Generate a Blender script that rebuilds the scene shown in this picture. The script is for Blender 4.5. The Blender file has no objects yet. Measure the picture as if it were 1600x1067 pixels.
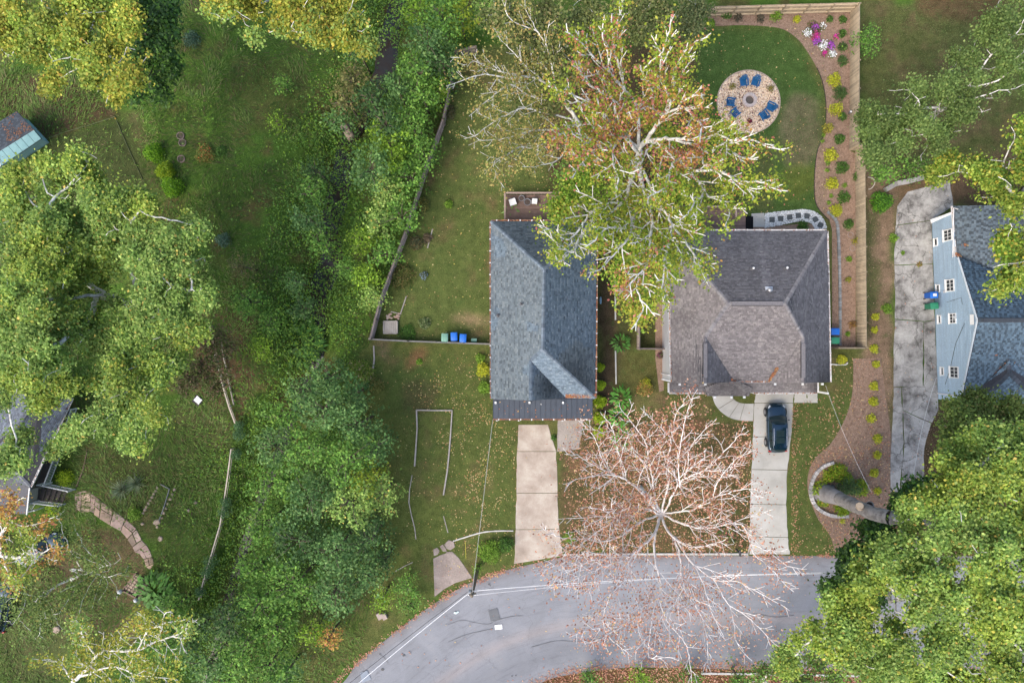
import bpy, math, random
import numpy as np
from mathutils import Vector, Matrix
RNG = np.random.default_rng(7)
random.seed(7)
S = bpy.context.scene
COL = S.collection
# ------------------------------------------------------------ camera
H = 64.65                      # flying height of the camera above the lawns
F = 1600 * 24 / 36
cam = bpy.data.cameras.new('camera'); cam.lens = 24; cam.sensor_width = 36
cam.clip_start = 0.5; cam.clip_end = 5000
camo = bpy.data.objects.new('camera', cam); COL.objects.link(camo)
camo.location = (0, 0, H); camo.rotation_euler = (0, 0, 0)
S.camera = camo
# ------------------------------------------------------------ light
SUN_EL, SUN_AZ = math.radians(48), math.radians(226)      # azimuth clockwise from north (+y)
w = bpy.data.worlds.new('World'); S.world = w; w.use_nodes = True
nt = w.node_tree; bg = nt.nodes['Background']; bg.inputs['Strength'].default_value = 0.15
sky = nt.nodes.new('ShaderNodeTexSky'); sky.sky_type = 'NISHITA'; sky.sun_disc = False
sky.sun_elevation = SUN_EL; sky.sun_rotation = SUN_AZ; sky.dust_density = 3.5; sky.air_density = 1.0; sky.ozone_density = 0.6
nt.links.new(sky.outputs[0], bg.inputs[0])
sl = bpy.data.lights.new('sun', 'SUN'); sl.energy = 0.85; sl.angle = math.radians(42); sl.color = (1.0, 0.95, 0.87)
so = bpy.data.objects.new('sun', sl); COL.objects.link(so)
sd = Vector((math.sin(SUN_AZ) * math.cos(SUN_EL), math.cos(SUN_AZ) * math.cos(SUN_EL), math.sin(SUN_EL)))
so.rotation_euler = sd.to_track_quat('Z', 'Y').to_euler(); so.location = (0, 0, 80)
S.view_settings.view_transform = 'Standard'; S.view_settings.look = 'None'
S.view_settings.gamma = 1; S.view_settings.use_curve_mapping = False
S.view_settings.exposure = 1.2
# ------------------------------------------------------------ helpers
def P(px, py, z=0.0):
    k = (H - z) / F
    return Vector(((px - 800) * k, (533.5 - py) * k, z))
def R(a): return math.radians(a)

def origin(o):
    v = Vector((0, 0, 0))
    while o is not None:
        v += o.location; o = o.parent
    return v
def tag(o, label=None, cat=None, group=None, kind=None):
    if label: o['label'] = label
    if cat: o['category'] = cat
    if group: o['group'] = group
    if kind: o['kind'] = kind
    return o
def thing(name, loc, label, cat, group=None):
    o = bpy.data.objects.new(name, None); COL.objects.link(o); o.location = loc
    o.empty_display_size = 0.2
    return tag(o, label, cat, group)
def copy_tree(o, parent=None):
    c = o.copy(); COL.objects.link(c); c.parent = parent
    for ch in o.children: copy_tree(ch, c)
    return c
KIDS = {}
def place_copy(proto, loc, rz, label, group=None):
    c = copy_tree(proto); c.location = loc; c.rotation_euler = (0, 0, rz)
    c['label'] = label
    if group: c['group'] = group
    return c

def link_mesh(me, name, mats, parent=None, smooth=False, kind=None):
    o = bpy.data.objects.new(name, me); COL.objects.link(o)
    for m in (mats if isinstance(mats, (list, tuple)) else [mats]): me.materials.append(m)
    if parent is not None: o.parent = parent
    if smooth: me.polygons.foreach_set('use_smooth', np.ones(len(me.polygons), dtype=bool))
    if kind: o['kind'] = kind
    return o
def np_mesh(name, V, Fc, mat, parent=None, cols=None, smooth=False, kind=None):
    """V (n,3) world coordinates, Fc (m,k) faces"""
    V = np.asarray(V, dtype=np.float32)
    if parent is not None:
        V = V - np.array(origin(parent), dtype=np.float32)
    Fc = np.asarray(Fc, dtype=np.int32)
    me = bpy.data.meshes.new(name)
    me.vertices.add(len(V)); me.vertices.foreach_set('co', V.ravel())
    m, k = Fc.shape
    me.loops.add(m * k); me.loops.foreach_set('vertex_index', Fc.ravel())
    me.polygons.add(m); me.polygons.foreach_set('loop_start', np.arange(0, m * k, k, dtype=np.int32))
    me.update(calc_edges=True)
    if cols is not None:
        a = me.color_attributes.new('col', 'FLOAT_COLOR', 'POINT')
        c = np.ones((len(V), 4), dtype=np.float32); c[:, :3] = cols
        a.data.foreach_set('color', c.ravel())
    return link_mesh(me, name, mat, parent, smooth, kind)

class MB:
    def __init__(s): s.v = []; s.f = []; s.c = []; s.cc = None
    def add(s, vs, fs):
        n = len(s.v); s.v += [tuple(v) for v in vs]; s.f += [tuple(n + i for i in f) for f in fs]
        s.c += [s.cc] * len(vs); return s
    def box(s, c, sx, sy, z0, z1, rz=0, taper=1.0):
        ca, sa = math.cos(rz), math.sin(rz); vs = []
        for z, t in ((z0, taper), (z1, 1.0)):
            for dx, dy in ((-1, -1), (1, -1), (1, 1), (-1, 1)):
                x, y = dx * sx / 2 * t, dy * sy / 2 * t
                vs.append((c[0] + x * ca - y * sa, c[1] + x * sa + y * ca, z))
        return s.add(vs, [(3, 2, 1, 0), (4, 5, 6, 7), (0, 1, 5, 4), (1, 2, 6, 5), (2, 3, 7, 6), (3, 0, 4, 7)])
    def beam(s, a, b, wd, ht, up=(0, 0, 1)):
        a, b = Vector(a), Vector(b); d = (b - a).normalized(); up = Vector(up)
        sd_ = d.cross(up)
        if sd_.length < 1e-4: sd_ = d.cross(Vector((1, 0, 0)))
        sd_.normalize(); u = sd_.cross(d)
        vs = []
        for p in (a, b):
            for i, j in ((-1, -1), (1, -1), (1, 1), (-1, 1)): vs.append(p + sd_ * (i * wd / 2) + u * (j * ht / 2))
        return s.add(vs, [(3, 2, 1, 0), (4, 5, 6, 7), (0, 1, 5, 4), (1, 2, 6, 5), (2, 3, 7, 6), (3, 0, 4, 7)])
    def prism(s, poly, z0, z1, inset=0.0):
        """poly: list of (x,y) or (x,y,z); z1 top. inset: small bevel"""
        n = len(poly); cx = sum(p[0] for p in poly) / n; cy = sum(p[1] for p in poly) / n
        ar = sum(poly[i][0] * poly[(i + 1) % n][1] - poly[(i + 1) % n][0] * poly[i][1] for i in range(n))
        if ar < 0: poly = list(poly)[::-1]
        vs = [(p[0], p[1], z0) for p in poly]; fs = []
        if inset > 0:
            vs += [(p[0], p[1], z1 - inset) for p in poly]
            def ins(p):
                d = Vector((cx - p[0], cy - p[1])); l = max(d.length, 1e-3); d *= min(1, inset * 1.4 / l)
                return (p[0] + d.x, p[1] + d.y, z1)
            vs += [ins(p) for p in poly]; k = 3
        else:
            vs += [(p[0], p[1], z1) for p in poly]; k = 2
        for r in range(k - 1):
            for i in range(n):
                j = (i + 1) % n; fs.append((r * n + i, r * n + j, (r + 1) * n + j, (r + 1) * n + i))
        fs.append(tuple((k - 1) * n + i for i in range(n))); fs.append(tuple(n - 1 - i for i in range(n)))
        return s.add(vs, fs)
    def tube(s, pts, rad, n=6, cap=True):
        pts = [Vector(p) for p in pts]
        if not isinstance(rad, (list, tuple)): rad = [rad] * len(pts)
        vs = []; fs = []; pu = None
        for i, p in enumerate(pts):
            t = (pts[min(i + 1, len(pts) - 1)] - pts[max(i - 1, 0)]).normalized()
            if pu is None:
                pu = t.cross(Vector((0.31, 0.95, 0.05)))
                if pu.length < .05: pu = t.cross(Vector((1, 0, 0)))
            pu = (pu - t * pu.dot(t)).normalized(); q = t.cross(pu)
            for k in range(n):
                a = 2 * math.pi * k / n; vs.append(p + (pu * math.cos(a) + q * math.sin(a)) * rad[i])
        for i in range(len(pts) - 1):
            for k in range(n):
                k2 = (k + 1) % n; fs.append((i * n + k, i * n + k2, (i + 1) * n + k2, (i + 1) * n + k))
        if cap:
            fs.append(tuple(range(n - 1, -1, -1))); fs.append(tuple((len(pts) - 1) * n + k for k in range(n)))
        return s.add(vs, fs)
    def lathe(s, c, prof, n=12):
        """prof: list of (r,z)"""
        vs = []; fs = []
        for r, z in prof:
            for k in range(n):
                a = 2 * math.pi * k / n; vs.append((c[0] + r * math.cos(a), c[1] + r * math.sin(a), z))
        for i in range(len(prof) - 1):
            for k in range(n):
                k2 = (k + 1) % n; fs.append((i * n + k, i * n + k2, (i + 1) * n + k2, (i + 1) * n + k))
        if prof[0][0] > 0.01: fs.append(tuple(range(n - 1, -1, -1)))
        if prof[-1][0] > 0.01: fs.append(tuple((len(prof) - 1) * n + k for k in range(n)))
        return s.add(vs, fs)
    def ell(s, c, rx, ry, rz_, n=10, m=6):
        prof = []
        vs = []; fs = []
        for i in range(m + 1):
            t = math.pi * i / m - math.pi / 2
            for k in range(n):
                a = 2 * math.pi * k / n
                vs.append((c[0] + rx * math.cos(t) * math.cos(a), c[1] + ry * math.cos(t) * math.sin(a), c[2] + rz_ * math.sin(t)))
        for i in range(m):
            for k in range(n):
                k2 = (k + 1) % n; fs.append((i * n + k, i * n + k2, (i + 1) * n + k2, (i + 1) * n + k))
        return s.add(vs, fs)
    def build(s, name, mat, parent=None, smooth=False, kind=None, label=None):
        og = origin(parent) if parent is not None else Vector((0, 0, 0))
        me = bpy.data.meshes.new(name)
        me.from_pydata([(v[0] - og.x, v[1] - og.y, v[2] - og.z) for v in s.v], [], s.f); me.update()
        if any(c is not None for c in s.c):
            a = me.color_attributes.new('col', 'FLOAT_COLOR', 'POINT')
            arr = np.array([(*c, 1.0) if c is not None else (1, 1, 1, 1) for c in s.c], dtype=np.float32)
            a.data.foreach_set('color', arr.ravel())
        o = link_mesh(me, name, mat, parent, smooth, kind)
        if label: o['label'] = label
        return o

# ------------------------------------------------------------ numeric noise
def _h(ix, iy, seed):
    n = (ix.astype(np.int64) * 374761393 + iy.astype(np.int64) * 668265263 + seed * 974634777) & 0x7fffffff
    n = ((n ^ (n >> 13)) * 1274126177) & 0x7fffffff
    return ((n ^ (n >> 16)) & 0xffff) / 65535.0
def vnoise(x, y, sc, seed=0):
    x = np.asarray(x) / sc; y = np.asarray(y) / sc
    ix = np.floor(x); iy = np.floor(y); fx = x - ix; fy = y - iy
    fx = fx * fx * (3 - 2 * fx); fy = fy * fy * (3 - 2 * fy)
    a = _h(ix, iy, seed); b = _h(ix + 1, iy, seed); c = _h(ix, iy + 1, seed); d = _h(ix + 1, iy + 1, seed)
    return (a * (1 - fx) + b * fx) * (1 - fy) + (c * (1 - fx) + d * fx) * fy
def fbm(x, y, sc, seed=0, octv=3):
    v = 0; t = 0; a = 1.0
    for o in range(octv):
        v = v + a * vnoise(x, y, sc, seed + o * 17); t += a; a *= .55; sc *= .5
    return v / t
def inpoly(x, y, poly):
    x = np.asarray(x); y = np.asarray(y); r = np.zeros(x.shape, dtype=bool); n = len(poly)
    for i in range(n):
        x1, y1 = poly[i][0], poly[i][1]; x2, y2 = poly[(i + 1) % n][0], poly[(i + 1) % n][1]
        if y1 == y2: continue
        c = ((y1 > y) != (y2 > y)) & (x < (x2 - x1) * (y - y1) / (y2 - y1) + x1)
        r ^= c
    return r
def PP(pts, z=0): return [P(a, b, z) for a, b in pts]
def polydist(x, y, pl):
    d = np.full(np.shape(x), 1e9)
    for (x1, y1), (x2, y2) in zip([(p[0], p[1]) for p in pl[:-1]], [(p[0], p[1]) for p in pl[1:]]):
        dx, dy = x2 - x1, y2 - y1; t = np.clip(((x - x1) * dx + (y - y1) * dy) / (dx * dx + dy * dy + 1e-9), 0, 1)
        d = np.minimum(d, np.hypot(x - x1 - t * dx, y - y1 - t * dy))
    return d

# ------------------------------------------------------------ materials
def newmat(name):
    m = bpy.data.materials.new(name); m.use_nodes = True
    n = m.node_tree.nodes; return m, n, m.node_tree.links, n['Principled BSDF']
def coord(n, l, kind='Object'):
    t = n.new('ShaderNodeTexCoord'); return t.outputs[kind]
def noise(n, l, sc, detail=4, rough=.6, vec=None, dist=0.0):
    t = n.new('ShaderNodeTexNoise'); t.inputs['Scale'].default_value = sc; t.inputs['Detail'].default_value = detail
    t.inputs['Roughness'].default_value = rough; t.inputs['Distortion'].default_value = dist
    if vec is not None: l.new(vec, t.inputs['Vector'])
    return t.outputs['Fac']
def ramp(n, l, fac, stops):
    r = n.new('ShaderNodeValToRGB'); e = r.color_ramp.elements
    while len(e) > len(stops): e.remove(e[-1])
    while len(e) < len(stops): e.new(0.5)
    for i, (p, c) in enumerate(stops): e[i].position = p; e[i].color = (*c, 1) if len(c) == 3 else c
    l.new(fac, r.inputs[0]); return r.outputs[0]
def mix(n, l, a, b, fac, mode='MIX'):
    x = n.new('ShaderNodeMix'); x.data_type = 'RGBA'; x.blend_type = mode
    for sock, v in ((x.inputs[6], a), (x.inputs[7], b), (x.inputs[0], fac)):
        if isinstance(v, (int, float)): sock.default_value = v
        elif isinstance(v, tuple): sock.default_value = (*v, 1)
        else: l.new(v, sock)
    return x.outputs[2]
def bump(n, l, b, hgt, strength=.3, dist=.02):
    x = n.new('ShaderNodeBump'); x.inputs['Strength'].default_value = strength; x.inputs['Distance'].default_value = dist
    l.new(hgt, x.inputs['Height']); l.new(x.outputs[0], b.inputs['Normal'])
MC = {}
def M(name, c1, c2=None, sc=4.0, rough=.7, bmp=0.0, bsc=None, metal=0.0, attr=False, spec=.3, world=True, speck=None, coat=0.0, bd=.02):
    """surface of colour c1..c2 mottled by two noises; attr multiplies by the stored piece colour"""
    if name in MC: return MC[name]
    m, n, l, b = newmat(name)
    g = n.new('ShaderNodeNewGeometry').outputs['Position'] if world else coord(n, l)
    if c2 is None: c2 = tuple(min(1, v * .8) for v in c1)
    f1 = noise(n, l, sc, 5, .62, g)
    c = ramp(n, l, f1, [(.3, c2), (.7, c1)])
    f2 = noise(n, l, sc * 9, 3, .7, g)
    c = mix(n, l, c, ramp(n, l, f2, [(.3, (.82,) * 3), (.7, (1.12,) * 3)]), 1.0, 'MULTIPLY')
    if speck:
        f3 = noise(n, l, speck[1], 2, .5, g)
        c = mix(n, l, c, speck[0], ramp(n, l, f3, [(speck[2], (0, 0, 0)), (speck[2] + .05, (1, 1, 1))]))
    if attr:
        a = n.new('ShaderNodeAttribute'); a.attribute_name = 'col'
        c = mix(n, l, c, a.outputs['Color'], 1.0, 'MULTIPLY')
    l.new(c, b.inputs['Base Color']); b.inputs['Roughness'].default_value = rough
    b.inputs['Metallic'].default_value = metal; b.inputs['Specular IOR Level'].default_value = spec
    b.inputs['Coat Weight'].default_value = coat
    if bmp: bump(n, l, b, noise(n, l, bsc or sc * 10, 4, .7, g), bmp, bd)
    MC[name] = m; return m
def leafmat(name, trans=.3, rough=.55):
    if name in MC: return MC[name]
    m, n, l, b = newmat(name)
    a = n.new('ShaderNodeAttribute'); a.attribute_name = 'col'
    l.new(a.outputs['Color'], b.inputs['Base Color']); b.inputs['Roughness'].default_value = rough
    b.inputs['Specular IOR Level'].default_value = .25
    t = n.new('ShaderNodeBsdfTranslucent'); l.new(a.outputs['Color'], t.inputs['Color'])
    x = n.new('ShaderNodeMixShader'); x.inputs[0].default_value = trans
    l.new(b.outputs[0], x.inputs[1]); l.new(t.outputs[0], x.inputs[2])
    l.new(x.outputs[0], n['Material Output'].inputs['Surface'])
    MC[name] = m; return m
LEAF = leafmat('leaf')
WHITE = M('white_paint', (.78, .78, .76), (.68, .68, .66), 2, .5)
# ============================================================ GROUND
CREEK = [P(*p) for p in ((625, -60), (612, 10), (600, 60), (598, 105), (570, 160), (535, 220), (522, 300), (508, 350), (512, 405), (492, 450), (488, 520), (482, 570), (455, 640), (415, 740), (375, 850), (350, 930), (330, 1010), (300, 1110))]
def gz(x, y):
    x = np.asarray(x, dtype=float); y = np.asarray(y, dtype=float)
    d = polydist(x, y, CREEK)
    z = -1.9 * np.exp(-(d / 2.4) ** 2)
    z = z + (fbm(x, y, 9, 3) - .5) * .08 * np.clip((d - 0) / 3, .3, 1) * (1 / (1 + np.exp((x + 14) / 1.2)))
    return z
def gzf(x, y): return float(gz(np.array([x]), np.array([y]))[0])
xs = np.concatenate([[-2500, -1200, -500, -250, -150, -100, -80], np.arange(-66, 66.01, .3), [80, 100, 150, 250, 500, 1200, 2500]])
ys = np.concatenate([[-2500, -1200, -500, -250, -120, -80, -60], np.arange(-46, 46.01, .3), [60, 80, 120, 250, 500, 1200, 2500]])
GX, GY = np.meshgrid(xs, ys); nx, ny = len(xs), len(ys)
gx, gy = GX.ravel(), GY.ravel()
px = gx * F / H + 800; py = 533.5 - gy * F / H
wx = px + (fbm(gx, gy, 2.2, 5) - .5) * 26; wy = py + (fbm(gx, gy, 2.2, 9) - .5) * 26
C = np.zeros((len(gx), 3)); C[:] = (.060, .085, .021)
n1 = fbm(gx, gy, 6, 21)[:, None]; n2 = fbm(gx, gy, 2.0, 31)[:, None]; n3 = fbm(gx, gy, .9, 41)[:, None]
C = C * np.array([1.05, 1.52, 1.0]) * (.65 + .75 * n1) * (.75 + .5 * n2)
C = C + (np.array([.105, .068, .038]) - C) * np.clip((n2 - .55) * 3.2, 0, .75)
def paint(poly, col, var=.25, soft=True, amt=1.0, brown=0.0, bcol=(.15, .105, .06)):
    global C
    m = inpoly(wx if soft else px, wy if soft else py, poly).astype(float)
    if soft:
        q = m.reshape(ny, nx)
        for _ in range(2):
            q = (q + np.roll(q, 1, 0) + np.roll(q, -1, 0) + np.roll(q, 1, 1) + np.roll(q, -1, 1)) / 5
        m = q.ravel()
    m = m[:, None] * amt
    c = np.array(col) * (1 - var + 2 * var * (n1 * .5 + n2 * .5))
    if brown > 0:
        c = c + (np.array(bcol) - c) * np.clip((n2 * .6 + n3 * .4 - .62 + brown * .4) * 4, 0, 1) * .8
    C = C * (1 - m) + c * m
def ell_poly(cx, cy, rx, ry, a=0, n=20):
    return [(cx + rx * math.cos(t) * math.cos(a) - ry * math.sin(t) * math.sin(a), cy + rx * math.cos(t) * math.sin(a) + ry * math.sin(t) * math.cos(a)) for t in [2 * math.pi * i / n for i in range(n)]]
LAWN = (.100, .118, .038)
# house lots
paint([(700, 80), (1100, 40), (1345, 40), (1350, 560), (1345, 870), (880, 866), (800, 884), (735, 910), (640, 965), (560, 1030), (470, 1100), (470, 930), (600, 870), (560, 560), (590, 500), (650, 330)], LAWN, .25, brown=.22)
paint([(655, 330), (700, 150), (880, 100), (1000, 120), (980, 330), (770, 345), (765, 540), (590, 525)], (.094, .126, .038), .25, brown=.17)
paint([(840, 100), (1090, 60), (1110, 340), (960, 360), (860, 300)], (.085, .060, .036), .3, brown=.3)
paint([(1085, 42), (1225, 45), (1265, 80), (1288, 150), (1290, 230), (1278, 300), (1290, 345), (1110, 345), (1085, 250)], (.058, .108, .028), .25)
paint(ell_poly(1250, 205, 34, 62, .25), (.155, .135, .085), .3, amt=.8)
paint(ell_poly(1215, 235, 40, 18, .1), (.10, .10, .055), .3, amt=.6)
paint(ell_poly(1250, 280, 32, 26), (.095, .125, .028), .2, amt=.9)
paint([(1085, 240), (1200, 235), (1210, 330), (1100, 330)], (.075, .078, .035), .3, amt=.7)
# front lawns
paint([(565, 545), (770, 545), (770, 660), (805, 665), (803, 880), (740, 905), (600, 985), (540, 700)], (.092, .120, .034), .2, brown=.14)
paint(ell_poly(640, 600, 40, 45), (.075, .115, .030), .2, amt=.8)
paint(ell_poly(655, 620, 26, 28), (.080, .068, .035), .2, amt=.7)
paint(ell_poly(650, 560, 12, 20, 1.2), (.21, .115, .062), .2, amt=.9)
paint(ell_poly(598, 545, 9, 14), (.20, .145, .10), .2, amt=.8)
paint(ell_poly(739, 497, 30, 9, .1), (.30, .22, .135), .25, amt=.8)
paint(ell_poly(750, 522, 16, 8), (.11, .08, .05), .25, amt=.8)
paint([(875, 690), (960, 650), (1170, 660), (1172, 862), (880, 862)], (.088, .078, .036), .25, brown=.45, bcol=(.17, .10, .06))
paint([(968, 560), (1035, 560), (1035, 610), (970, 610)], (.098, .098, .034), .2)
paint([(1228, 615), (1332, 615), (1330, 640), (1290, 700), (1268, 740), (1262, 790), (1290, 830), (1310, 865), (1230, 865)], (.092, .124, .036), .2, brown=.05)
paint([(935, 350), (965, 350), (965, 680), (930, 680)], (.062, .048, .032), .3)
paint([(965, 500), (1036, 440), (1036, 540), (968, 545)], (.07, .075, .03), .3)
# street side litter & south verge
paint([(800, 1100), (850, 1052), (930, 1042), (1000, 1040), (1400, 1046), (1700, 1052), (1700, 1150)], (.13, .068, .036), .3, brown=.4, bcol=(.05, .08, .02))
# upper right plots
paint([(1345, 0), (1600, 0), (1600, 300), (1350, 300)], (.085, .10, .034), .3, brown=.36, bcol=(.125, .092, .052))
paint(ell_poly(1475, 200, 70, 35, -.3), (.135, .10, .058), .3, amt=.7)
paint(ell_poly(1500, 10, 70, 28), (.10, .065, .036), .3, amt=.8)
paint([(1350, 240), (1420, 270), (1398, 320), (1392, 600), (1390, 780), (1345, 780), (1345, 560), (1356, 550)], (.17, .125, .085), .25, brown=.5, bcol=(.27, .19, .14))
paint([(1354, 320), (1372, 320), (1374, 480), (1354, 540)], (.062, .088, .028), .3, amt=.8)
paint([(1395, 275), (1600, 230), (1600, 330), (1490, 320), (1450, 345), (1400, 345)], (.115, .080, .052), .3, brown=.3)
paint([(1440, 630), (1620, 630), (1640, 1060), (1330, 1060), (1330, 868), (1390, 800)], (.075, .055, .034), .3, brown=.3)
# left plots
paint([(0, 115), (110, 120), (150, 150), (190, 185), (60, 215), (0, 180)], (.085, .052, .035), .3, amt=.9)
paint([(290, 0), (330, 0), (320, 20), (290, 20)], (.12, .07, .05), .3)
paint([(190, 180), (215, 180), (262, 310), (245, 310)], (.115, .085, .052), .2, amt=.7)
paint(ell_poly(420, 150, 70, 60), (.085, .085, .034), .4, amt=.6)
paint([(70, 215), (195, 185), (240, 300), (120, 330), (60, 300)], (.052, .068, .024), .2)
paint([(300, 480), (400, 490), (400, 600), (375, 665), (340, 640), (300, 600)], (.125, .070, .048), .3, amt=.85)
paint([(270, 630), (370, 640), (360, 700), (300, 780), (250, 740)], (.095, .090, .042), .3, amt=.7)
paint([(110, 700), (260, 700), (290, 780), (240, 840), (200, 820), (130, 770)], (.068, .082, .028), .3, brown=.2)
paint([(150, 820), (210, 840), (225, 900), (215, 1000), (130, 1020), (90, 960), (60, 900)], (.12, .080, .055), .3, amt=.8)
paint([(0, 800), (60, 820), (120, 900), (100, 1067), (0, 1067)], (.085, .065, .042), .3, amt=.6)
paint([(240, 750), (340, 700), (310, 930), (240, 940)], (.062, .098, .022), .25, amt=.9)
# creek banks: bare earth
cd = polydist(gx, gy, CREEK)[:, None]
C = C + (np.array([.075, .052, .034]) - C) * np.clip(1.3 - cd / 1.0, 0, 1) * .8
far = (np.abs(gx) > 70) | (np.abs(gy) > 50)
C[far] = (.06, .08, .025)
G3 = np.stack([gx, gy, gz(gx, gy)], 1); G3[far, 2] = 0
idx = np.arange(nx * ny).reshape(ny, nx)
Q = np.stack([idx[:-1, :-1], idx[:-1, 1:], idx[1:, 1:], idx[1:, :-1]], -1).reshape(-1, 4)
m, n, l, b = newmat('ground_soil_and_turf')
pos = n.new('ShaderNodeNewGeometry').outputs['Position']
a = n.new('ShaderNodeAttribute'); a.attribute_name = 'col'
c = mix(n, l, a.outputs['Color'], ramp(n, l, noise(n, l, 1.3, 6, .7, pos), [(.3, (.62, .66, .6)), (.7, (1.38, 1.3, 1.3))]), 1.0, 'MULTIPLY')
c = mix(n, l, c, ramp(n, l, noise(n, l, 9, 4, .75, pos), [(.32, (.55, .6, .5)), (.68, (1.5, 1.42, 1.4))]), 1.0, 'MULTIPLY')
c = mix(n, l, c, (.055, .115, .026), ramp(n, l, noise(n, l, .9, 5, .7, pos, .5), [(.56, (0, 0, 0)), (.68, (.45, .45, .45))]))
c = mix(n, l, c, (.21, .165, .085), ramp(n, l, noise(n, l, 14, 3, .6, pos), [(.63, (0, 0, 0)), (.70, (.55, .55, .55))]))
c = mix(n, l, c, (.02, .03, .01), ramp(n, l, noise(n, l, 19, 2, .6, pos), [(.28, (.6, .6, .6)), (.40, (0, 0, 0))]))
l.new(c, b.inputs['Base Color']); b.inputs['Roughness'].default_value = .95; b.inputs['Specular IOR Level'].default_value = .1
bump(n, l, b, noise(n, l, 11, 5, .8, pos), .9, .12)
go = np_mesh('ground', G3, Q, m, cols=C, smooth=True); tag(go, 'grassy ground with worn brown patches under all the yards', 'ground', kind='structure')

# ---- draped sheet from pixel polygon
def sheet(name, pts, z, mat, label, cat, kind='structure', parent=None):
    mb = MB(); mb.add([(P(a, b_)[0], P(a, b_)[1], z) for a, b_ in pts], [tuple(range(len(pts)))])
    o = mb.build(name, mat, parent)
    for pgn in o.data.polygons:
        if pgn.normal.z < 0: o.data.flip_normals()
        break
    if parent is None: tag(o, label, cat, kind=kind)
    return o
def smooth_line(pts, k=6):
    out = []
    n_ = len(pts)
    for i in range(n_ - 1):
        p0 = pts[max(i - 1, 0)]; p1 = pts[i]; p2 = pts[i + 1]; p3 = pts[min(i + 2, n_ - 1)]
        for j in range(k):
            t = j / k
            out.append(tuple(.5 * ((2 * p1[q]) + (-p0[q] + p2[q]) * t + (2 * p0[q] - 5 * p1[q] + 4 * p2[q] - p3[q]) * t * t + (-p0[q] + 3 * p1[q] - 3 * p2[q] + p3[q]) * t ** 3) for q in range(len(p1))))
    out.append(tuple(pts[-1])); return out

# ---- mulch bed
m, n, l, b = newmat('bark_mulch'); pos = n.new('ShaderNodeNewGeometry').outputs['Position']
c = ramp(n, l, noise(n, l, 3.5, 6, .7, pos), [(.28, (.16, .105, .072)), (.5, (.265, .182, .128)), (.75, (.35, .255, .185))])
c = mix(n, l, c, ramp(n, l, noise(n, l, 24, 3, .8, pos), [(.3, (.5, .5, .5)), (.7, (1.45, 1.4, 1.4))]), 1.0, 'MULTIPLY')
c = mix(n, l, c, (.34, .20, .11), ramp(n, l, noise(n, l, 13, 2, .5, pos), [(.66, (0, 0, 0)), (.72, (.8, .8, .8))]))
l.new(c, b.inputs['Base Color']); b.inputs['Roughness'].default_value = .95
bump(n, l, b, noise(n, l, 22, 4, .8, pos), .8, .06); MULCH = m
edge1 = smooth_line([(1106, 42), (1160, 40), (1215, 44), (1242, 58), (1262, 82), (1282, 120), (1290, 160), (1288, 205), (1276, 240), (1272, 290), (1276, 322), (1296, 345)])
sheet('mulch_bed', edge1 + [(1300, 360), (1300, 545), (1337, 545), (1337, 240), (1328, 236), (1328, 16), (1106, 22)], .012, MULCH, 'brown bark mulch bed curving along the inside of the tall fence', 'mulch bed')
edge2 = smooth_line([(1333, 560), (1332, 610), (1322, 650), (1300, 690), (1272, 718), (1262, 745), (1264, 775), (1278, 810), (1296, 835), (1306, 866)])
sheet('mulch_bed', edge2 + [(1345, 868), (1392, 800), (1392, 680), (1376, 560)], .012, MULCH, 'leaf strewn mulch bed around the leaning tree beside the street', 'mulch bed')
sheet('mulch_bed', smooth_line([(1108, 330), (1180, 350), (1225, 352), (1262, 350), (1290, 358)]) + [(1290, 364), (1108, 364)], .012, MULCH, 'narrow mulch strip between the stepping stone path and the grey house', 'mulch bed')
sheet('mulch_bed', [(1024, 440), (1037, 440), (1037, 610), (1030, 612), (1024, 560)], .012, MULCH, 'mulch strip along the white side wall of the grey house', 'mulch bed')

# ---- road
NE_ = smooth_line([(380, 1240), (455, 1130), (520, 1068), (545, 1045), (600, 1001), (650, 962), (700, 929), (740, 908), (800, 888), (850, 877), (890, 869), (1000, 868)]) + [(1320, 868), (2600, 868)]
SE_ = smooth_line([(2600, 1053), (1400, 1050), (1200, 1047), (1000, 1042), (930, 1048), (860, 1062), (790, 1100), (700, 1240)])
m, n, l, b = newmat('worn_asphalt'); pos = n.new('ShaderNodeNewGeometry').outputs['Position']
c = ramp(n, l, noise(n, l, .35, 5, .55, pos, .6), [(.3, (.175, .180, .192)), (.55, (.215, .222, .24)), (.75, (.245, .246, .255))])
c = mix(n, l, c, ramp(n, l, noise(n, l, 22, 4, .85, pos), [(.25, (.72, .72, .72)), (.75, (1.28, 1.28, 1.28))]), 1.0, 'MULTIPLY')
# stretched scuffs
sa = n.new('ShaderNodeAttribute'); sa.attribute_name = 'lane'; mp = n.new('ShaderNodeMapping'); mp.inputs['Scale'].default_value = (14, 130, 1); l.new(sa.outputs['Vector'], mp.inputs[0])
c = mix(n, l, c, (.10, .10, .11), ramp(n, l, noise(n, l, 2.2, 6, .75, mp.outputs[0]), [(.52, (0, 0, 0)), (.75, (.55, .55, .55))]))
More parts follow.
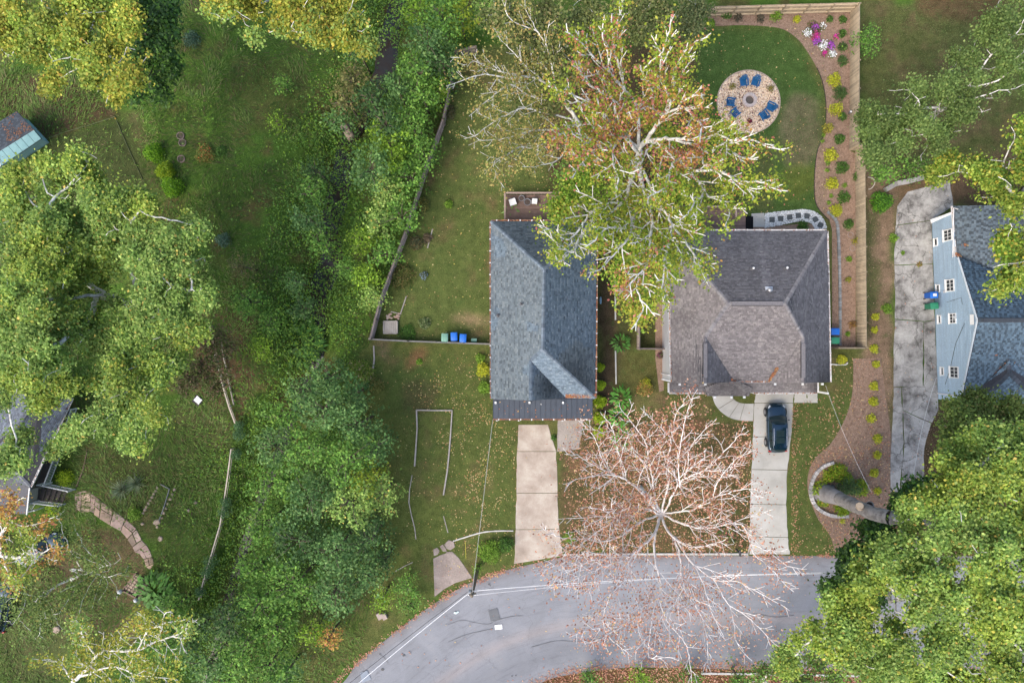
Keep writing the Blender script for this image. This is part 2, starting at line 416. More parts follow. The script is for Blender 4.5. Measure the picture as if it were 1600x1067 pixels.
# cracks
v = n.new('ShaderNodeTexVoronoi'); v.feature = 'DISTANCE_TO_EDGE'; v.inputs['Scale'].default_value = .17
dn = n.new('ShaderNodeTexNoise'); dn.inputs['Scale'].default_value = .9; dn.inputs['Detail'].default_value = 5; l.new(pos, dn.inputs['Vector'])
vm = n.new('ShaderNodeVectorMath'); vm.operation = 'MULTIPLY_ADD'; vm.inputs[1].default_value = (2.5, 2.5, 0); l.new(dn.outputs['Color'], vm.inputs[0]); l.new(pos, vm.inputs[2])
l.new(vm.outputs[0], v.inputs['Vector'])
crk = ramp(n, l, v.outputs['Distance'], [(.0, (.3, .3, .3)), (.008, (0, 0, 0))])
c = mix(n, l, c, (.08, .08, .082), crk)
# pale tan seam where the lanes were relaid
a = n.new('ShaderNodeAttribute'); a.attribute_name = 'col'
c = mix(n, l, c, a.outputs['Color'], 1.0, 'MULTIPLY')
l.new(c, b.inputs['Base Color']); b.inputs['Roughness'].default_value = .85; b.inputs['Specular IOR Level'].default_value = .3
bump(n, l, b, noise(n, l, 30, 3, .8, pos), .4, .02); ASPH = m
# road as strip grid between two edges
NR, NC = 120, 26
def resample(pts, n_):
    pts = np.array([(P(*p)[0], P(*p)[1]) for p in pts]); d = np.concatenate([[0], np.cumsum(np.hypot(*np.diff(pts, axis=0).T))])
    t = np.linspace(0, d[-1], n_); return np.stack([np.interp(t, d, pts[:, 0]), np.interp(t, d, pts[:, 1])], 1)
# clip both edges to the useful extent so that cross sections pair up
A_ = resample(smooth_line([(380, 1240), (455, 1130), (520, 1068), (600, 1001), (650, 962), (700, 929), (740, 908), (800, 888), (850, 877), (890, 869), (1000, 868), (1320, 868), (1900, 868)]), NR)
B_ = resample(smooth_line([(640, 1300), (700, 1200), (775, 1110), (850, 1064), (905, 1051), (950, 1045), (1000, 1042), (1100, 1044), (1300, 1048), (1900, 1053)]), NR)
RV = []; RC = []
for i in range(NR):
    for j in range(NC):
        t = j / (NC - 1); x, y = A_[i] * (1 - t) + B_[i] * t; RV.append((x, y, .016 + .07 * math.sin(math.pi * t) * 0.6))
        k = 1.0 + .10 * math.exp(-((t - .55) / .05) ** 2) - .16 * math.exp(-((t - .78) / .13) ** 2) - .05 * math.exp(-((t - .36) / .05) ** 2) + .05 * math.exp(-((t - .2) / .2) ** 2)
        wrm = math.exp(-((t - .55) / .045) ** 2)
        edg = math.exp(-(min(t, 1 - t) / .05) ** 2) * .22
        RC.append((k * (1 + .12 * wrm - edg * .6), k * (1 + .01 * wrm - edg), k * (1 - .06 * wrm - edg * 1.25)))
ii = np.arange(NR * NC).reshape(NR, NC)
rq = np.stack([ii[:-1, :-1], ii[:-1, 1:], ii[1:, 1:], ii[1:, :-1]], -1).reshape(-1, 4)
ro = np_mesh('road', np.array(RV), rq, ASPH, cols=np.array(RC), smooth=True)
tag(ro, 'worn grey asphalt street curving along the bottom of the block', 'road', kind='structure')
la = ro.data.color_attributes.new('lane', 'FLOAT_COLOR', 'POINT'); ca_ = np.ones((NR * NC, 4), dtype=np.float32); mid = (A_ + B_) / 2; sd_ = np.concatenate([[0], np.cumsum(np.hypot(*np.diff(mid, axis=0).T))])
ca_[:, 0] = np.repeat(sd_, NC) / 100; ca_[:, 1] = np.tile(np.linspace(0, 1, NC), NR) * .12; ca_[:, 2] = 0; la.data.foreach_set('color', ca_.ravel())
ro.data.update()
if ro.data.polygons[5].normal.z < 0: ro.data.flip_normals()
def rz_at(pxx, pyy): return .075
# tar patch, seam, spots
PATCH = M('asphalt_patch', (.15, .155, .162), (.12, .125, .13), 3, .9, .3)
def patch(pts, z=.088, nm='tar_patch', parent=ro, mat=PATCH):
    mb = MB(); mb.add([(P(a, b_)[0], P(a, b_)[1], z) for a, b_ in pts], [tuple(range(len(pts)))]); o = mb.build(nm, mat, parent)
    if o.data.polygons[0].normal.z < 0: o.data.flip_normals()
    return o
patch([(763, 953), (777, 949), (782, 966), (767, 970)])
patch([(563, 1050), (574, 1046), (580, 1060), (566, 1066)], mat=M('asphalt_patch_light', (.26, .29, .33), (.22, .25, .29), 3, .9, .3))
TAR = M('tar', (.10, .10, .10), (.07, .07, .07), 3, .6)
for a_, b_, r_ in ((631, 1023, 2.2), (598, 1045, 2.6), (594, 1021, 1.2), (800, 1055, 1.3), (806, 1054, 1.3), (764, 912, 1.6), (766, 914, 1.2), (1030, 955, 1.3)):
    patch([(a_ + r_ * math.cos(t * .9), b_ + r_ * math.sin(t * .9) * .8) for t in range(7)], nm='tar_spot', mat=TAR)
for ln in ([(700, 975), (722, 968), (744, 972), (763, 974), (776, 968), (800, 962), (818, 961)], [(592, 1020), (600, 1026), (607, 1034)], [(700, 1002), (730, 990), (752, 985), (770, 981)], [(830, 1010), (870, 1000), (900, 1001), (950, 995)], [(1240, 960), (1210, 963), (1180, 958), (1150, 962)]):
    mb = MB(); q = [P(a_, b_, .0) for a_, b_ in smooth_line(ln, 4)]; vs = []
    for i_q, p_ in enumerate(q):
        t_ = (q[min(i_q + 1, len(q) - 1)] - q[max(i_q - 1, 0)]).normalized(); s_q = Vector((-t_.y, t_.x, 0)) * random.uniform(.010, .024)
        vs += [(p_.x + s_q.x, p_.y + s_q.y, .09), (p_.x - s_q.x, p_.y - s_q.y, .09)]
    mb.add(vs, [(2 * i_q + 1, 2 * i_q + 3, 2 * i_q + 2, 2 * i_q) for i_q in range(len(q) - 1)]); o_ = mb.build('tar_seam', TAR, ro)
    if o_.data.polygons[0].normal.z < 0: o_.data.flip_normals()
# kerbs
CONC = M('concrete', (.48, .465, .425), (.36, .345, .31), .8, .85, .3, 14)
KERB = M('kerb_concrete', (.50, .49, .46), (.38, .37, .34), 2, .85, .3, 14)
def kerb_run(name, pts, step=1.5, wd=.18, h=.13, label='', gap=.02):
    root = thing(name, P(*pts[0]), label, 'kerb'); root['kind'] = 'structure'
    q = np.array([(P(*p)[0], P(*p)[1]) for p in pts]); d = np.concatenate([[0], np.cumsum(np.hypot(*np.diff(q, axis=0).T))])
    n_ = max(1, int(d[-1] / step))
    for i in range(n_):
        t0 = d[-1] * i / n_ + gap; t1 = d[-1] * (i + 1) / n_ - gap
        a = (np.interp(t0, d, q[:, 0]), np.interp(t0, d, q[:, 1]), h / 2); c_ = (np.interp(t1, d, q[:, 0]), np.interp(t1, d, q[:, 1]), h / 2)
        MB().beam(a, c_, wd, h + .02 * random.random()).build('kerb_stone', KERB, root)
    return root
kerb_run('kerb', [(880, 866), (960, 865), (1168, 865)], label='pale concrete kerb between the driveways under the bare tree')
kerb_run('kerb', [(1095, 1051), (1200, 1052), (1400, 1056), (1600, 1059)], label='leaf covered kerb on the far south side of the street')

# ---- concrete slabs
def slab_run(name, rows, label, mat, cat='driveway', z=.03, gap=1.0):
    """rows: list of (leftx,lefty,rightx,righty) joint lines in pixels"""
    root = thing(name, P(rows[0][0], rows[0][1]), label, cat); root['kind'] = 'structure'
    for i in range(len(rows) - 1):
        a, c_ = rows[i], rows[i + 1]
        g = .35
        pl = [P(a[0], a[1] + g), P(a[2], a[3] + g), P(c_[2], c_[3] - g), P(c_[0], c_[1] - g)]
        # subdivide borders a little so that edges are worn, not ruled
        out = []
        for k in range(4):
            p, q = pl[k], pl[(k + 1) % 4]
            nseg = 6 if k % 2 else 2
            for s_ in range(nseg):
                v_ = p.lerp(q, s_ / nseg)
                if s_ and k % 2: v_ = v_ + Vector((random.uniform(-.05, .05), 0, 0))
                out.append(v_)
        o = MB().prism(out, -.08, z + random.uniform(-.006, .008), .012).build('slab', mat, root)
    return root
m, n, l, b = newmat('driveway_concrete_tan'); pos = n.new('ShaderNodeNewGeometry').outputs['Position']
c = ramp(n, l, noise(n, l, .6, 7, .66, pos, .2), [(.28, (.26, .205, .16)), (.5, (.385, .32, .26)), (.72, (.50, .45, .375))])
c = mix(n, l, c, ramp(n, l, noise(n, l, 18, 4, .8, pos), [(.25, (.82, .82, .82)), (.75, (1.14, 1.14, 1.14))]), 1.0, 'MULTIPLY')
l.new(c, b.inputs['Base Color']); b.inputs['Roughness'].default_value = .88; bump(n, l, b, noise(n, l, 25, 3, .8, pos), .3, .015); DTAN = m
m, n, l, b = newmat('driveway_concrete_grey'); pos = n.new('ShaderNodeNewGeometry').outputs['Position']
c = ramp(n, l, noise(n, l, .5, 6, .6, pos, .3), [(.3, (.34, .33, .295)), (.5, (.42, .405, .365)), (.72, (.48, .47, .44))])
c = mix(n, l, c, ramp(n, l, noise(n, l, 18, 4, .8, pos), [(.25, (.86, .86, .86)), (.75, (1.1, 1.1, 1.1))]), 1.0, 'MULTIPLY')
c = mix(n, l, c, (.22, .19, .15), ramp(n, l, noise(n, l, 1.7, 3, .5, pos), [(.68, (0, 0, 0)), (.8, (.5, .5, .5))]))
l.new(c, b.inputs['Base Color']); b.inputs['Roughness'].default_value = .85; bump(n, l, b, noise(n, l, 25, 3, .8, pos), .25, .015); DGRY = m
m, n, l, b = newmat('driveway_concrete_old'); pos = n.new('ShaderNodeNewGeometry').outputs['Position']
c = ramp(n, l, noise(n, l, .5, 8, .74, pos, .25), [(.36, (.10, .092, .082)), (.47, (.25, .238, .22)), (.56, (.36, .345, .318)), (.72, (.46, .44, .405))])
c = mix(n, l, c, ramp(n, l, noise(n, l, 14, 5, .85, pos), [(.25, (.72, .72, .72)), (.75, (1.25, 1.25, 1.25))]), 1.0, 'MULTIPLY')
v = n.new('ShaderNodeTexVoronoi'); v.feature = 'DISTANCE_TO_EDGE'; v.inputs['Scale'].default_value = .33
dn = n.new('ShaderNodeTexNoise'); dn.inputs['Scale'].default_value = 1.2; dn.inputs['Detail'].default_value = 6; l.new(pos, dn.inputs['Vector'])
vm = n.new('ShaderNodeVectorMath'); vm.operation = 'MULTIPLY_ADD'; vm.inputs[1].default_value = (1.6, 1.6, 0); l.new(dn.outputs['Color'], vm.inputs[0]); l.new(pos, vm.inputs[2])
l.new(vm.outputs[0], v.inputs['Vector'])
c = mix(n, l, c, (.07, .065, .055), ramp(n, l, v.outputs['Distance'], [(.0, (.85, .85, .85)), (.014, (0, 0, 0))]))
c = mix(n, l, c, (.05, .07, .025), ramp(n, l, noise(n, l, 2.3, 4, .7, pos), [(.66, (0, 0, 0)), (.76, (.5, .5, .5))]))
l.new(c, b.inputs['Base Color']); b.inputs['Roughness'].default_value = .9; bump(n, l, b, noise(n, l, 18, 4, .8, pos), .5, .03); DOLD = m
slab_run('driveway', [(810, 663, 856, 663), (808, 705, 869, 705), (807, 770, 871, 770), (806, 827, 874, 826), (803, 881, 880, 868)], 'sun bleached tan concrete driveway of the blue roofed house', DTAN)
slab_run('parking_pad', [(872, 655, 912, 656), (870, 706, 905, 702)], 'short weathered concrete pad beside the tan driveway', M('pad_concrete', (.34, .30, .26), (.24, .21, .19), .7, .9, .4, 14))
slab_run('driveway', [(1181, 611, 1240, 611), (1179, 629.5, 1239, 629.5), (1176.5, 682, 1236, 682), (1174, 733, 1230, 734), (1172, 787, 1228, 788), (1171, 838, 1231, 839), (1171, 866, 1234, 866)], 'clean grey concrete driveway with the parked dark car', DGRY)
slab_run('concrete_apron', [(1241, 611, 1260.5, 611), (1240.5, 629.5, 1260.5, 629.5)], 'concrete square right of the driveway at the garage front', DGRY, cat='pavement')
slab_run('concrete_apron', [(1261.5, 611, 1277.5, 611), (1261.5, 629.5, 1277.5, 629.5)], 'last concrete square at the house corner next to the lawn', DGRY, cat='pavement')
# curved front walk
wk = thing('curved_walk', P(1150, 640), 'curved concrete walk from the porch to the driveway', 'path'); wk['kind'] = 'structure'
oc = smooth_line([(1112, 617), (1117, 632), (1128, 645), (1143, 654), (1160, 657.5), (1177, 658)], 4)
ic = smooth_line([(1142, 617), (1144, 621), (1150, 626), (1157, 629), (1166, 630), (1178, 630)], 4)
for a_, b_ in ((0, 6), (6, 11), (11, 15), (15, 20)):
    pl = [P(*p) for p in oc[a_:b_ + 1]] + [P(*p) for p in reversed(ic[a_:b_ + 1])]
    cc = sum(pl, Vector()) / len(pl); pl = [p + (cc - p).normalized() * .03 for p in pl]
    MB().prism(pl, -.05, .035, .01).build('slab', DGRY, wk)
# old driveway of the pale blue house
od = thing('driveway', P(1430, 500), 'old stained and cracked concrete driveway beside the pale blue house', 'driveway'); od['kind'] = 'structure'
for pl in ([(1418, 300), (1484, 282), (1489, 322), (1456, 344), (1400, 352), (1402, 322)],
           [(1399.5, 352.8), (1455.5, 345), (1457, 412), (1397.5, 414)],
           [(1397.5, 415), (1457, 413), (1461, 500), (1443, 502), (1398, 498)],
           [(1398, 499), (1443, 503), (1442, 604), (1396, 604)], [(1443.8, 503), (1461, 501), (1465, 600), (1442.8, 604)],
           [(1396, 605), (1408, 605), (1412, 690), (1406, 768), (1391, 768), (1393, 690)], [(1409, 605), (1464, 601), (1466, 640), (1456, 660), (1436, 652), (1410, 640)],
           [(1410.5, 641), (1435.5, 653), (1455, 661), (1444, 700), (1443, 768), (1407, 768), (1413, 690)]):
    o2 = []
    for k in range(len(pl)):
        p, q = Vector(pl[k]), Vector(pl[(k + 1) % len(pl)]); ns = max(1, int((q - p).length / 12))
        for s_ in range(ns): o2.append(p.lerp(q, s_ / ns) + (Vector((random.uniform(-1.1, 1.1), random.uniform(-.4, .4))) if s_ else Vector((0, 0))))
    MB().prism([P(*p) for p in o2], -.08, .03 + random.uniform(-.01, .012), .01).build('slab', DOLD, od)
# old pad by street
OLDP = M('old_pad_concrete', (.36, .30, .265), (.22, .175, .15), 1.0, .9, .5, 12, bd=.03)
op = thing('old_parking_pad', P(700, 895), 'weathered brown concrete pad meeting the street beside the utility pole', 'parking pad'); op['kind'] = 'structure'
MB().prism([P(*p) for p in ((677, 872), (690, 866), (706, 861), (716, 870), (726, 884), (738, 902), (712, 910), (694, 920), (679, 932), (678, 900))], -.08, .035, .02).build('slab', OLDP, op)
for pl in ([(694, 850), (701, 843), (709, 846), (711, 854), (704, 859), (698, 857)], [(687, 853), (692, 850), (697, 857), (698, 861), (692, 861)], [(677, 858), (683, 855), (687, 860), (684, 866), (678, 868)], [(697, 862), (704, 861), (706, 866), (699, 867)]):
    MB().prism([P(*p) for p in pl], -.05, .06, .02).build('stone', OLDP, op)

# ---- creek water
WAT, wn, wl, wb = newmat('creek_water')
wp = wn.new('ShaderNodeNewGeometry').outputs['Position']
wl.new(ramp(wn, wl, noise(wn, wl, .5, 4, .6, wp), [(.35, (.045, .032, .022)), (.65, (.035, .04, .042))]), wb.inputs['Base Color'])
wb.inputs['Roughness'].default_value = .06; wb.inputs['IOR'].default_value = 1.33; wb.inputs['Specular IOR Level'].default_value = .5
bump(wn, wl, wb, noise(wn, wl, 3, 3, .6, wp), .15, .03)
cv = []
cs = smooth_line([(p.x, p.y) for p in CREEK], 4)
for i, p in enumerate(cs):
    q = Vector(cs[min(i + 1, len(cs) - 1)]) - Vector(cs[max(i - 1, 0)]); q.normalize(); nrm = Vector((-q.y, q.x))
    opn = min(math.hypot(p[0] - q_.x, p[1] - q_.y) for q_ in (P(603, 85), P(509, 408), P(525, 305))); hw = 1.6 if opn < 2.6 else (.8 if p[1] > -1.5 else .45)
    for s_ in (-1, 1): cv.append((p[0] + nrm.x * s_ * hw, p[1] + nrm.y * s_ * hw, -1.55 if p[1] > -1.5 else -1.8))
cf = [(2 * i, 2 * i + 1, 2 * i + 3, 2 * i + 2) for i in range(len(cs) - 1)]
wo = np_mesh('creek_water', np.array(cv), np.array(cf), WAT, smooth=True); tag(wo, 'narrow shallow creek winding through the thicket', 'creek', kind='structure')
wo.data.update()
if wo.data.polygons[0].normal.z < 0: wo.data.flip_normals()
# ============================================================ BUILDINGS
def facet_frame(pts):
    n = Vector((0, 0, 0)); k = len(pts)
    for i in range(k):
        a, b = pts[i], pts[(i + 1) % k]
        n += Vector(((a.y - b.y) * (a.z + b.z), (a.z - b.z) * (a.x + b.x), (a.x - b.x) * (a.y + b.y)))
    n.normalize()
    if n.z < -1e-3: n = -n
    c = sum(pts, Vector()) / k
    d = Vector((0, 0, -1)) - n * (-n.z)
    if d.length < 1e-4: d = Vector((0, -1, 0))
    d.normalize(); a = n.cross(d).normalized()
    return c, n, d, a
def courses(facets, name, mat, parent, pal, expo=.145, tab=.25, thick=.014, kind='stuff', stain_shade=None, jitter=1.0, lift=.012, outward=None, rowv=.05, alt=None):
    """lay rows of overlapping tabs over each polygon"""
    V = []; Fq = []; Cc = []
    for fi, pts in enumerate(facets):
        c, n, d, a = facet_frame(pts)
        if outward is not None and n.dot(outward) < 0: n = -n
        uv = [((p - c).dot(a), (p - c).dot(d)) for p in pts]
        v0 = min(q[1] for q in uv); v1 = max(q[1] for q in uv)
        row = 0; v = v1 - expo * .5
        while v > v0 - expo * .4:
            rt = random.uniform(1 - rowv, 1 + rowv)
            vm_ = min(max(v, v0 + 1e-3), v1 - 1e-3); xsn = []
            for i in range(len(uv)):
                (ua, va), (ub, vb) = uv[i], uv[(i + 1) % len(uv)]
                if (va > vm_) != (vb > vm_): xsn.append(ua + (ub - ua) * (vm_ - va) / (vb - va))
            xsn.sort()
            for s_ in range(0, len(xsn) - 1, 2):
                u = xsn[s_] - random.random() * tab; ue = xsn[s_ + 1]; tg = random.random() < .5
                while u < ue:
                    w_ = tab * (random.uniform(.55, 1.35) if jitter > .5 else 1.0)
                    ul, ur = max(u, xsn[s_]) + .004, min(u + w_, ue) - .004; u += w_
                    if ur - ul < .03: continue
                    hi = thick * random.uniform(.8, 1.9)
                    lo = c + a * ul + d * (v + expo * .5); lr = c + a * ur + d * (v + expo * .5)
                    hl = c + a * ul + d * (v - expo * .62); hr = c + a * ur + d * (v - expo * .62)
                    k = len(V)
                    V += [hl + n * lift, hr + n * lift, lr + n * (lift + hi), lo + n * (lift + hi), lr + n * (lift - .012), lo + n * (lift - .012)]
                    Fq += [(k, k + 3, k + 2, k + 1), (k + 3, k + 5, k + 4, k + 2)]
                    col = np.array(random.choices([p for p, _ in pal], [q for _, q in pal])[0]) * random.uniform(1 - .07 * jitter, 1 + .07 * jitter)
                    col = col * rt
                    if alt is not None:
                        tg = not tg
                        if tg and random.random() < .8: col = np.array(alt) * random.uniform(.8, 1.25)
                    if stain_shade: col = stain_shade(fi, (lo + hr) / 2, col)
                    Cc += [col] * 6
            v -= expo; row += 1
    V = np.array([tuple(p) for p in V]); o = np_mesh(name, V, np.array(Fq), mat, parent, cols=np.array(Cc), kind=kind)
    return o
def deck(facets, name, mat, parent, th=.16):
    mb = MB()
    for pts in facets:
        k = len(pts); c, n, d, a = facet_frame(pts)
        area = sum(((pts[i] - pts[0]).cross(pts[i + 1] - pts[0])).dot(n) for i in range(1, k - 1))
        q = pts if area > 0 else pts[::-1]
        mb.add([tuple(p) for p in q] + [(p.x, p.y, p.z - th) for p in q], [tuple(range(k)), tuple(range(2 * k - 1, k - 1, -1))] + [(i, i + k, (i + 1) % k + k, (i + 1) % k) for i in range(k)])
    return mb.build(name, mat, parent)
def caps(lines, name, mat, parent, pal, wd=.30, step=.2):
    """overlapping cap shingles along hips and ridges"""
    V = []; Fq = []; Cc = []
    for a, b, n1_, n2_ in lines:
        t = b - a; L = t.length; t.normalize(); nn = (n1_ + n2_).normalized()
        s1 = t.cross(nn).normalized(); k = int(L / step)
        for i in range(k + 1):
            p0 = a + t * min(i * step, L); p1 = a + t * min((i + 1.35) * step, L)
            col = np.array(random.choices([p for p, _ in pal], [q for _, q in pal])[0]) * random.uniform(.85, 1.1)
            for sg in (-1, 1):
                nf = n1_ if s1.dot(Vector((n1_.x, n1_.y, 0))) * sg > 0 else n2_
                dn = (s1 * sg - nf * (s1 * sg).dot(nf)).normalized()
                base = len(V)
                V += [p0 + nn * .05, p1 + nn * .07, p1 + dn * wd / 2 + nf * .05, p0 + dn * wd / 2 + nf * .032]
                Fq.append((base, base + 1, base + 2, base + 3) if sg < 0 else (base + 3, base + 2, base + 1, base)); Cc += [col] * 4
    return np_mesh(name, np.array([tuple(p) for p in V]), np.array(Fq), mat, parent, cols=np.array(Cc), kind='stuff')
def nrm(pts): return facet_frame(pts)[1]
SHG = M('asphalt_shingle', (1.0, 1.0, 1.0), (.86, .86, .88), .9, .9, .4, 60, attr=True, spec=.2, bd=.01)
FELT = M('roof_felt', (.06, .06, .065), (.04, .04, .045), 3, .9)
GUTW = M('gutter_white', (.74, .73, .72), (.60, .57, .55), 2.5, .45, spec=.4)
GUTD = M('gutter_brown', (.30, .20, .17), (.20, .14, .12), 2.5, .5)
LITTER = [((.42, .17, .08), 3), ((.33, .12, .06), 3), ((.50, .27, .12), 2), ((.24, .10, .06), 2), ((.55, .36, .16), 1)]
def gutter(a, b, mat, parent, litter=0.0, out=None):
    a, b = Vector(a), Vector(b); t = (b - a).normalized(); s = Vector((t.y, -t.x, 0))
    if out is not None and s.dot(Vector(out)) < 0: s = -s
    mb = MB(); o_ = s * .07
    mb.beam(a + o_ + Vector((0, 0, -.10)), b + o_ + Vector((0, 0, -.10)), .12, .015)
    mb.beam(a + s * .135 + Vector((0, 0, -.05)), b + s * .135 + Vector((0, 0, -.05)), .018, .11)
    mb.beam(a + s * .008 + Vector((0, 0, -.05)), b + s * .008 + Vector((0, 0, -.05)), .012, .11)
    g = mb.build('gutter', mat, parent)
    L = (b - a).length
    hb = MB(); k = int(L / 1.1)
    for i in range(k + 1):
        p = a + t * (L * (i + .5) / (k + 1)); hb.beam(p + s * .0 + Vector((0, 0, .012)), p + s * .16 + Vector((0, 0, .012)), .09, .018)
    hb.build('hanger', GUTW, g, kind='stuff')
    if litter > 0:
        n_ = int(L * 26 * litter); tt = RNG.random(n_) * L; ss = .02 + RNG.random(n_) * .10
        c = np.array([tuple(a + t * float(u) + s * float(v_) + Vector((0, 0, -.035 + .06 * random.random()))) for u, v_ in zip(tt, ss)])
        leaves_obj('gutter_leaves', c, .11, LITTER, g, flat=.5)
    return g
def pick_pal(pal, n_, bias=None):
    cols = np.array([p for p, _ in pal]); wts = np.array([q for _, q in pal], float); wts /= wts.sum()
    return cols[RNG.choice(len(cols), n_, p=wts)]
def leaf_verts(c, size, flat=.3, aspect=.72, fold=0.0):
    """c (n,3) centres; size scalar or array; flat 0 = any orientation, 1 = lying flat"""
    n_ = len(c); size = np.broadcast_to(size, (n_,)) * (.55 + 1.0 * RNG.random(n_) ** 1.6)
    nz = RNG.normal(size=(n_, 3)) * (1 - flat) * np.array([1, 1, .8]); nz[:, 2] = np.abs(nz[:, 2]) + .35 + flat * 2
    nz /= np.linalg.norm(nz, axis=1)[:, None]
    r = RNG.normal(size=(n_, 3)); a = np.cross(nz, r); a /= np.linalg.norm(a, axis=1)[:, None]; b = np.cross(nz, a)
    a *= size[:, None] * .5; b *= size[:, None] * .5 * aspect
    V = np.stack([c - a, c + b - a * .15, c + a, c - b - a * .15], 1).reshape(-1, 3)
    return V
def leaves_obj(name, c, size, pal, parent, flat=.3, cols=None, kind='stuff', mat=None, aspect=.72):
    n_ = len(c)
    if n_ == 0: return None
    V = leaf_verts(np.asarray(c), size, flat, aspect)
    if cols is None: cols = pick_pal(pal, n_) * RNG.uniform(.8, 1.2, n_)[:, None]
    fc = np.arange(4 * n_).reshape(n_, 4)
    return np_mesh(name, V, fc, mat or LEAF, parent, cols=np.repeat(cols, 4, 0), kind=kind)

def wall_box(poly, z0, z1, mat, parent, name='wall', label=None):
    return MB().prism(poly, z0, z1).build(name, mat, parent, label=label)
GLASS, gn, gl, gb = newmat('window_glass'); gb.inputs['Base Color'].default_value = (.03, .035, .04, 1); gb.inputs['Roughness'].default_value = .08; gb.inputs['Specular IOR Level'].default_value = .6
def wall_window(parent, c, along, out, w_=1.0, h_=1.3, mat=None, grid=(2, 2)):
    """c centre, along unit vector, out unit normal"""
    c, along, out = Vector(c), Vector(along), Vector(out); up = Vector((0, 0, 1)); mat = mat or WHITE
    fr = MB(); e = .09
    for s in (-1, 1):
        fr.beam(c + along * (s * w_ / 2) - up * (h_ / 2 + e / 2) + out * .03, c + along * (s * w_ / 2) + up * (h_ / 2 + e / 2) + out * .03, e, .07, up=out)
        fr.beam(c - along * (w_ / 2 - e / 2) + up * (s * h_ / 2) + out * .03, c + along * (w_ / 2 - e / 2) + up * (s * h_ / 2) + out * .03, .075, e, up=up)
    f = fr.build('window', mat, parent)
    pb = MB(); pb.beam(c - along * (w_ / 2 - e / 2) + out * .005, c + along * (w_ / 2 - e / 2) + out * .005, .02, h_ - e, up=up); pb.build('pane', GLASS, f)
    mu = MB()
    for i in range(1, grid[0]):
        q = along * (w_ * (i / grid[0] - .5)); mu.beam(c + q - up * (h_ / 2 - e / 2) + out * .022, c + q + up * (h_ / 2 - e / 2) + out * .022, .035, .03, up=out)
    for i in range(1, grid[1]):
        q = up * (h_ * (i / grid[1] - .5)); mu.beam(c + q - along * (w_ / 2 - e / 2) + out * .024, c + q + along * (w_ / 2 - e / 2) + out * .024, .034, .045, up=up)
    if mu.v: mu.build('muntin', mat, f)
    sl_ = MB(); sl_.beam(c - up * (h_ / 2 + .07) - along * (w_ / 2 + .08) + out * .06, c - up * (h_ / 2 + .07) + along * (w_ / 2 + .08) + out * .06, .12, .05); sl_.build('sill', mat, f)
    return f
def door(parent, c, along, out, w_=.95, h_=2.05, mat=None):
    c, along, out = Vector(c), Vector(along), Vector(out); up = Vector((0, 0, 1))
    d = MB().beam(c - along * w_ / 2 + up * h_ / 2 + out * .02, c + along * w_ / 2 + up * h_ / 2 + out * .02, .05, h_, up=up).build('door', mat or WHITE, parent)
    MB().ell(c + along * w_ * .4 + up * 1.0 + out * .07, .035, .035, .035, 8, 4).build('handle', M('brass', (.6, .45, .2), rough=.3, metal=1), d)
def vent_pipe(parent, p, mat, r=.09, h=.3, col=None):
    x, y, z = p
    o = MB().lathe((x, y), [(r * 2.1, z - .06), (r * 2.0, z + .03), (r, z + .06), (r, z + h), (r * .72, z + h), (r * .68, z + h - .1), (0.0, z + h - .1)], 10).build('vent_pipe', mat, parent)
    return o
VENTM = M('vent_metal', (.12, .12, .13), (.07, .07, .075), 5, .5)

# ---------------- house with blue grey roof
h1 = thing('blue_roofed_house', P(848, 490), 'single storey house with weathered blue grey hip roof and dark metal porch roof', 'house')
E = 3.0
NW, NEc, SEc, SWc = P(767, 346, E), P(932, 346, E), P(930, 622, E), P(768, 623, E)
R0, R1 = P(850, 421, 5.25), P(848, 546, 5.25); G0, G1, V1 = P(829, 563, 4.72), P(829, 622, 4.72), P(884, 622, E)
G1.y = SWc.y
f_w = [NW, SWc, G1, G0, R1, R0]; f_n = [NEc, NW, R0]; f_e = [SEc, NEc, R0, R1]; f_s = [R1, G0, V1, SEc]; f_g = [G0, G1, V1]
pal1 = [((.155, .205, .25), 4), ((.185, .24, .285), 4), ((.215, .27, .31), 2), ((.11, .145, .175), 1.3), ((.135, .18, .215), 2)]
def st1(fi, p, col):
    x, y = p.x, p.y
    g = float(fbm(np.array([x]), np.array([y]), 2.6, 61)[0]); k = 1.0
    if fi == 1: k = .60 + .25 * g                                     # north slope shade put into the shingle colour, with an algae like mottle
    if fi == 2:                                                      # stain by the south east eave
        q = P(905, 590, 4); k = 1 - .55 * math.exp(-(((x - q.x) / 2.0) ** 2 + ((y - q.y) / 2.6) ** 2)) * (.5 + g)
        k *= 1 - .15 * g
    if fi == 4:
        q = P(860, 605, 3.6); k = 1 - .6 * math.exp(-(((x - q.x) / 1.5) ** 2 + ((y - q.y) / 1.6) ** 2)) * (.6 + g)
    if fi == 0: k = .68 + .18 * g  # west slope darkened in the colour to offset the sun falling on it
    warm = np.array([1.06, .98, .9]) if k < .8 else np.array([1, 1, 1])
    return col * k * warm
rf = deck([f_w, f_n, f_e, f_s, f_g], 'roof', FELT, h1)
courses([f_w, f_n, f_e, f_s, f_g], 'shingles', SHG, rf, pal1, stain_shade=st1)
palc = [((.15, .19, .225), 3), ((.12, .15, .18), 2), ((.18, .22, .26), 1)]
caps([(R0, R1, nrm(f_w), nrm(f_e)), (NW, R0, nrm(f_w), nrm(f_n)), (NEc, R0, nrm(f_e), nrm(f_n)), (SEc, R1, nrm(f_e), nrm(f_s)), (G0, R1, nrm(f_w), nrm(f_s)), (G1, G0, nrm(f_w), nrm(f_g))], 'ridge_cap', SHG, rf, palc)
SIDE1 = M('painted_brick_grey', (.42, .42, .42), (.34, .34, .35), 3, .8, .4, 12)
i_ = .35
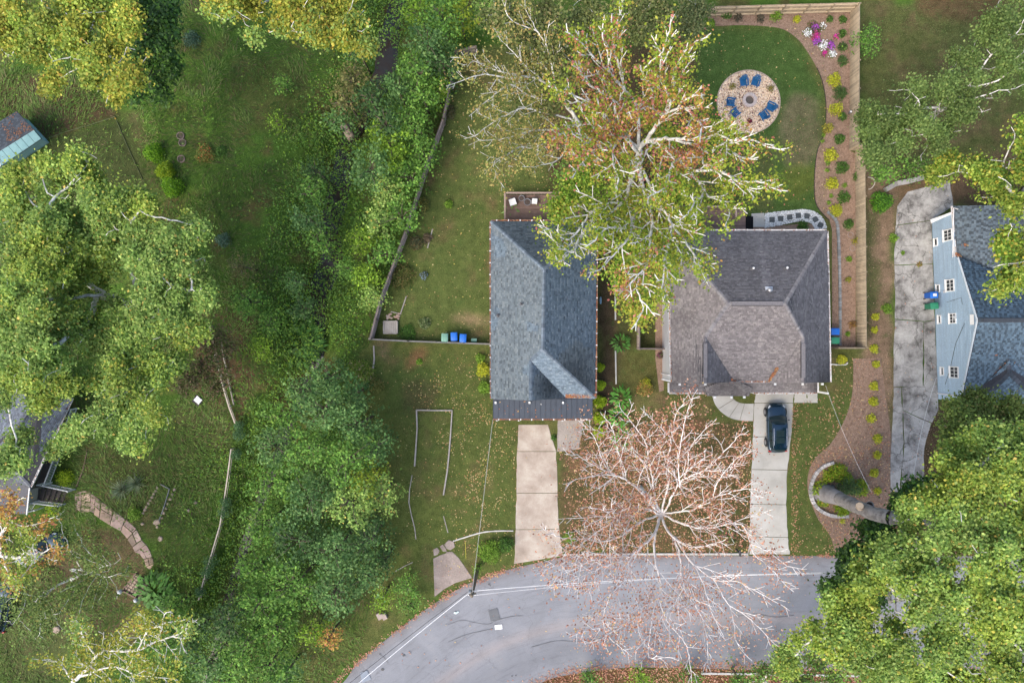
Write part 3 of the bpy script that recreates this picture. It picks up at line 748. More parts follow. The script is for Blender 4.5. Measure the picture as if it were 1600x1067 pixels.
wp1 = [(NW.x + i_, NW.y - i_), (NEc.x - i_, NW.y - i_), (SEc.x - i_, SEc.y + .25), (SWc.x + i_, SEc.y + .25)]
wall_box(wp1, -.3, E - .02, SIDE1, h1)
MB().add([SWc + Vector((.3, .25, -.03)), G1 + Vector((0, .25, -.25)), V1 + Vector((-.3, .25, -.03)), SWc + Vector((.3, .15, -.03)), G1 + Vector((0, .15, -.25)), V1 + Vector((-.3, .15, -.03))], [(0, 1, 2), (5, 4, 3), (0, 3, 4, 1), (1, 4, 5, 2), (2, 5, 3, 0)]).build('gable_wall', SIDE1, h1)
for yy in (4, -1): wall_window(h1, (NW.x + i_, yy, 1.6), (0, 1, 0), (-1, 0, 0)); wall_window(h1, (NEc.x - i_, yy, 1.6), (0, 1, 0), (1, 0, 0))
wall_window(h1, (-.3, wp1[2][1], 1.6), (1, 0, 0), (0, -1, 0), 1.6); door(h1, (3.4, wp1[2][1], 0.2), (1, 0, 0), (0, -1, 0), mat=M('door_black', (.04, .04, .045)))
gutter(NW, SWc, GUTD, h1, .9, (-1, 0, 0)); gutter(SEc, NEc, GUTD, h1, 1.3, (1, 0, 0)); gutter(NEc, NW, GUTD, h1, 1.0, (0, 1, 0))
c = np.array([tuple(V1.lerp(SEc, float(u)) + Vector((0, float(v_) * .35 + .05, .06 + float(v_) * .17))) for u, v_ in zip(RNG.random(420) ** 1.6, RNG.random(420) ** 1.5)])
leaves_obj('valley_leaves', c, .12, LITTER, rf, flat=.6)
for q in ((778.5, 493, 3.35), (815, 475, 4.3), (885, 468, 4.0)): vent_pipe(h1, P(*q), VENTM)
# metal porch roof: standing seam panels
MTL = M('dark_standing_seam', (.050, .063, .082), (.040, .050, .067), 1.5, .55, metal=.0, spec=.3)
pr = MB().prism([P(775, 618), P(921, 618), P(921, 650), P(775, 650)], 2.30, 2.42).build('porch_roof', FELT, h1)
xa, xb = 770.5, 925.5; npn = 19
for i in range(npn):
    u0, u1 = xa + (xb - xa) * i / npn, xa + (xb - xa) * (i + 1) / npn
    a, b_, c_, d_ = P(u0, 623.2, 2.93), P(u1, 623.2, 2.93), P(u1, 654, 2.55), P(u0, 654, 2.55)
    mb = MB(); g = Vector((.012, 0, 0)); dz = Vector((0, 0, .012))
    mb.add([a + g, b_ - g, c_ - g, d_ + g, a + g - dz, b_ - g - dz, c_ - g - dz, d_ + g - dz], [(0, 3, 2, 1), (4, 5, 6, 7), (0, 4, 7, 3), (1, 2, 6, 5), (2, 3, 7, 6)])
    mb.beam(a + Vector((0, 0, .02)), d_ + Vector((0, 0, .02)), .028, .05)
    if i == npn - 1: mb.beam(b_ + Vector((0, 0, .02)), c_ + Vector((0, 0, .02)), .028, .05)
    mb.build('panel', MTL, pr)
gutter(P(770.5, 654, 2.55), P(925.5, 654, 2.55), GUTD, h1, .9, (0, -1, 0))
for q in (775.5, 826, 876): MB().box(P(q, 624.5), .16, .2, 2.93, 3.07).build('gutter_bracket', WHITE, h1)
for q in (777, 810, 876, 917): MB().box(P(q, 652), .14, .14, 0, 2.4).build('porch_post', WHITE, h1)
MB().box(P(903, 640), 2.6, 1.9, -.02, .12).build('porch_step', M('brick_step', (.22, .11, .09), (.16, .085, .07), 3, .85, .4, 10), h1)
cpts = np.array([tuple(P(RNG.uniform(772, 924), RNG.uniform(625, 652), 2.8)) for _ in range(34)]); cpts[:, 2] = 2.93 + (cpts[:, 1] - P(0, 623.2, 2.93).y) / (P(0, 623.2, 2.93).y - P(0, 654, 2.55).y) * .38 + .03
leaves_obj('roof_leaves', cpts, .14, LITTER + [((.8, .8, .78), .7)], h1, flat=.9)

# ---------------- grey roofed house
h2 = thing('grey_roofed_house', P(1170, 490), 'white walled house with a large grey brown shingle hip roof and white gutters', 'house')
E = 3.2
NW, NEc, SE2, SW2 = P(1044, 361, E), P(1292, 361, E), P(1297, 597, E), P(1050, 597, E)
R0, R1 = P(1138, 474, 5.6), P(1227, 474, 5.6); W1, W0 = P(1255, 526, 4.62), P(1102, 526, 4.62)
g1, g0 = P(1255, 597, 4.62), P(1102, 597, 4.62); v1, v0 = P(1211, 597, E), P(1148, 597, E)
for q in (g0, g1): q.y = SE2.y
F_n = [NW, NEc, R1, R0]; F_e = [NEc, SE2, g1, W1, R1]; F_s = [R0, R1, W1, v1, v0, W0]; F_i1 = [W1, g1, v1]; F_i0 = [W0, v0, g0]; F_w = [NW, R0, W0, g0, SW2]
P0, P1 = P(1277, 613, 2.92), P(1046, 613, 2.92)
F_p = [P(1277, 597.5, 3.17), P(1046, 597.5, 3.17), P1, P0]
e1, e2, e3, e4 = P(1122, 597.6, 3.42), P(1156, 597.6, 3.42), P(1170, 618.5, 2.93), P(1106, 618.5, 2.93)
e0, e5 = P(1100, 606, 3.12), P(1176, 606, 3.12)
F_b = [e1, e2, e3, e4]; F_b1 = [e1, e4, e0]; F_b2 = [e2, e5, e3]
allf = [F_n, F_e, F_s, F_i1, F_i0, F_w, F_p, F_b, F_b1, F_b2]
pal2 = [((.185, .175, .182), 4), ((.215, .205, .212), 3), ((.245, .235, .237), 1.6), ((.16, .15, .157), 2.5)]
def st2(fi, p, col):
    x, y = p.x, p.y
    g = float(fbm(np.array([x * 3.2]), np.array([y * .8]), 2.2, 71)[0]); g2 = float(fbm(np.array([x]), np.array([y]), 2.4, 73)[0]); k = .9 + .2 * g2
    if fi == 0:
        k = .82 + .30 * g
        # clean streak below the metal flashing of the flue
        q = P(1201, 452, 5.1); dy = y - q.y
        if 0 < dy < 4.2 and abs(x - q.x + .05 * dy) < .5 - dy * .1: k = 1.2
    for (a_, b_, r1, r2, am) in ((1290, 590, 1.0, 2.0, .45), (1055, 585, 1.6, 2.2, .35), (1062, 500, 1.2, 1.2, .25), (1140, 603, 1.8, .9, .4), (1285, 604, 1.0, .9, .5)):
        q = P(a_, b_, 3.3); k *= 1 - am * math.exp(-(((x - q.x) / r1) ** 2 + ((y - q.y) / r2) ** 2)) * (.5 + g2)
    if fi >= 6: k *= .85
    return col * k * np.array([1.04, 1.0, .95])
rf2 = deck(allf[:7], 'roof', FELT, h2); deck(allf[7:], 'porch_roof', FELT, h2, .3)
courses(allf, 'shingles', SHG, rf2, pal2, stain_shade=st2)
palc2 = [((.21, .20, .205), 3), ((.25, .24, .24), 2), ((.16, .15, .155), 1)]
caps([(NEc, R1, nrm(F_n), nrm(F_e)), (NW, R0, nrm(F_n), nrm(F_w)), (W1, R1, nrm(F_e), nrm(F_s)), (W0, R0, nrm(F_w), nrm(F_s)), (R0, R1, nrm(F_n), nrm(F_s)),
      (g1, W1, nrm(F_e), nrm(F_i1)), (g0, W0, nrm(F_w), nrm(F_i0))], 'ridge_cap', SHG, rf2, palc2, wd=.34)
for a_, b_ in ((P(1143, 474, 5.64), P(1223, 474, 5.64)), (P(1102, 536, 4.66), P(1102, 590, 4.66)), (P(1255, 536, 4.66), P(1255, 590, 4.66))):
    t = (b_ - a_).normalized(); s = Vector((t.y, -t.x, 0)); mb = MB()
    mb.beam(a_ + Vector((0, 0, .03)), b_ + Vector((0, 0, .03)), .34, .10); v_ = mb.build('ridge_vent', M('ridge_vent', (.20, .19, .195), (.15, .14, .145), 6, .9, .3), h2)
    for sg in (-1, 1): MB().beam(a_ + s * sg * .20 + Vector((0, 0, -.01)), b_ + s * sg * .20 + Vector((0, 0, -.01)), .05, .06).build('vent_slot', M('vent_dark', (.03, .03, .035)), v_)
# walls: the west wall shows as a bright white band
WW = M('white_siding', (.80, .81, .82), (.72, .73, .75), 1.5, .55)
wx0 = P(1035.2, 500).x; wy0, wy1 = P(0, 596.5, E).y + .12, P(0, 363, E).y
wp2 = [(wx0, wy1), (P(1292, 0, E).x - .12, wy1), (P(1294, 0, E).x - .12, wy0), (wx0, wy0)]
wall_box(wp2, -.3, E - .18, WW, h2)
wf = [[Vector((wx0 - .004, wy1, 0)), Vector((wx0 - .004, wy1, E - .1)), Vector((wx0 - .004, wy0, E - .1)), Vector((wx0 - .004, wy0, 0))]]
courses(wf, 'siding_board', M('white_siding_board', (.88, .89, .90), (.84, .85, .87), 2, .5, attr=True), h2, [((1, 1, 1), 1)], expo=.18, tab=3.6, jitter=.2, outward=Vector((-1, 0, 0)))
for a_, b_ in (((wx0 - .02, wy1 + .02), (wx0 - .02, wy0)),):
    MB().beam((a_[0], b_[1] - .05, 0), (a_[0], b_[1] - .05, E - .15), .14, .14, up=(1, 0, 0)).build('corner_board', WW, h2)
MB().tube([(wx0 - .12, wy0 + .5, 0), (wx0 - .12, wy0 + .5, E - .3), (wx0 + .1, wy0 + .5, E - .1)], .045, 6).build('downspout', GUTW, h2)
wall_window(h2, (wx0 - .02, 7.6, 1.7), (0, 1, 0), (-1, 0, 0), .9, 1.2)
for yy in (6, 2, -1): wall_window(h2, (wp2[1][0] + .01, yy, 1.7), (0, 1, 0), (1, 0, 0), .9, 1.2)
wall_window(h2, (17.3, wy0, 1.6), (1, 0, 0), (0, -1, 0), 1.8, 1.4); door(h2, (21.0, wy0, 0.15), (1, 0, 0), (0, -1, 0), mat=M('door_red', (.25, .05, .04))); wall_window(h2, (25, wy0, 1.6), (1, 0, 0), (0, -1, 0), 1.8, 1.4)
gutter(NW, NEc, GUTW, h2, .12, (0, 1, 0)); gutter(NEc, SE2, GUTW, h2, .2, (1, 0, 0)); gutter(SW2, P(1046, 440, E), GUTW, h2, .8, (-1, 0, 0))
gutter(P(1177, 613, 2.92), P0, GUTW, h2, .5, (0, -1, 0)); gutter(P1, P(1103, 613, 2.92), GUTW, h2, .5, (0, -1, 0)); gutter(P0, P(1277, 598, 3.1), GUTW, h2, 0, (1, 0, 0)); gutter(P1, P(1046, 598, 3.1), GUTW, h2, 0, (-1, 0, 0))
gutter(P(1146, 595, 3.3), P(1203, 595, 3.3), GUTW, h2, 1.6, (0, -1, 0))
c = np.array([tuple(P(1201 + 16 * u * .9 + RNG.normal() * 1.1, 596 - 22 * u + RNG.normal() * .8, 3.42 + u * .32)) for u in RNG.random(150)] + [tuple(P(1144 + RNG.normal() * 2.5, 596 + RNG.normal() * 1.5, 3.42)) for _ in range(40)])
leaves_obj('valley_leaves', c, .14, LITTER, rf2, flat=.6)
for q in ((1062, 600.5), (1102, 600.5), (1135, 600.5), (1211, 600), (1254, 600), (1285, 600), (1117, 620.5), (1143, 620.5), (1163, 620.5)): MB().box(P(q[0], q[1], 3.15), .2, .18, 3.05, 3.2).build('gutter_bracket', WHITE, h2)
for q in (1108, 1168, 1183, 1272): MB().box(P(q, 611), .16, .16, 0, 2.85).build('porch_post', WHITE, h2)
for q in ((1175.5, 419.5, 4.55), (1228, 419, 4.55)): 
    vent_pipe(h2, P(*q), VENTM); MB().lathe(P(*q), [(.1, q[2] + .30), (.1, q[2] + .36), (0, q[2] + .38)], 8).build('vent_cap', WHITE, h2)
fq = P(1201, 453, 5.12)
fo = MB().box(fq, .62, .55, 5.06, 5.2).build('flue_flashing', M('galvanised', (.72, .74, .76), (.6, .62, .64), 6, .35, metal=.6), h2)
MB().lathe(fq, [(.14, 5.1), (.14, 5.5), (.2, 5.5), (.2, 5.58), (.05, 5.64)], 10).build('flue_pipe', M('flue_pipe', (.35, .36, .37), rough=.4, metal=.6), fo)

# ---------------- pale blue house
h3 = thing('pale_blue_house', P(1530, 490), 'pale blue sided house seen in part with white windows and slate blue shingle roof', 'house')
def wx_(y): return 39.76 + (11.55 - y) * .0352
def W3(y, z): return Vector((wx_(y), y, z))
wall3 = [W3(11.6, 0), W3(11.6, 3.1), W3(7.62, 3.15), W3(7.4, 3.62), W3(1.85, 6.02), W3(-5.45, 3.45), W3(-5.45, 0)]
mb = MB(); k = len(wall3); back = [p + Vector((.2, .007, 0)) for p in wall3]
mb.add(wall3 + back, [tuple(range(k)), tuple(range(2 * k - 1, k - 1, -1))] + [(i, i + k, (i + 1) % k + k, (i + 1) % k) for i in range(k)])
SID3 = M('pale_blue_wall', (.52, .68, .82), (.48, .64, .78), 1.2, .6)
mb.build('wall', SID3, h3)
courses([wall3], 'siding_board', M('pale_blue_siding', (.54, .71, .86), (.50, .66, .81), 1.0, .55, attr=True), h3, [((1, 1, 1), 3), ((.95, .96, .97), 2)], expo=.16, tab=3.4, jitter=.2, thick=.012, outward=Vector((-1, 0, 0)))
MB().prism([(wx_(-5.3) + .2, -5.4), (49.5, -5.0), (49.5, 11.3), (wx_(11.6) + .2, 11.6)], -.2, 3.05).build('wall', SID3, h3)
def px_win(pl, pr_, pt, pb, grid=(3, 2), shade=None):
    xw = wx_(0); zc = lambda q: H - xw * F / (q - 800)
    z0, z1 = zc(pl), zc(pr_); zm = (z0 + z1) / 2; y0 = (533.5 - pt) * (H - zm) / F; y1 = (533.5 - pb) * (H - zm) / F; yc = (y0 + y1) / 2
    return wall_window(h3, (wx_(yc) - .03, yc, zm), (.035, -1, 0), (-1, -.035, 0), abs(y0 - y1) - .24, z1 - z0 - .26, grid=grid)
for a_ in ((1480, 1495.5, 357, 378), (1481, 1496, 435, 457), (1484.5, 1497, 488, 507), (1482.5, 1498, 571, 592)): px_win(*a_)
for a_ in ((1465, 1472.5, 371, 386), (1466, 1473, 443, 458), (1467, 1473.5, 491, 507), (1468.5, 1475, 572, 588)): px_win(*a_, grid=(1, 1))
MB().add([W3(2.35, 5.0) - Vector((.10, 0, 0)), W3(1.45, 5.0) - Vector((.10, 0, 0)), W3(1.45, 5.55) - Vector((.10, 0, 0)), W3(2.35, 5.55) - Vector((.10, 0, 0))], [(0, 1, 2, 3)]).build('gable_vent', WHITE, h3)
MB().tube([W3(-4.9, .0) - Vector((.08, 0, 0)), W3(-4.9, 3.2) - Vector((.08, 0, 0)), W3(-5.3, 3.5) - Vector((.2, 0, 0))], .05, 6).build('downspout', GUTW, h3)
MB().box(W3(4.6, 0) - Vector((.1, 0, 0)), .12, .22, 1.55, 1.85).build('meter_box', M('meter_grey', (.55, .56, .56)), h3)
MB().box(W3(2.2, 0) - Vector((.12, 0, 0)), .18, .3, 2.9, 3.15).build('wall_lamp', M('meter_grey', (.55, .56, .56)), h3)
cbl = M('wall_cable', (.06, .07, .08))
MB().tube([W3(1.6, 4.2) - Vector((.05, 0, 0)), W3(-.2, 2.9) - Vector((.05, 0, 0)), W3(-2.5, 2.0) - Vector((.05, 0, 0)), W3(-4, 1.2) - Vector((.05, 0, 0))], .018, 4).build('wall_cable', cbl, h3)
MB().tube([W3(3.6, 1.8) - Vector((.05, 0, 0)), W3(3.9, 3.9) - Vector((.05, 0, 0)), W3(3.3, 4.0) - Vector((.05, 0, 0))], .015, 4).build('wall_cable', cbl, h3)
EX = 1680
K0, K1 = P(1529, 500, 6.12), P(EX, 500, 6.12); S0, S1 = P(1502.5, 626.5, 3.5), P(EX, 630, 3.5)
A0, A1 = P(1489, 322, 3.15), P(EX, 318, 5.3); A3 = P(1495, 401, 3.25); A2 = P(EX, 474, 5.35); B3 = P(1499, 402, 3.7)
r_s = [K0, S0, S1, K1]; r_n = [K0, K1, P(EX, 474, 5.45), B3]; r_w = [A0, A1, A2, A3]
ap0, ap1 = P(1577, 561, 4.95), P(1577, 583, 4.95); c0, c1, c2, c3 = P(1511, 627.5, 3.56), P(1532, 630, 3.5), P(1626, 631, 3.5), P(1646, 628, 3.56)
r_c = [[ap0, ap1, c1, c0], [ap1, c2, c1], [ap0, c3, c2, ap1]]
f3 = [r_s, r_n, r_w] + r_c
pal3 = [((.125, .185, .235), 5), ((.15, .215, .265), 3), ((.11, .155, .19), 2)]
def st3(fi, p, col):
    g = float(fbm(np.array([p.x]), np.array([p.y]), 2.6, 81)[0]); k = .85 + .3 * g
    if fi == 2: k *= .85; col = col * np.array([1.15, 1.0, .92])
    return col * k
rf3 = deck(f3, 'roof', FELT, h3, .14); courses(f3, 'shingles', SHG, rf3, pal3, stain_shade=st3, expo=.19, tab=.24, alt=(.075, .105, .13))
caps([(K0, K1, nrm(r_s), nrm(r_n)), (ap0, ap1, nrm(r_c[0]), nrm(r_c[2])), (c1, ap1, nrm(r_c[0]), nrm(r_c[1])), (c2, ap1, nrm(r_c[2]), nrm(r_c[1]))], 'ridge_cap', SHG, rf3, [((.06, .07, .08), 2), ((.09, .10, .115), 1)], wd=.4)
MB().beam(P(1536, 500, 6.2), P(EX, 500, 6.2), .32, .07).build('ridge_vent', M('ridge_vent_dark', (.06, .07, .08), (.045, .05, .06), 6, .9), h3)
RAKE = M('rake_white', (.62, .68, .72))
for a_, b_ in ((K0, S0), (K0, B3)): MB().beam(a_ + Vector((-.05, 0, -.10)), b_ + Vector((-.05, 0, -.10)), .05, .16).build('rake_board', RAKE, h3)
gutter(A0, A3, GUTW, h3, .1, (-1, 0, 0)); gutter(S0, S1, GUTW, h3, .2, (0, -1, 0)); MB().tube([P(1489, 402, 3.1), P(1490, 325, 3.3), P(1497, 327, 3.6)], .05, 6).build('downspout', GUTW, h3)
vent_pipe(h3, P(1568, 478, 5.5), VENTM)
c = np.array([tuple(P(1493 + 9 * u + RNG.normal() * 1.2, 396 + 6 * u + RNG.normal() * 1.3, 3.5)) for u in RNG.random(50)] + [tuple(P(1556 + RNG.normal() * 2, 552 + RNG.normal() * 2, 5.05)) for _ in range(25)] + [tuple(P(1508 + RNG.normal() * 2, 383 + RNG.normal() * 1.5, 3.75)) for _ in range(14)] + [tuple(P(1577 + s_ * (6 + 38 * u) + RNG.normal() * 1.5, 566 + 40 * u + RNG.normal() * 1.5, 4.95 - 1.1 * u)) for u, s_ in zip(RNG.random(40), RNG.choice([-1, 1], 40))])
leaves_obj('roof_leaves', c, .16, LITTER, rf3, flat=.6)
# back porch awning at the top left corner of the wall
MB().add([P(1453.5, 343.5, .9), P(1489, 330.5, 3.1), P(1489, 334, 3.1), P(1455, 349, .9), P(1453.5, 343.5, .8), P(1489, 330.5, 3.0), P(1489, 334, 3.0), P(1455, 349, .8)], [(0, 3, 2, 1), (4, 5, 6, 7), (0, 1, 5, 4), (1, 2, 6, 5), (2, 3, 7, 6), (3, 0, 4, 7)]).build('corner_trim', WHITE, h3)

# ---------------- grey roofed house hidden under the big left tree
h4 = thing('house_under_tree', P(50, 690), 'grey roofed house mostly hidden beneath the large left tree with white balustrade', 'house')
q0, q1, q2, q3 = P(112, 622, 3.6), P(47, 760, 3.6), P(-70, 722, 3.6), P(-10, 560, 3.6); rr0, rr1 = P(58, 622, 5.4), P(-5, 705, 5.4)
q4 = P(60, 575, 3.6)
f4 = [[q0, rr0, rr1, q1], [q1, rr1, q2], [q2, rr1, rr0, q3], [q3, rr0, q0]]
rf4 = deck(f4, 'roof', FELT, h4)
courses(f4, 'shingles', SHG, rf4, [((.15, .17, .20), 3), ((.19, .215, .25), 2), ((.12, .13, .15), 2)], stain_shade=lambda fi, p, col: col * (np.array([.8, .78, .78]) if fi == 1 else 1) * (.8 + .4 * float(fbm(np.array([p.x]), np.array([p.y]), 2, 91)[0])))
caps([(q1, rr1, nrm(f4[0]), nrm(f4[1])), (rr0, rr1, nrm(f4[0]), nrm(f4[2])), (q0, rr0, nrm(f4[0]), nrm(f4[3]))], 'ridge_cap', SHG, rf4, [((.19, .2, .22), 1)])
wl4 = [P(62, 744), P(108, 632), P(35, 590), P(-20, 704)]
wall_box([(p.x, p.y) for p in wl4], -.2, 3.35, M('taupe_siding', (.33, .33, .28), (.28, .28, .24), 2, .7, .3, 8), h4)
wall_window(h4, P(86, 692, 0) + Vector((.02, 0, 1.9)), (.376, .926, 0), (.926, -.376, 0), 1.1, 1.3)
gutter(q0, q1, GUTW, h4, .3, (1, -.4, 0))
# lower wing beyond
f5 = [[P(47, 764, 3.2), P(58, 745, 3.2), P(0, 735, 3.9), P(-60, 740, 3.9), P(-60, 800, 3.0), P(41, 803, 3.0)]]
deck(f5, 'wing_roof', M('grey_rolled_roof', (.13, .13, .135), (.09, .09, .10), 1.2, .9, .3), h4, .2)
MB().beam(P(46.5, 762, 3.22), P(42, 804, 3.05), .09, .12).build('fascia_board', WHITE, h4)
wall_box([tuple(P(*p)[:2]) for p in ((70, 758), (68, 783), (-50, 783), (-50, 758))], -.2, 2.7, M('taupe_siding', (.33, .33, .28)), h4)
# white rails and steps
GRW = M('weathered_white', (.60, .62, .62), (.44, .46, .46), 5, .6)
DKB = M('deck_dark', (.10, .085, .075), (.065, .055, .05), 4, .85, .4, 12)
dk = MB().prism([P(*p) for p in ((113, 636), (123, 638), (80, 757), (66, 757))], .9, 1.02).build('deck_floor', DKB, h4)
def balustrade(parent, a, b, h=.95, step=.16, posts=True):
    a, b = Vector(a), Vector(b); L = (b - a).length; n_ = max(2, int(L / step)); r = MB()
    up = Vector((0, 0, 1)); root = MB().beam(a + up * h, b + up * h, .09, .05).build('handrail', GRW, parent)
    MB().beam(a + up * .12, b + up * .12, .05, .05).build('bottom_rail', GRW, parent)
    for i in range(n_ + 1): r.beam(a.lerp(b, i / n_) + up * .12, a.lerp(b, i / n_) + up * h, .035, .035, up=(1, 0, 0))
    r.build('baluster', GRW, parent, kind='stuff')
    if posts:
        for p in (a, b): MB().beam(p - up * .2, p + up * (h + .12), .11, .11, up=(1, 0, 0)).build('newel_post', GRW, parent)
balustrade(h4, P(121, 638, 1.0), P(104, 690, 1.0)); balustrade(h4, P(103, 692, 1.0), P(79, 754, 1.0))
balustrade(h4, P(70, 754, .8), P(117, 764, .1), 1.0); balustrade(h4, P(60, 782, .8), P(102, 787, .1), 1.0); balustrade(h4, P(58, 784, .8), P(50, 797, .8)); balustrade(h4, P(50, 797, .8), P(66, 793, .3), 1.0)
for i in range(6):
    t = i / 5; a_, b_ = P(70 + 34 * t, 760 + 3 * t), P(64 + 32 * t, 781 + 3 * t)
    MB().beam(a_ + Vector((0, 0, .85 - .75 * t)), b_ + Vector((0, 0, .85 - .75 * t)), .42, .06).build('step', DKB, h4)

# ---------------- garden shed
sh = thing('garden_shed', P(20, 235), 'teal garden shed with a dark leaf strewn roof at the left edge', 'shed')
s0, s1, s2, s3 = P(65, 217, 2.2), P(-22, 276, 2.2), P(-66, 230, 2.3), P(27, 175, 2.3); rg0, rg1 = P(54, 204, 2.9), P(-36, 260, 2.9)
fs = [[s0, s1, rg1, rg0], [s3, rg0, rg1, s2]]
rs = deck(fs, 'roof', FELT, sh, .08); courses(fs[1:], 'shingles', SHG, rs, [((.07, .08, .09), 2), ((.10, .115, .13), 1)], stain_shade=lambda fi, p, col: col)
TEAL = M('teal_board', (.25, .42, .43), (.20, .36, .38), 2, .6)
wb_ = [P(77, 223), P(-7, 279), P(-34, 243), P(46, 189)]
for k in range(9):
    a_, b_ = s0.lerp(s1, k / 9 + .003), s0.lerp(s1, (k + 1) / 9 - .003); c_, d_ = rg0.lerp(rg1, (k + 1) / 9 - .003), rg0.lerp(rg1, k / 9 + .003); u_ = Vector((0, 0, .09))
    MB().add([a_ + u_, b_ + u_, c_ + u_, d_ + u_, a_, b_, c_, d_], [(3, 2, 1, 0), (4, 5, 6, 7), (0, 1, 5, 4), (1, 2, 6, 5), (2, 3, 7, 6), (3, 0, 4, 7)]).build('metal_panel', TEAL, rs)
wall_box([(p.x, p.y) for p in wb_], -.1, 2.0, TEAL, sh)
courses([[Vector((wb_[0].x, wb_[0].y, 0)), Vector((wb_[0].x, wb_[0].y, 1.98)), Vector((wb_[1].x, wb_[1].y, 1.98)), Vector((wb_[1].x, wb_[1].y, 0))]], 'siding_board', M('teal_siding', (.29, .47, .48), (.24, .41, .43), 2, .6, attr=True), sh, [((1, 1, 1), 1)], expo=.2, tab=3, jitter=.2, outward=Vector((.5, -.85, 0)))
MB().beam(rg0.lerp(rg1, .62) + Vector((0, 0, .06)), s0.lerp(s1, .74) + Vector((0, 0, .06)), .14, .05).build('trim_board', WHITE, sh)
nl = 600; u = RNG.random(nl); v_ = RNG.random(nl) ** .8
cc_ = np.array([tuple((s3.lerp(s2, float(a_))).lerp(rg0.lerp(rg1, float(a_)), float(b_)) + Vector((0, 0, .06))) for a_, b_ in zip(u, v_) if vnoise(a_ * 8, b_ * 4, 1, 5) > .42])
leaves_obj('roof_leaves', cc_, .14, [((.20, .10, .06), 3), ((.28, .14, .08), 2)], rs, flat=.7)

# ============================================================ FENCES
FW = M('fence_cedar', (.37, .295, .20), (.27, .215, .145), 1.6, .85, .4, 14, attr=True)
FG = M('fence_grey', (.33, .265, .22), (.22, .175, .15), 1.6, .85, .4, 14, attr=True)
def fence(label, pts, h=1.8, mat=FW, inner=1, post_step=2.45, picket=.14, name='wooden_fence', rails=(.25, .95, 1.6)):
    """pts ground pixels; inner=+1 puts rails on the left of travel"""
    root = thing(name, P(*pts[0]), label, 'fence')
    q = [P(*p) for p in pts]; V = []; Fc = []; Cc = []
    for a, b in zip(q[:-1], q[1:]):
        L = (b - a).length; t = (b - a).normalized(); s = Vector((-t.y, t.x, 0)) * inner
        n_ = max(1, round(L / post_step))
        for i in range(n_ + 1):
            p = a.lerp(b, i / n_); z = gzf(p.x, p.y)
            mb = MB(); mb.cc = (random.uniform(.75, 1.0),) * 3
            mb.box(p + s * .09, .11, .11, z - .3, z + h + .03, math.atan2(t.y, t.x)).build('post', mat, root)
            if i < n_:
                p2 = a.lerp(b, (i + 1) / n_); z2 = gzf(p2.x, p2.y)
                for rz_ in rails:
                    mb = MB(); mb.cc = (random.uniform(1.3, 1.5),) * 3
                    mb.beam(p + s * .065 + Vector((0, 0, z + rz_ * h / 1.8)), p2 + s * .065 + Vector((0, 0, z2 + rz_ * h / 1.8)), .10, .12).build('rail', mat, root)
        k = int(L / picket)
        for i in range(k):
            p = a + t * (i + .5) * L / k; z = gzf(p.x, p.y); hh = h + random.uniform(-.02, .02); w_ = L / k * .47; th = .011; b0 = len(V)
            o_ = s * random.uniform(-.006, .006)
            for zz in (z, z + hh):
                for du, dv in ((-w_, -th), (w_, -th), (w_, th), (-w_, th)): V.append(tuple(p + o_ + t * du + s * dv)[:2] + (zz,))
            Fc += [(b0 + 4, b0 + 5, b0 + 6, b0 + 7), (b0, b0 + 1, b0 + 5, b0 + 4), (b0 + 2, b0 + 3, b0 + 7, b0 + 6), (b0 + 1, b0 + 2, b0 + 6, b0 + 5), (b0 + 3, b0, b0 + 4, b0 + 7)]
            Cc += [(random.uniform(.78, 1.15),) * 3] * 8
    np_mesh('pickets', np.array(V), np.array(Fc), mat, root, cols=np.array(Cc), kind='stuff')
    return root
fence('tall cedar privacy fence along the right side of the mulch bed', [(1328, 20), (1327, 235), (1336, 236), (1338.5, 543)], inner=1)
fence('tall cedar privacy fence behind the flower bed at the top', [(1104, 25), (1328, 19)], inner=-1)
fence('short cedar fence return between the grey house and the mulch bed', [(1298, 544.5), (1338, 544.5)], inner=1)
fence('weathered brown fence running diagonally beside the creek thicket', [(716, 92), (703, 150), (694, 195), (665, 275), (637, 365), (598, 470), (583, 529)], h=1.8, mat=FG, inner=1)
fence('short fence section with pale rails above the bare left branches', [(712, 92), (745, 84)], mat=FG, inner=-1)
fence('low grey picket fence crossing the lawn behind the wheelie bins', [(580, 531), (640, 534), (766, 538.5)], h=1.1, mat=M('fence_silver', (.36, .33, .28), (.27, .25, .22), 3, .8, .4, 14, attr=True), inner=1, rails=(.3, 1.5))
fence('short fence with gate beside the white wall of the grey house', [(995, 505), (995, 545.5), (1036, 546)], h=1.2, mat=FG, inner=1, rails=(.3, 1.5))
fence('short brown fence between the two houses in the shade of the tree', [(936, 383), (962, 384)], h=1.5, mat=FG, inner=1)
fence('old fence beneath the large central tree between the back yards', [(997, 268), (997, 340)], h=1.5, mat=FG, inner=1)
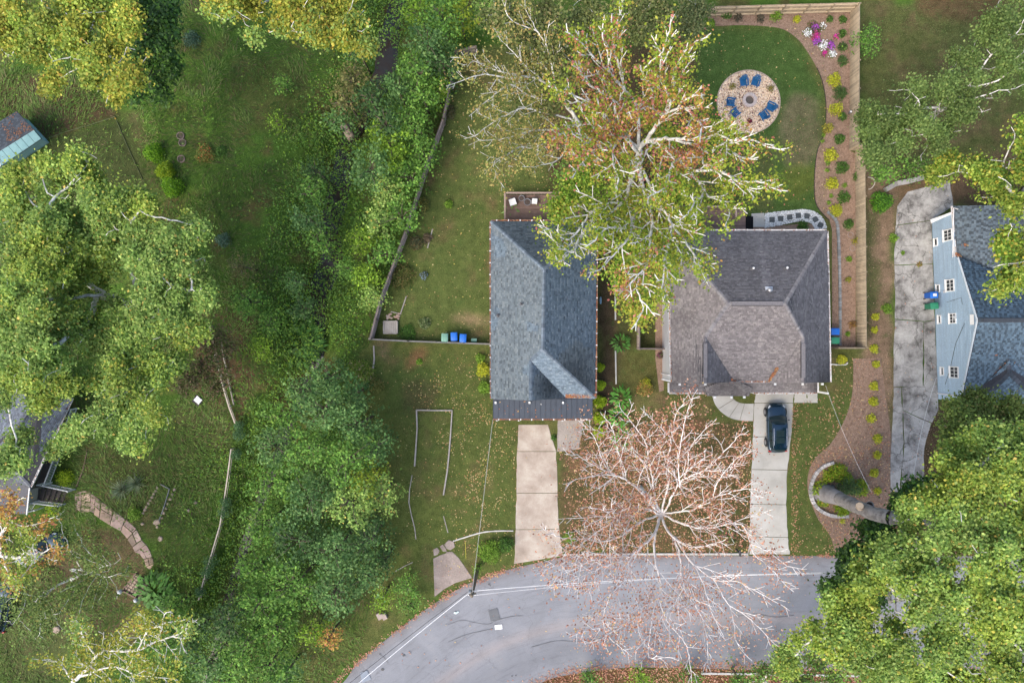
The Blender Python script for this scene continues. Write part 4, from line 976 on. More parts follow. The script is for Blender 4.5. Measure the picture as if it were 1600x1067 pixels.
# ============================================================ DECKS AND PATHS
DECK = M('deck_board', (.23, .155, .125), (.16, .105, .085), 2, .8, .4, 14, attr=True)
def deck_thing(label, x0, x1, y0, y1, z, vertical=False, step=.15):
    """pixel extents at deck height"""
    root = thing('deck', P((x0 + x1) / 2, (y0 + y1) / 2), label, 'deck')
    a, b = P(x0, y1, z), P(x1, y0, z)
    n_ = int((b.y - a.y) / step) if not vertical else int((b.x - a.x) / step)
    for i in range(n_):
        mb = MB(); mb.cc = (random.uniform(.78, 1.18),) * 3
        if vertical:
            x = a.x + (i + .5) * (b.x - a.x) / n_; mb.box((x, (a.y + b.y) / 2), (b.x - a.x) / n_ - .012, b.y - a.y, z - .04, z + random.uniform(-.002, .003))
        else:
            y = a.y + (i + .5) * (b.y - a.y) / n_; mb.box(((a.x + b.x) / 2, y), b.x - a.x, (b.y - a.y) / n_ - .012, z - .04, z + random.uniform(-.002, .003))
        mb.build('deck_board', DECK, root)
    for xx in (a.x + .1, b.x - .1):
        for yy in (a.y + .1, b.y - .1): MB().box((xx, yy), .12, .12, -.1, z - .04).build('leg', DECK, root)
    return root, a, b
def rail(root, pts, z, h=.95, mat=None):
    mat = mat or RAILM
    for a, b in zip(pts[:-1], pts[1:]):
        a, b = Vector(a), Vector(b)
        MB().beam(a + Vector((0, 0, h + .02)), b + Vector((0, 0, h + .02)), .15, .04).build('handrail', mat, root)
        mb = MB(); n_ = int((b - a).length / .13)
        for i in range(n_ + 1): mb.beam(a.lerp(b, i / n_), a.lerp(b, i / n_) + Vector((0, 0, h)), .035, .035, up=(1, 0, 0))
        mb.build('baluster', mat, root, kind='stuff')
        for p in (a, b): MB().beam(p - Vector((0, 0, z)), p + Vector((0, 0, h + .05)), .1, .1, up=(1, 0, 0)).build('post', mat, root)
RAILM = M('weathered_rail', (.36, .27, .22), (.27, .20, .17), 3, .8, .3, 12)
d1, a, b = deck_thing('brown back deck with pots behind the blue roofed house', 789, 912, 305, 350, .7)
rail(d1, [(a.x, a.y + .3, .7), (a.x, b.y, .7), (b.x, b.y, .7)], .7)
d2, a2, b2 = deck_thing('back deck of the grey house partly under the central tree', 1040, 1165, 326, 362, .7)
rail(d2, [(a2.x, b2.y, .7), (b2.x - 1.2, b2.y, .7), (b2.x - 1.2, b2.y - .9, .7)], .7)
for i in range(3): MB().box((b2.x + .2 + i * .28, b2.y - 1.4), .28, 1.5, -.05, .52 - i * .17).build('step', DECK, d2)
pad = thing('concrete_pad', P(1180, 343), 'square concrete pad between the deck steps and the stepping stones', 'path'); pad['kind'] = 'structure'
MB().prism([P(*p) for p in ((1174, 334), (1194, 333), (1195, 355), (1174, 355))], -.05, .05, .01).build('slab', DGRY, pad)
# white gravel path with dark pavers
oc = smooth_line([(1195, 334), (1215, 331), (1235, 329.5), (1255, 327.5), (1272, 331), (1285, 341), (1292, 356)], 5)
ic = smooth_line([(1195, 356), (1215, 353), (1232, 349), (1250, 346), (1263, 347), (1270, 352), (1274, 360)], 5)
gp = thing('gravel_path', P(1240, 340), 'white gravel path curving behind the grey house with seven dark square pavers', 'path'); gp['kind'] = 'structure'
poly = [P(*p) for p in oc] + [P(*p) for p in reversed(ic)]
MB().add([(p.x, p.y, .03) for p in poly[::-1]], [tuple(range(len(poly)))]).build('gravel_bed', M('white_gravel_base', (.52, .54, .53), (.34, .35, .34), 9, .9, .5, 20), gp)
def stones(name, inside, bbox, n_, size, pal, z, parent, mat):
    x0, x1, y0, y1 = bbox; pts = []
    X = RNG.uniform(x0, x1, n_ * 3); Y = RNG.uniform(y0, y1, n_ * 3); k = inside(X, Y); X, Y = X[k][:n_], Y[k][:n_]; n_ = len(X)
    base = np.array([(-1, -.8, 0), (.9, -1, 0), (1, .8, 0), (-.8, 1, 0), (-.5, -.45, 1), (.55, -.5, .95), (.45, .5, 1), (-.5, .5, .9)])
    a = RNG.uniform(0, 6.28, n_); s = size * RNG.uniform(.55, 1.35, n_)
    ca, sa = np.cos(a), np.sin(a); V = np.zeros((n_, 8, 3))
    bx = base[None] * np.array([1, 1, 0]) + RNG.uniform(-.25, .25, (n_, 8, 3)) * np.array([1, 1, 0])
    V[..., 0] = X[:, None] + (bx[..., 0] * ca[:, None] - bx[..., 1] * sa[:, None]) * s[:, None] * .5
    V[..., 1] = Y[:, None] + (bx[..., 0] * sa[:, None] + bx[..., 1] * ca[:, None]) * s[:, None] * .5
    V[..., 2] = z + base[None, :, 2] * s[:, None] * .45
    f = np.array([(4, 5, 6, 7), (0, 1, 5, 4), (1, 2, 6, 5), (2, 3, 7, 6), (3, 0, 4, 7)]); Fc = (np.arange(n_)[:, None, None] * 8 + f[None]).reshape(-1, 4)
    cols = pick_pal(pal, n_) * RNG.uniform(.85, 1.12, n_)[:, None]
    return np_mesh(name, V.reshape(-1, 3), Fc, mat, parent, cols=np.repeat(cols, 8, 0), kind='stuff')
STONE = M('stone_piece', (1, 1, 1), (.85, .85, .85), 8, .85, .3, 20, attr=True)
pv = [(1206, 343.5), (1219.5, 342), (1233.5, 339.5), (1247, 337), (1260.5, 338), (1273.5, 343), (1281.5, 352)]
pxy = [P(*p) for p in pv]
inp = lambda X, Y: inpoly(X, Y, poly) & np.all([np.maximum(abs(X - p.x), abs(Y - p.y)) > .27 for p in pxy], 0)
stones('gravel', inp, (poly[0].x - .1, P(1293, 0).x, P(0, 361).y, P(0, 326).y), 4200, .085, [((.66, .68, .67), 5), ((.48, .50, .50), 2), ((.78, .79, .78), 2), ((.13, .09, .07), 1)], .03, gp, STONE)
for i, (p, r_) in enumerate(zip(pv, (0, -4, 8, 4, -10, 32, -28))):
    c = P(*p); MB().box(c, .50, .50, .0, .075, R(r_)).build('paver', M('dark_paver', (.10, .11, .11), (.07, .078, .078), 5, .85, .4, 12), gp)
# fire pit circle
fp = P(1169.5, 159.5); FR = 2.93
fc = thing('fire_pit_circle', fp, 'round tan gravel circle set into the lawn around the fire pit', 'patio'); fc['kind'] = 'structure'
MB().lathe(fp, [(FR, -.03), (FR, .03), (0, .035)], 48).build('gravel_bed', M('tan_gravel_base', (.42, .33, .25), (.27, .20, .15), 9, .9, .5, 20), fc)
stones('gravel', lambda X, Y: np.hypot(X - fp.x, Y - fp.y) < FR - .05, (fp.x - FR, fp.x + FR, fp.y - FR, fp.y + FR), 7600, .105, [((.80, .62, .43), 6), ((.70, .52, .35), 3), ((.82, .72, .58), 3), ((.62, .42, .34), 1.5), ((.17, .09, .075), 1.6), ((.30, .16, .12), .8)], .03, fc, STONE)
for k in range(54):
    a_ = 2 * math.pi * k / 54; MB().box((fp.x + math.cos(a_) * (FR + .04), fp.y + math.sin(a_) * (FR + .04)), .09, .31, -.03, .07, a_).build('edging_brick', M('edging_tan', (.50, .40, .31), (.36, .28, .22), 4, .85, .4, 12), fc)
pit = thing('fire_pit', P(1170, 158), 'round pale stone fire pit ring in the middle of the gravel circle', 'fire pit')
PIT = M('pit_stone', (.56, .48, .44), (.44, .37, .34), 3, .85, .4, 14)
for k in range(14):
    for rr in range(2):
        a0 = 2 * math.pi * (k + .5 * rr) / 14 + .02; a1 = a0 + 2 * math.pi / 14 - .04; c = P(1170, 158); r0, r1 = .40, .66
        MB().prism([(c.x + math.cos(t) * r, c.y + math.sin(t) * r) for t, r in ((a0, r1), ((a0 + a1) / 2, r1 * 1.01), (a1, r1), (a1, r0), ((a0 + a1) / 2, r0 * 1.01), (a0, r0))], rr * .17 + .02, rr * .17 + .185, .012).build('stone_block', PIT, pit)
MB().lathe(P(1170, 158), [(.41, .05), (.41, .10), (0, .12)], 20).build('ash_bed', M('ash', (.17, .14, .12), (.09, .08, .07), 9, .95, .6, 20), pit)

# adirondack chair
BLUE = M('chair_blue', (.008, .11, .26), (.006, .085, .21), 4, .5, spec=.4)
def make_chair():
    t = thing('adirondack_chair', (0, 0, 0), '', 'chair', 'blue chairs around the fire pit')
    # front is -y, seat slopes to the back (+y)
    for i in range(5):
        y = -.27 + i * .115; z = .38 - i * .028
        MB().beam((-.27, y, z), (.27, y, z), .10, .022).build('seat_slat', BLUE, t)
    for i in range(5):
        u = (i - 2); hh = .74 - .05 * abs(u) ** 1.5
        MB().beam((u * .095, .24, .24), (u * .118, .24 + hh * .46, .24 + hh * .89), .088, .02, up=(0, -1, .5)).build('back_slat', BLUE, t)
    for s in (-1, 1):
        MB().beam((s * .335, -.36, .56), (s * .335, .36, .545), .13, .025).build('armrest', BLUE, t)
        MB().beam((s * .30, -.31, 0), (s * .30, -.31, .54), .085, .03, up=(1, 0, 0)).build('leg', BLUE, t)
        MB().beam((s * .265, -.34, .36), (s * .265, .50, .05), .035, .11).build('leg', BLUE, t)
        MB().beam((s * .30, .33, .12), (s * .33, .36, .54), .05, .03, up=(1, 0, 0)).build('arm_support', BLUE, t)
    MB().beam((-.33, .40, .52), (.33, .40, .52), .05, .04).build('crossbar', BLUE, t)
    return t
ch0 = make_chair()
for i, (x, y, hd, lb) in enumerate(((1161.5, 130, 4, 'blue slatted chair north of the fire pit, the one nearer the green potted plant'), (1179.5, 130, -18, 'blue slatted chair north of the fire pit, the right one of the top pair'),
                               (1141.5, 161, 82, 'blue slatted chair west of the fire pit, the upper one of that pair'), (1148, 177, 128, 'blue slatted chair west of the fire pit, the lower one of that pair'),
                               (1203, 167.5, -112, 'blue slatted chair east of the fire pit, the upper one nearest the gravel edge'), (1192.5, 180, -142, 'blue slatted chair east of the fire pit, the lower one of that pair'))):
    loc = P(x, y, .3); loc.z = .06
    if i == 0: o = ch0; o.location = loc; o.rotation_euler = (0, 0, R(hd)); o['label'] = lb
    else: place_copy(ch0, loc, R(hd), lb)

# ---- small plants built as leaf clumps
POTM = M('pot_tan', (.50, .40, .30), (.40, .32, .24), 5, .7)
YEL = [((.46, .48, .03), 4), ((.56, .54, .05), 2), ((.30, .36, .03), 2)]
GRN = [((.07, .16, .025), 4), ((.11, .23, .035), 2), ((.045, .10, .02), 2)]
LIM = [((.17, .30, .03), 4), ((.24, .38, .05), 2), ((.10, .20, .02), 2)]
BXW = [((.32, .46, .02), 4), ((.40, .50, .03), 2), ((.18, .30, .02), 2)]
def dome_leaves(c, r, h, n_, size, pal, power=.45, flat=.2, jit=.06, shade=False):
    u = RNG.random(n_) ** power; th = RNG.random(n_) * 6.283; el = np.arccos(1 - RNG.random(n_) * 1.02)
    lump = 1 + .16 * np.sin(th * 3 + c[0] * 5) * np.sin(el * 4) + RNG.normal(size=n_) * jit
    x = c[0] + np.sin(el) * np.cos(th) * r * u * lump; y = c[1] + np.sin(el) * np.sin(th) * r * u * lump; z = c[2] + np.abs(np.cos(el)) * h * u * lump + .03
    return np.stack([x, y, z], 1)
def shrub(pxx, pyy, rpx, pal, label, h=None, n_=None, size=.09, group=None, name='shrub', cat='shrub', stem=True, flat=.2):
    r = rpx * .0606; h = h or r * 1.15; c = P(pxx, pyy, h * .5); c.z = gzf(c.x, c.y)
    t = thing(name, c, label, cat, group)
    size = max(size, .12); n_ = int((n_ or 0) * 1.3) or int(90 + 1100 * r * r * (.12 / size) ** 2)
    leaves_obj('foliage', dome_leaves(c, r, h, n_, size, pal), size, pal, t, flat=flat)
    if stem:
        mb = MB()
        for k in range(4):
            a_ = k * 1.6 + random.random(); mb.tube([(c.x, c.y, c.z - .05), (c.x + math.cos(a_) * r * .35, c.y + math.sin(a_) * r * .35, c.z + h * .6)], [.025, .012], 5)
        mb.build('stem', M('shrub_stem', (.16, .10, .06), (.11, .07, .045), 5, .9), t)
    return t
ordn = ['first', 'second', 'third', 'fourth', 'fifth', 'sixth', 'seventh', 'eighth', 'ninth', 'tenth', 'eleventh']
for i, (x, y, r) in enumerate(((1305, 124.5, 11.5), (1307.5, 170, 11), (1295, 199.5, 8.5), (1299, 242, 11.5), (1301.5, 286.5, 10.5), (1307.5, 328, 10.5))):
    shrub(x, y, r, YEL if i != 2 else [((.36, .32, .05), 3), ((.27, .27, .04), 2)], f'golden round shrub in the fence mulch bed, {ordn[i]} golden one from the top', group='golden shrubs in the mulch bed', h=random.uniform(.5, 1.0))
for i, (x, y, r) in enumerate(((1297, 30, 6), (1317, 30.5, 6.5), (1317, 52, 7), (1317, 73, 8), (1317, 95, 9), (1314, 145, 12), (1317, 182, 7), (1313, 216.5, 9), (1317, 262, 11), (1320, 308, 10.5), (1327, 350, 9), (1340.5, 276, 8))):
    shrub(x, y, r, GRN if i not in (3, 4, 5) else [((.06, .12, .03), 3), ((.09, .16, .04), 2)], ['small green shrub beside the top right corner shrub row', 'small green shrub nearest the top right fence corner', 'small green shrub right of the flower patch, second in its column', 'dull green shrub right of the flowers, third in its column', 'dull green low shrub below the flowers, last before the golden ones', 'loose grey green shrub between the first two golden shrubs', 'tiny dark green shrub beside the white path lamp', 'dark green round shrub between the dull gold and fourth golden shrub', 'dark green round shrub midway down the mulch bed', 'dark green round shrub just above the last golden shrub', 'green shrub at the top of the curved stone edging', 'green shrub growing through the fence on its outer side'][i], group='green shrubs in the mulch bed')
for i, (x, y, r, pal) in enumerate(((1136, 21, 9.5, GRN), (1213, 23, 10.5, LIM), (1246, 30, 6.5, YEL), (1112, 36, 6.5, LIM), (1153, 27, 8, [((.10, .09, .06), 2), ((.14, .12, .08), 1)]), (1189, 29, 7, [((.10, .09, .06), 2), ((.14, .12, .08), 1)]))):
    shrub(x, y, r, pal, ['dark green round shrub against the top fence, left one', 'bright green round shrub in a ring against the top fence', 'small thin yellowish shrub right of the bright shrub at the top fence', 'small lime plant at the left end of the top mulch bed', 'dry bare brown shrub beside the dark green one at the top fence', 'dry bare brown shrub in the middle of the top fence'][i], n_=260 if i > 3 else None)
shrub(1272, 45, 13, [((.10, .13, .04), 2), ((.16, .10, .05), 1)], 'low sprawling brownish green plant behind the flower patch', h=.3, n_=380)
for i, (x, y, r) in enumerate(((1287, 212, 3), (1285, 221, 3), (1294, 255, 4), (1293, 266, 4), (1320, 290, 4.5), (1299, 306, 3.5), (1295, 317, 3.5))):
    shrub(x, y, r, LIM, ['tiny lime sprout under the dull gold shrub, upper', 'tiny lime sprout under the dull gold shrub, lower', 'tiny lime plant below the fourth golden shrub', 'tiny lime plant left of the midway dark shrub', 'tiny lime plant beside the fifth golden shrub', 'tiny green sprout above the last golden shrub', 'tiny green sprout left of the last golden shrub'][i], n_=60, group='tiny sprouts in the mulch', stem=False)
for i, (x, y, r) in enumerate(((1338, 376, 7), (1327, 405, 5), (1326, 437, 5), (1333, 507, 7), (1325, 522, 4))):
    shrub(x, y, r, [((.34, .30, .04), 2), ((.20, .22, .04), 2)] if i in (0, 2) else ([((.32, .20, .05), 2), ((.22, .12, .05), 2)] if i == 3 else LIM), ['sparse yellow plant near the fence beside the grey house', 'sparse green plant below the sparse yellow one', 'faint yellow sprig midway along the house side bed', 'orange brown plant near the wheelie bins beside the fence', 'small green plant just right of the green bin'][i], n_=120)
for i, (x, y, r) in enumerate(((1369.5, 495, 7.5), (1366.5, 515.5, 6), (1366, 545, 8.5), (1370, 569, 8), (1366, 603, 8), (1365, 627.5, 8), (1362.5, 654, 9.5), (1372.5, 685.5, 8.5), (1371, 711, 8.5), (1366.5, 739, 7), (1372, 767, 7))):
    shrub(x + random.uniform(-.8, .8), y, r * random.uniform(.78, 1.12), YEL, f'small yellow shrub between fence and old driveway, {ordn[i]} from the top', group='yellow shrubs in a row beside the old driveway', h=.45)
shrub(1387, 482, 9, LIM, 'bright green plant at the edge of the old driveway near the bins', h=.5); shrub(1397, 372, 8, LIM, 'green weed clump at the left edge of the old driveway', h=.4)
shrub(1379.5, 315, 17, [((.07, .20, .02), 4), ((.13, .30, .02), 3), ((.03, .09, .01), 2)], 'large glossy green round bush at the top of the old driveway', h=1.2, n_=1700, size=.14)
shrub(1411, 395, 3.5, LIM, 'tiny weed growing in the crack of the old driveway', n_=60, stem=False); shrub(1437, 413, 5, [((.30, .18, .06), 2), ((.24, .26, .05), 1)], 'rusty weed clump in the joint of the old driveway', n_=90, stem=False, h=.15)
for i, (x, y, r) in enumerate(((938, 574, 7), (938.5, 602, 8.5), (938, 628, 10.5), (938, 654, 10.5), (937, 676, 10))):
    shrub(x, y, r, BXW, f'clipped lime green ball shrub beside the blue roofed house, {ordn[i]} from the top', h=1.0, n_=900, size=.085, group='clipped ball shrubs in a row', flat=.1)
for i, (x, y, r) in enumerate(((238.5, 238, 15.5), (257, 267, 14), (267.5, 291, 17))):
    shrub(x, y, r, [((.12, .27, .01), 4), ((.18, .34, .01), 2), ((.07, .17, .01), 2)] if i != 1 else [((.22, .30, .01), 3), ((.15, .26, .01), 2)], ['topmost bright green round bush in the left back yard', 'yellowish round bush in the middle of the left trio', 'largest bright green round bush at the bottom of the left trio'][i], h=1.5, n_=1900, size=.12, group='three round bushes in the left back yard')
for x, y, r, pal, lb, h in ((100, 747, 14, BXW, 'bright lime bush at the top of the white steps', 1.0), (82, 796, 12, BXW, 'bright lime bush below the white step rails', .9), (209, 803, 12, LIM, 'lime bush at the left end of the flagstone path bed', .8), (865, 684, 4.5, GRN, 'tiny dark green bush on the tan driveway edge', .4),
                        (755, 578, 12, YEL, 'yellow leaved shrub against the west wall of the blue roofed house', 1.0), (757, 606, 11, LIM, 'pink flowering shrub beside the blue roofed house', 1.0), (750, 560, 8, LIM, 'small green shrub above the yellow one by the wall', .8),
                        (1032, 555, 5, [((.25, .06, .14), 2), ((.08, .13, .03), 2)], 'purple leaved plant by the white wall', .5), (1008, 607, 13, [((.38, .26, .08), 3), ((.22, .24, .05), 3), ((.45, .18, .08), 1)], 'golden orange shrub below the lawn beside the white wall', .9),
                        (1316, 562, 8, YEL, 'yellow green shrub at the grey house corner below the bins', .6), (1255, 353, 9, GRN, 'low dark green plant between the path and the grey house', .35),
                        (701, 319, 7, LIM, 'small green clump alone on the back lawn', .5), (663, 505, 10, [((.14, .20, .07), 3), ((.30, .32, .16), 1)], 'pale leafy plant above the low fence on the left lawn', .6), (655, 565, 5, LIM, 'weed patch on the front lawn', .2), (637, 520, 14, GRN, 'dark green ground plant by the low fence', .3),
                        (560, 583, 24, [((.13, .22, .03), 4), ((.24, .32, .05), 3), ((.50, .36, .22), 1)], 'light green shrub with cream flower heads left of the front lawn', 1.3), (588, 602, 12, [((.28, .24, .07), 2), ((.12, .17, .04), 2)], 'small straw coloured plant beside the cream flowered shrub', .6),
                        (765, 863, 20, LIM, 'green shrub by the street near the utility pole', 1.2), (790, 852, 13, GRN, 'dark green part of the shrub by the tan driveway mouth', 1.0), (1135, 835, 18, [((.09, .16, .04), 3), ((.30, .10, .16), 1), ((.2, .2, .06), 1)], 'pink tinged shrub under the bare tree near the driveway', .8), (890, 840, 10, LIM, 'small bright plant beside the tan driveway under the tree', .5),
                        (1010, 600, 9, YEL, 'yellow leaved plant under the front tree twigs', .7), (320, 240, 16, [((.15, .20, .04), 3), ((.45, .14, .05), 1), ((.24, .22, .05), 1)], 'orange tipped shrub in the left meadow', .7), (348, 375, 12, [((.08, .15, .09), 3), ((.14, .22, .14), 1)], 'blue green yucca like plant in the left meadow', .7),
                        (345, 237, 10, GRN, 'dark shrub beside the orange tipped one', .6), (298, 60, 14, [((.06, .12, .07), 3), ((.11, .18, .11), 1)], 'dark bluish shrub at the top of the left meadow', 1.0), (330, 605, 18, GRN, 'dark green shrub between the rails and the big left tree', 1.3),
                        (650, 380, 12, [((.10, .13, .06), 2), ((.20, .16, .07), 2)], 'scruffy shrub against the diagonal fence', .7), (628, 432, 22, [((.13, .15, .04), 3), ((.25, .20, .07), 2), ((.10, .15, .03), 2)], 'wide scruffy brownish shrub by the diagonal fence', .8), (668, 372, 8, [((.17, .13, .08), 2)], 'dry brown plant near the timber stake', .4), (662, 430, 7, [((.25, .33, .40), 1), ((.12, .15, .08), 2)], 'pale blue flowering plant on the left lawn', .5),
                        (660, 320, 12, [((.11, .15, .04), 2), ((.28, .25, .06), 1)], 'yellow flecked shrub near the bend of the diagonal fence', .6), (700, 175, 12, [((.13, .11, .06), 2), ((.10, .13, .04), 1)], 'brown shrub inside the top of the diagonal fence', .7)):
    shrub(x, y, r, pal, lb, h=h, size=.11 if r > 10 else .09, n_=int(140 + 3.2 * r * r))
sg = shrub(190, 765, 24, [((.13, .17, .10), 3), ((.20, .25, .14), 1)], 'grey green spiky yucca clump on the left lawn', h=.9, n_=10, name='yucca', cat='plant')
b_ = []; Fc = []; Cc = []
for (ux, uy) in ((190, 765), (213, 755)):
    for k in range(150):
        c = P(ux, uy); a_ = random.random() * 6.283; e = random.uniform(.15, 1.3); L = random.uniform(.9, 1.5); d = Vector((math.cos(a_) * math.cos(e), math.sin(a_) * math.cos(e), math.sin(e))); s = Vector((-math.sin(a_), math.cos(a_), 0)) * .03
        i0 = len(b_); b_ += [tuple(c + s), tuple(c + d * L), tuple(c - s)]; Fc.append((i0, i0 + 1, i0 + 2)); col = random.choice([(.22, .28, .17), (.30, .36, .22), (.15, .20, .11)]); Cc += [col] * 3
np_mesh('blade', np.array(b_), np.array(Fc), LEAF, sg, cols=np.array(Cc), kind='stuff')
# hostas / ferns: broad leaf clusters
def fern(x, y, r, label, col=((.07, .19, .03), (.11, .27, .05), (.045, .11, .02)), n_=90, L0=1.0, name='leafy_plant'):
    c = P(x, y); c.z = gzf(c.x, c.y); t = thing(name, c, label, 'plant'); V = []; Fq = []; Cc = []
    for k in range(n_):
        a_ = random.random() * 6.283; rr = math.sqrt(random.random()) * r * .0606; p = c + Vector((math.cos(a_) * rr, math.sin(a_) * rr, .25 + random.random() * .5))
        b2_ = a_ + random.uniform(-.7, .7); L = L0 * random.uniform(.4, .8); w_ = L * .17; d = Vector((math.cos(b2_), math.sin(b2_), 0)); s = Vector((-d.y, d.x, 0)) * w_; k0 = len(V)
        V += [tuple(p), tuple(p + d * L * .45 + s + Vector((0, 0, .10))), tuple(p + d * L + Vector((0, 0, -.15))), tuple(p + d * L * .45 - s + Vector((0, 0, .10))), ]
        Fq.append((k0, k0 + 1, k0 + 2, k0 + 3)); Cc += [random.choice(col)] * 4
    np_mesh('foliage', np.array(V), np.array(Fq), LEAF, t, cols=np.array(Cc), kind='stuff'); return t
fern(465, 535, 30, 'bright fern like clump of drooping leaves beside the creek', n_=260, L0=1.5)
fern(245, 920, 24, 'big leaved green clump right of the stone steps', n_=170, L0=1.1); fern(262, 935, 18, 'second big leaved clump below the stone steps', n_=90)
fern(968, 620, 13, 'strappy green border plants near the clipped balls, upper clump', n_=90, L0=.8, col=((.10, .30, .04), (.15, .38, .06), (.05, .14, .02))); fern(966, 650, 13, 'strappy green border plants near the clipped balls, middle clump', n_=90, L0=.8, col=((.10, .30, .04), (.15, .38, .06))); fern(972, 685, 13, 'strappy green border plants under the first bare twigs', n_=90, L0=.8, col=((.10, .30, .04), (.15, .38, .06)))
fern(800, 332, 9, 'broad leaved potted plant on the brown deck', n_=60, L0=.7, col=((.17, .30, .08), (.25, .40, .12))); fern(968, 535, 10, 'green border plants along the narrow side yard', n_=60, L0=.8)
# flowers
def flowers(x, y, r, cols, label, n_=110, size=.13, back=True):
    c = P(x, y); t = thing('flower_clump', c, label, 'flowers', 'bedding flowers in the top corner')
    pts = dome_leaves(c, r * .0606, .35, n_, .1, GRN, power=.6); leaves_obj('blossoms', pts + np.array([0, 0, .06]), size, cols, t, flat=.7, aspect=.95)
    leaves_obj('foliage', dome_leaves(c, r * .0606, .25, n_, .1, GRN), .1, GRN, t)
WHT = [((.85, .86, .84), 5), ((.7, .72, .75), 1)]; PUR = [((.36, .07, .42), 3), ((.48, .12, .55), 2), ((.25, .05, .33), 1)]; MAG = [((.55, .03, .22), 3), ((.62, .06, .35), 2)]
for a_ in ((1261, 53, 8.5, WHT, 'white flower clump nearest the lawn edge', 62), (1284.5, 72, 9, WHT, 'middle white flower clump in the corner bed', 62), (1299, 86, 8, WHT, 'lowest white flower clump in the corner bed', 62), (1284, 42, 7, WHT, 'sparse white flower clump at the top of the patch', 30),
           (1272, 44, 7, PUR, 'purple flowers at the top of the flower patch', 60), (1275, 66, 8, PUR, 'purple flowers left of the middle white clump', 80), (1297, 72, 8, PUR, 'purple flowers right of the middle white clump', 80),
           (1273, 57, 8, MAG, 'magenta flowers between the upper white clumps', 75), (1287, 85, 6, MAG, 'magenta flowers left of the lowest white clump', 45), (1304, 59, 6, MAG, 'sparse magenta flowers to the right of the patch', 22)):
    flowers(*a_[:5], n_=int(a_[5] * 1.5), size=.115)
# pots
def pot(x, y, r, pal, label, n_=140, mat=POTM):
    c = P(x, y); t = thing('potted_plant', c, label, 'plant pot'); MB().lathe(c, [(r * .7, .03), (r, .35), (r * 1.08, .36), (r * 1.05, .40), (r * .9, .40), (r * .88, .32), (0, .31)], 14).build('pot', mat, t)
    if n_: leaves_obj('foliage', dome_leaves((c.x, c.y, .36), r * 1.35, .3, n_, .08, pal), .09, pal, t)
pot(1142, 138, .26, [((.30, .26, .03), 2), ((.18, .17, .03), 2)], 'potted olive plant left of the top chairs on the gravel circle'); pot(1201.5, 141, .28, [((.26, .22, .03), 2), ((.16, .15, .03), 2)], 'potted olive plant right of the top chairs on the gravel circle'); pot(1169, 192, .2, [((.20, .015, .05), 3), ((.12, .01, .04), 1)], 'dark red potted plant at the bottom of the gravel circle')
GREYP = M('pot_grey', (.25, .26, .28), (.18, .19, .21), 5, .6)
c = P(815, 311, .7)
for (x, y, r, lb) in ((815, 311, .27, 'round grey pot on the brown deck, upper'), (824, 317, .33, 'round grey pot on the brown deck, lower')):
    c = P(x, y, .7); t = thing('pot', Vector((c.x, c.y, .7)), lb, 'pot'); MB().lathe(c, [(r * .7, .7), (r, 1.05), (r * 1.04, 1.06), (r * .9, 1.06), (r * .85, 1.0), (0, .99)], 14).build('pot_body', GREYP, t); MB().lathe(c, [(r * .84, 1.0), (0, 1.03)], 12).build('soil', M('soil', (.08, .06, .05)), t)
CUSH = M('cushion_white', (.75, .76, .76), (.66, .67, .67), 3, .8)
def deck_seat(x, y, rz, label, z=.7, w_=.55):
    c = P(x, y, z); t = thing('garden_chair', Vector((c.x, c.y, z)), label, 'chair')
    m_ = M('chair_frame_dark', (.06, .06, .065)); ca, sa = math.cos(rz), math.sin(rz)
    T = lambda a_, b__: (c.x + a_ * ca - b__ * sa, c.y + a_ * sa + b__ * ca)
    MB().box(T(0, 0), w_, w_, z + .36, z + .46, rz).build('cushion', CUSH, t)
    for s in (-1, 1):
        for q in (-1, 1): MB().box(T(s * w_ * .46, q * w_ * .46), .04, .04, z, z + (.36 if q < 0 else .85)).build('leg', m_, t)
    a_, b__ = T(-w_ * .46, w_ * .48), T(w_ * .46, w_ * .48)
    for k in range(3): MB().beam((*a_, z + .55 + .13 * k), (*b__, z + .55 + .13 * k), .02, .06).build('back_slat', m_, t)
deck_seat(801, 317, R(18), 'garden chair with white cushion near the corner of the brown deck', w_=.62); deck_seat(835, 316, R(-4), 'garden chair with pale cushion at the tree covered end of the deck', w_=.5)

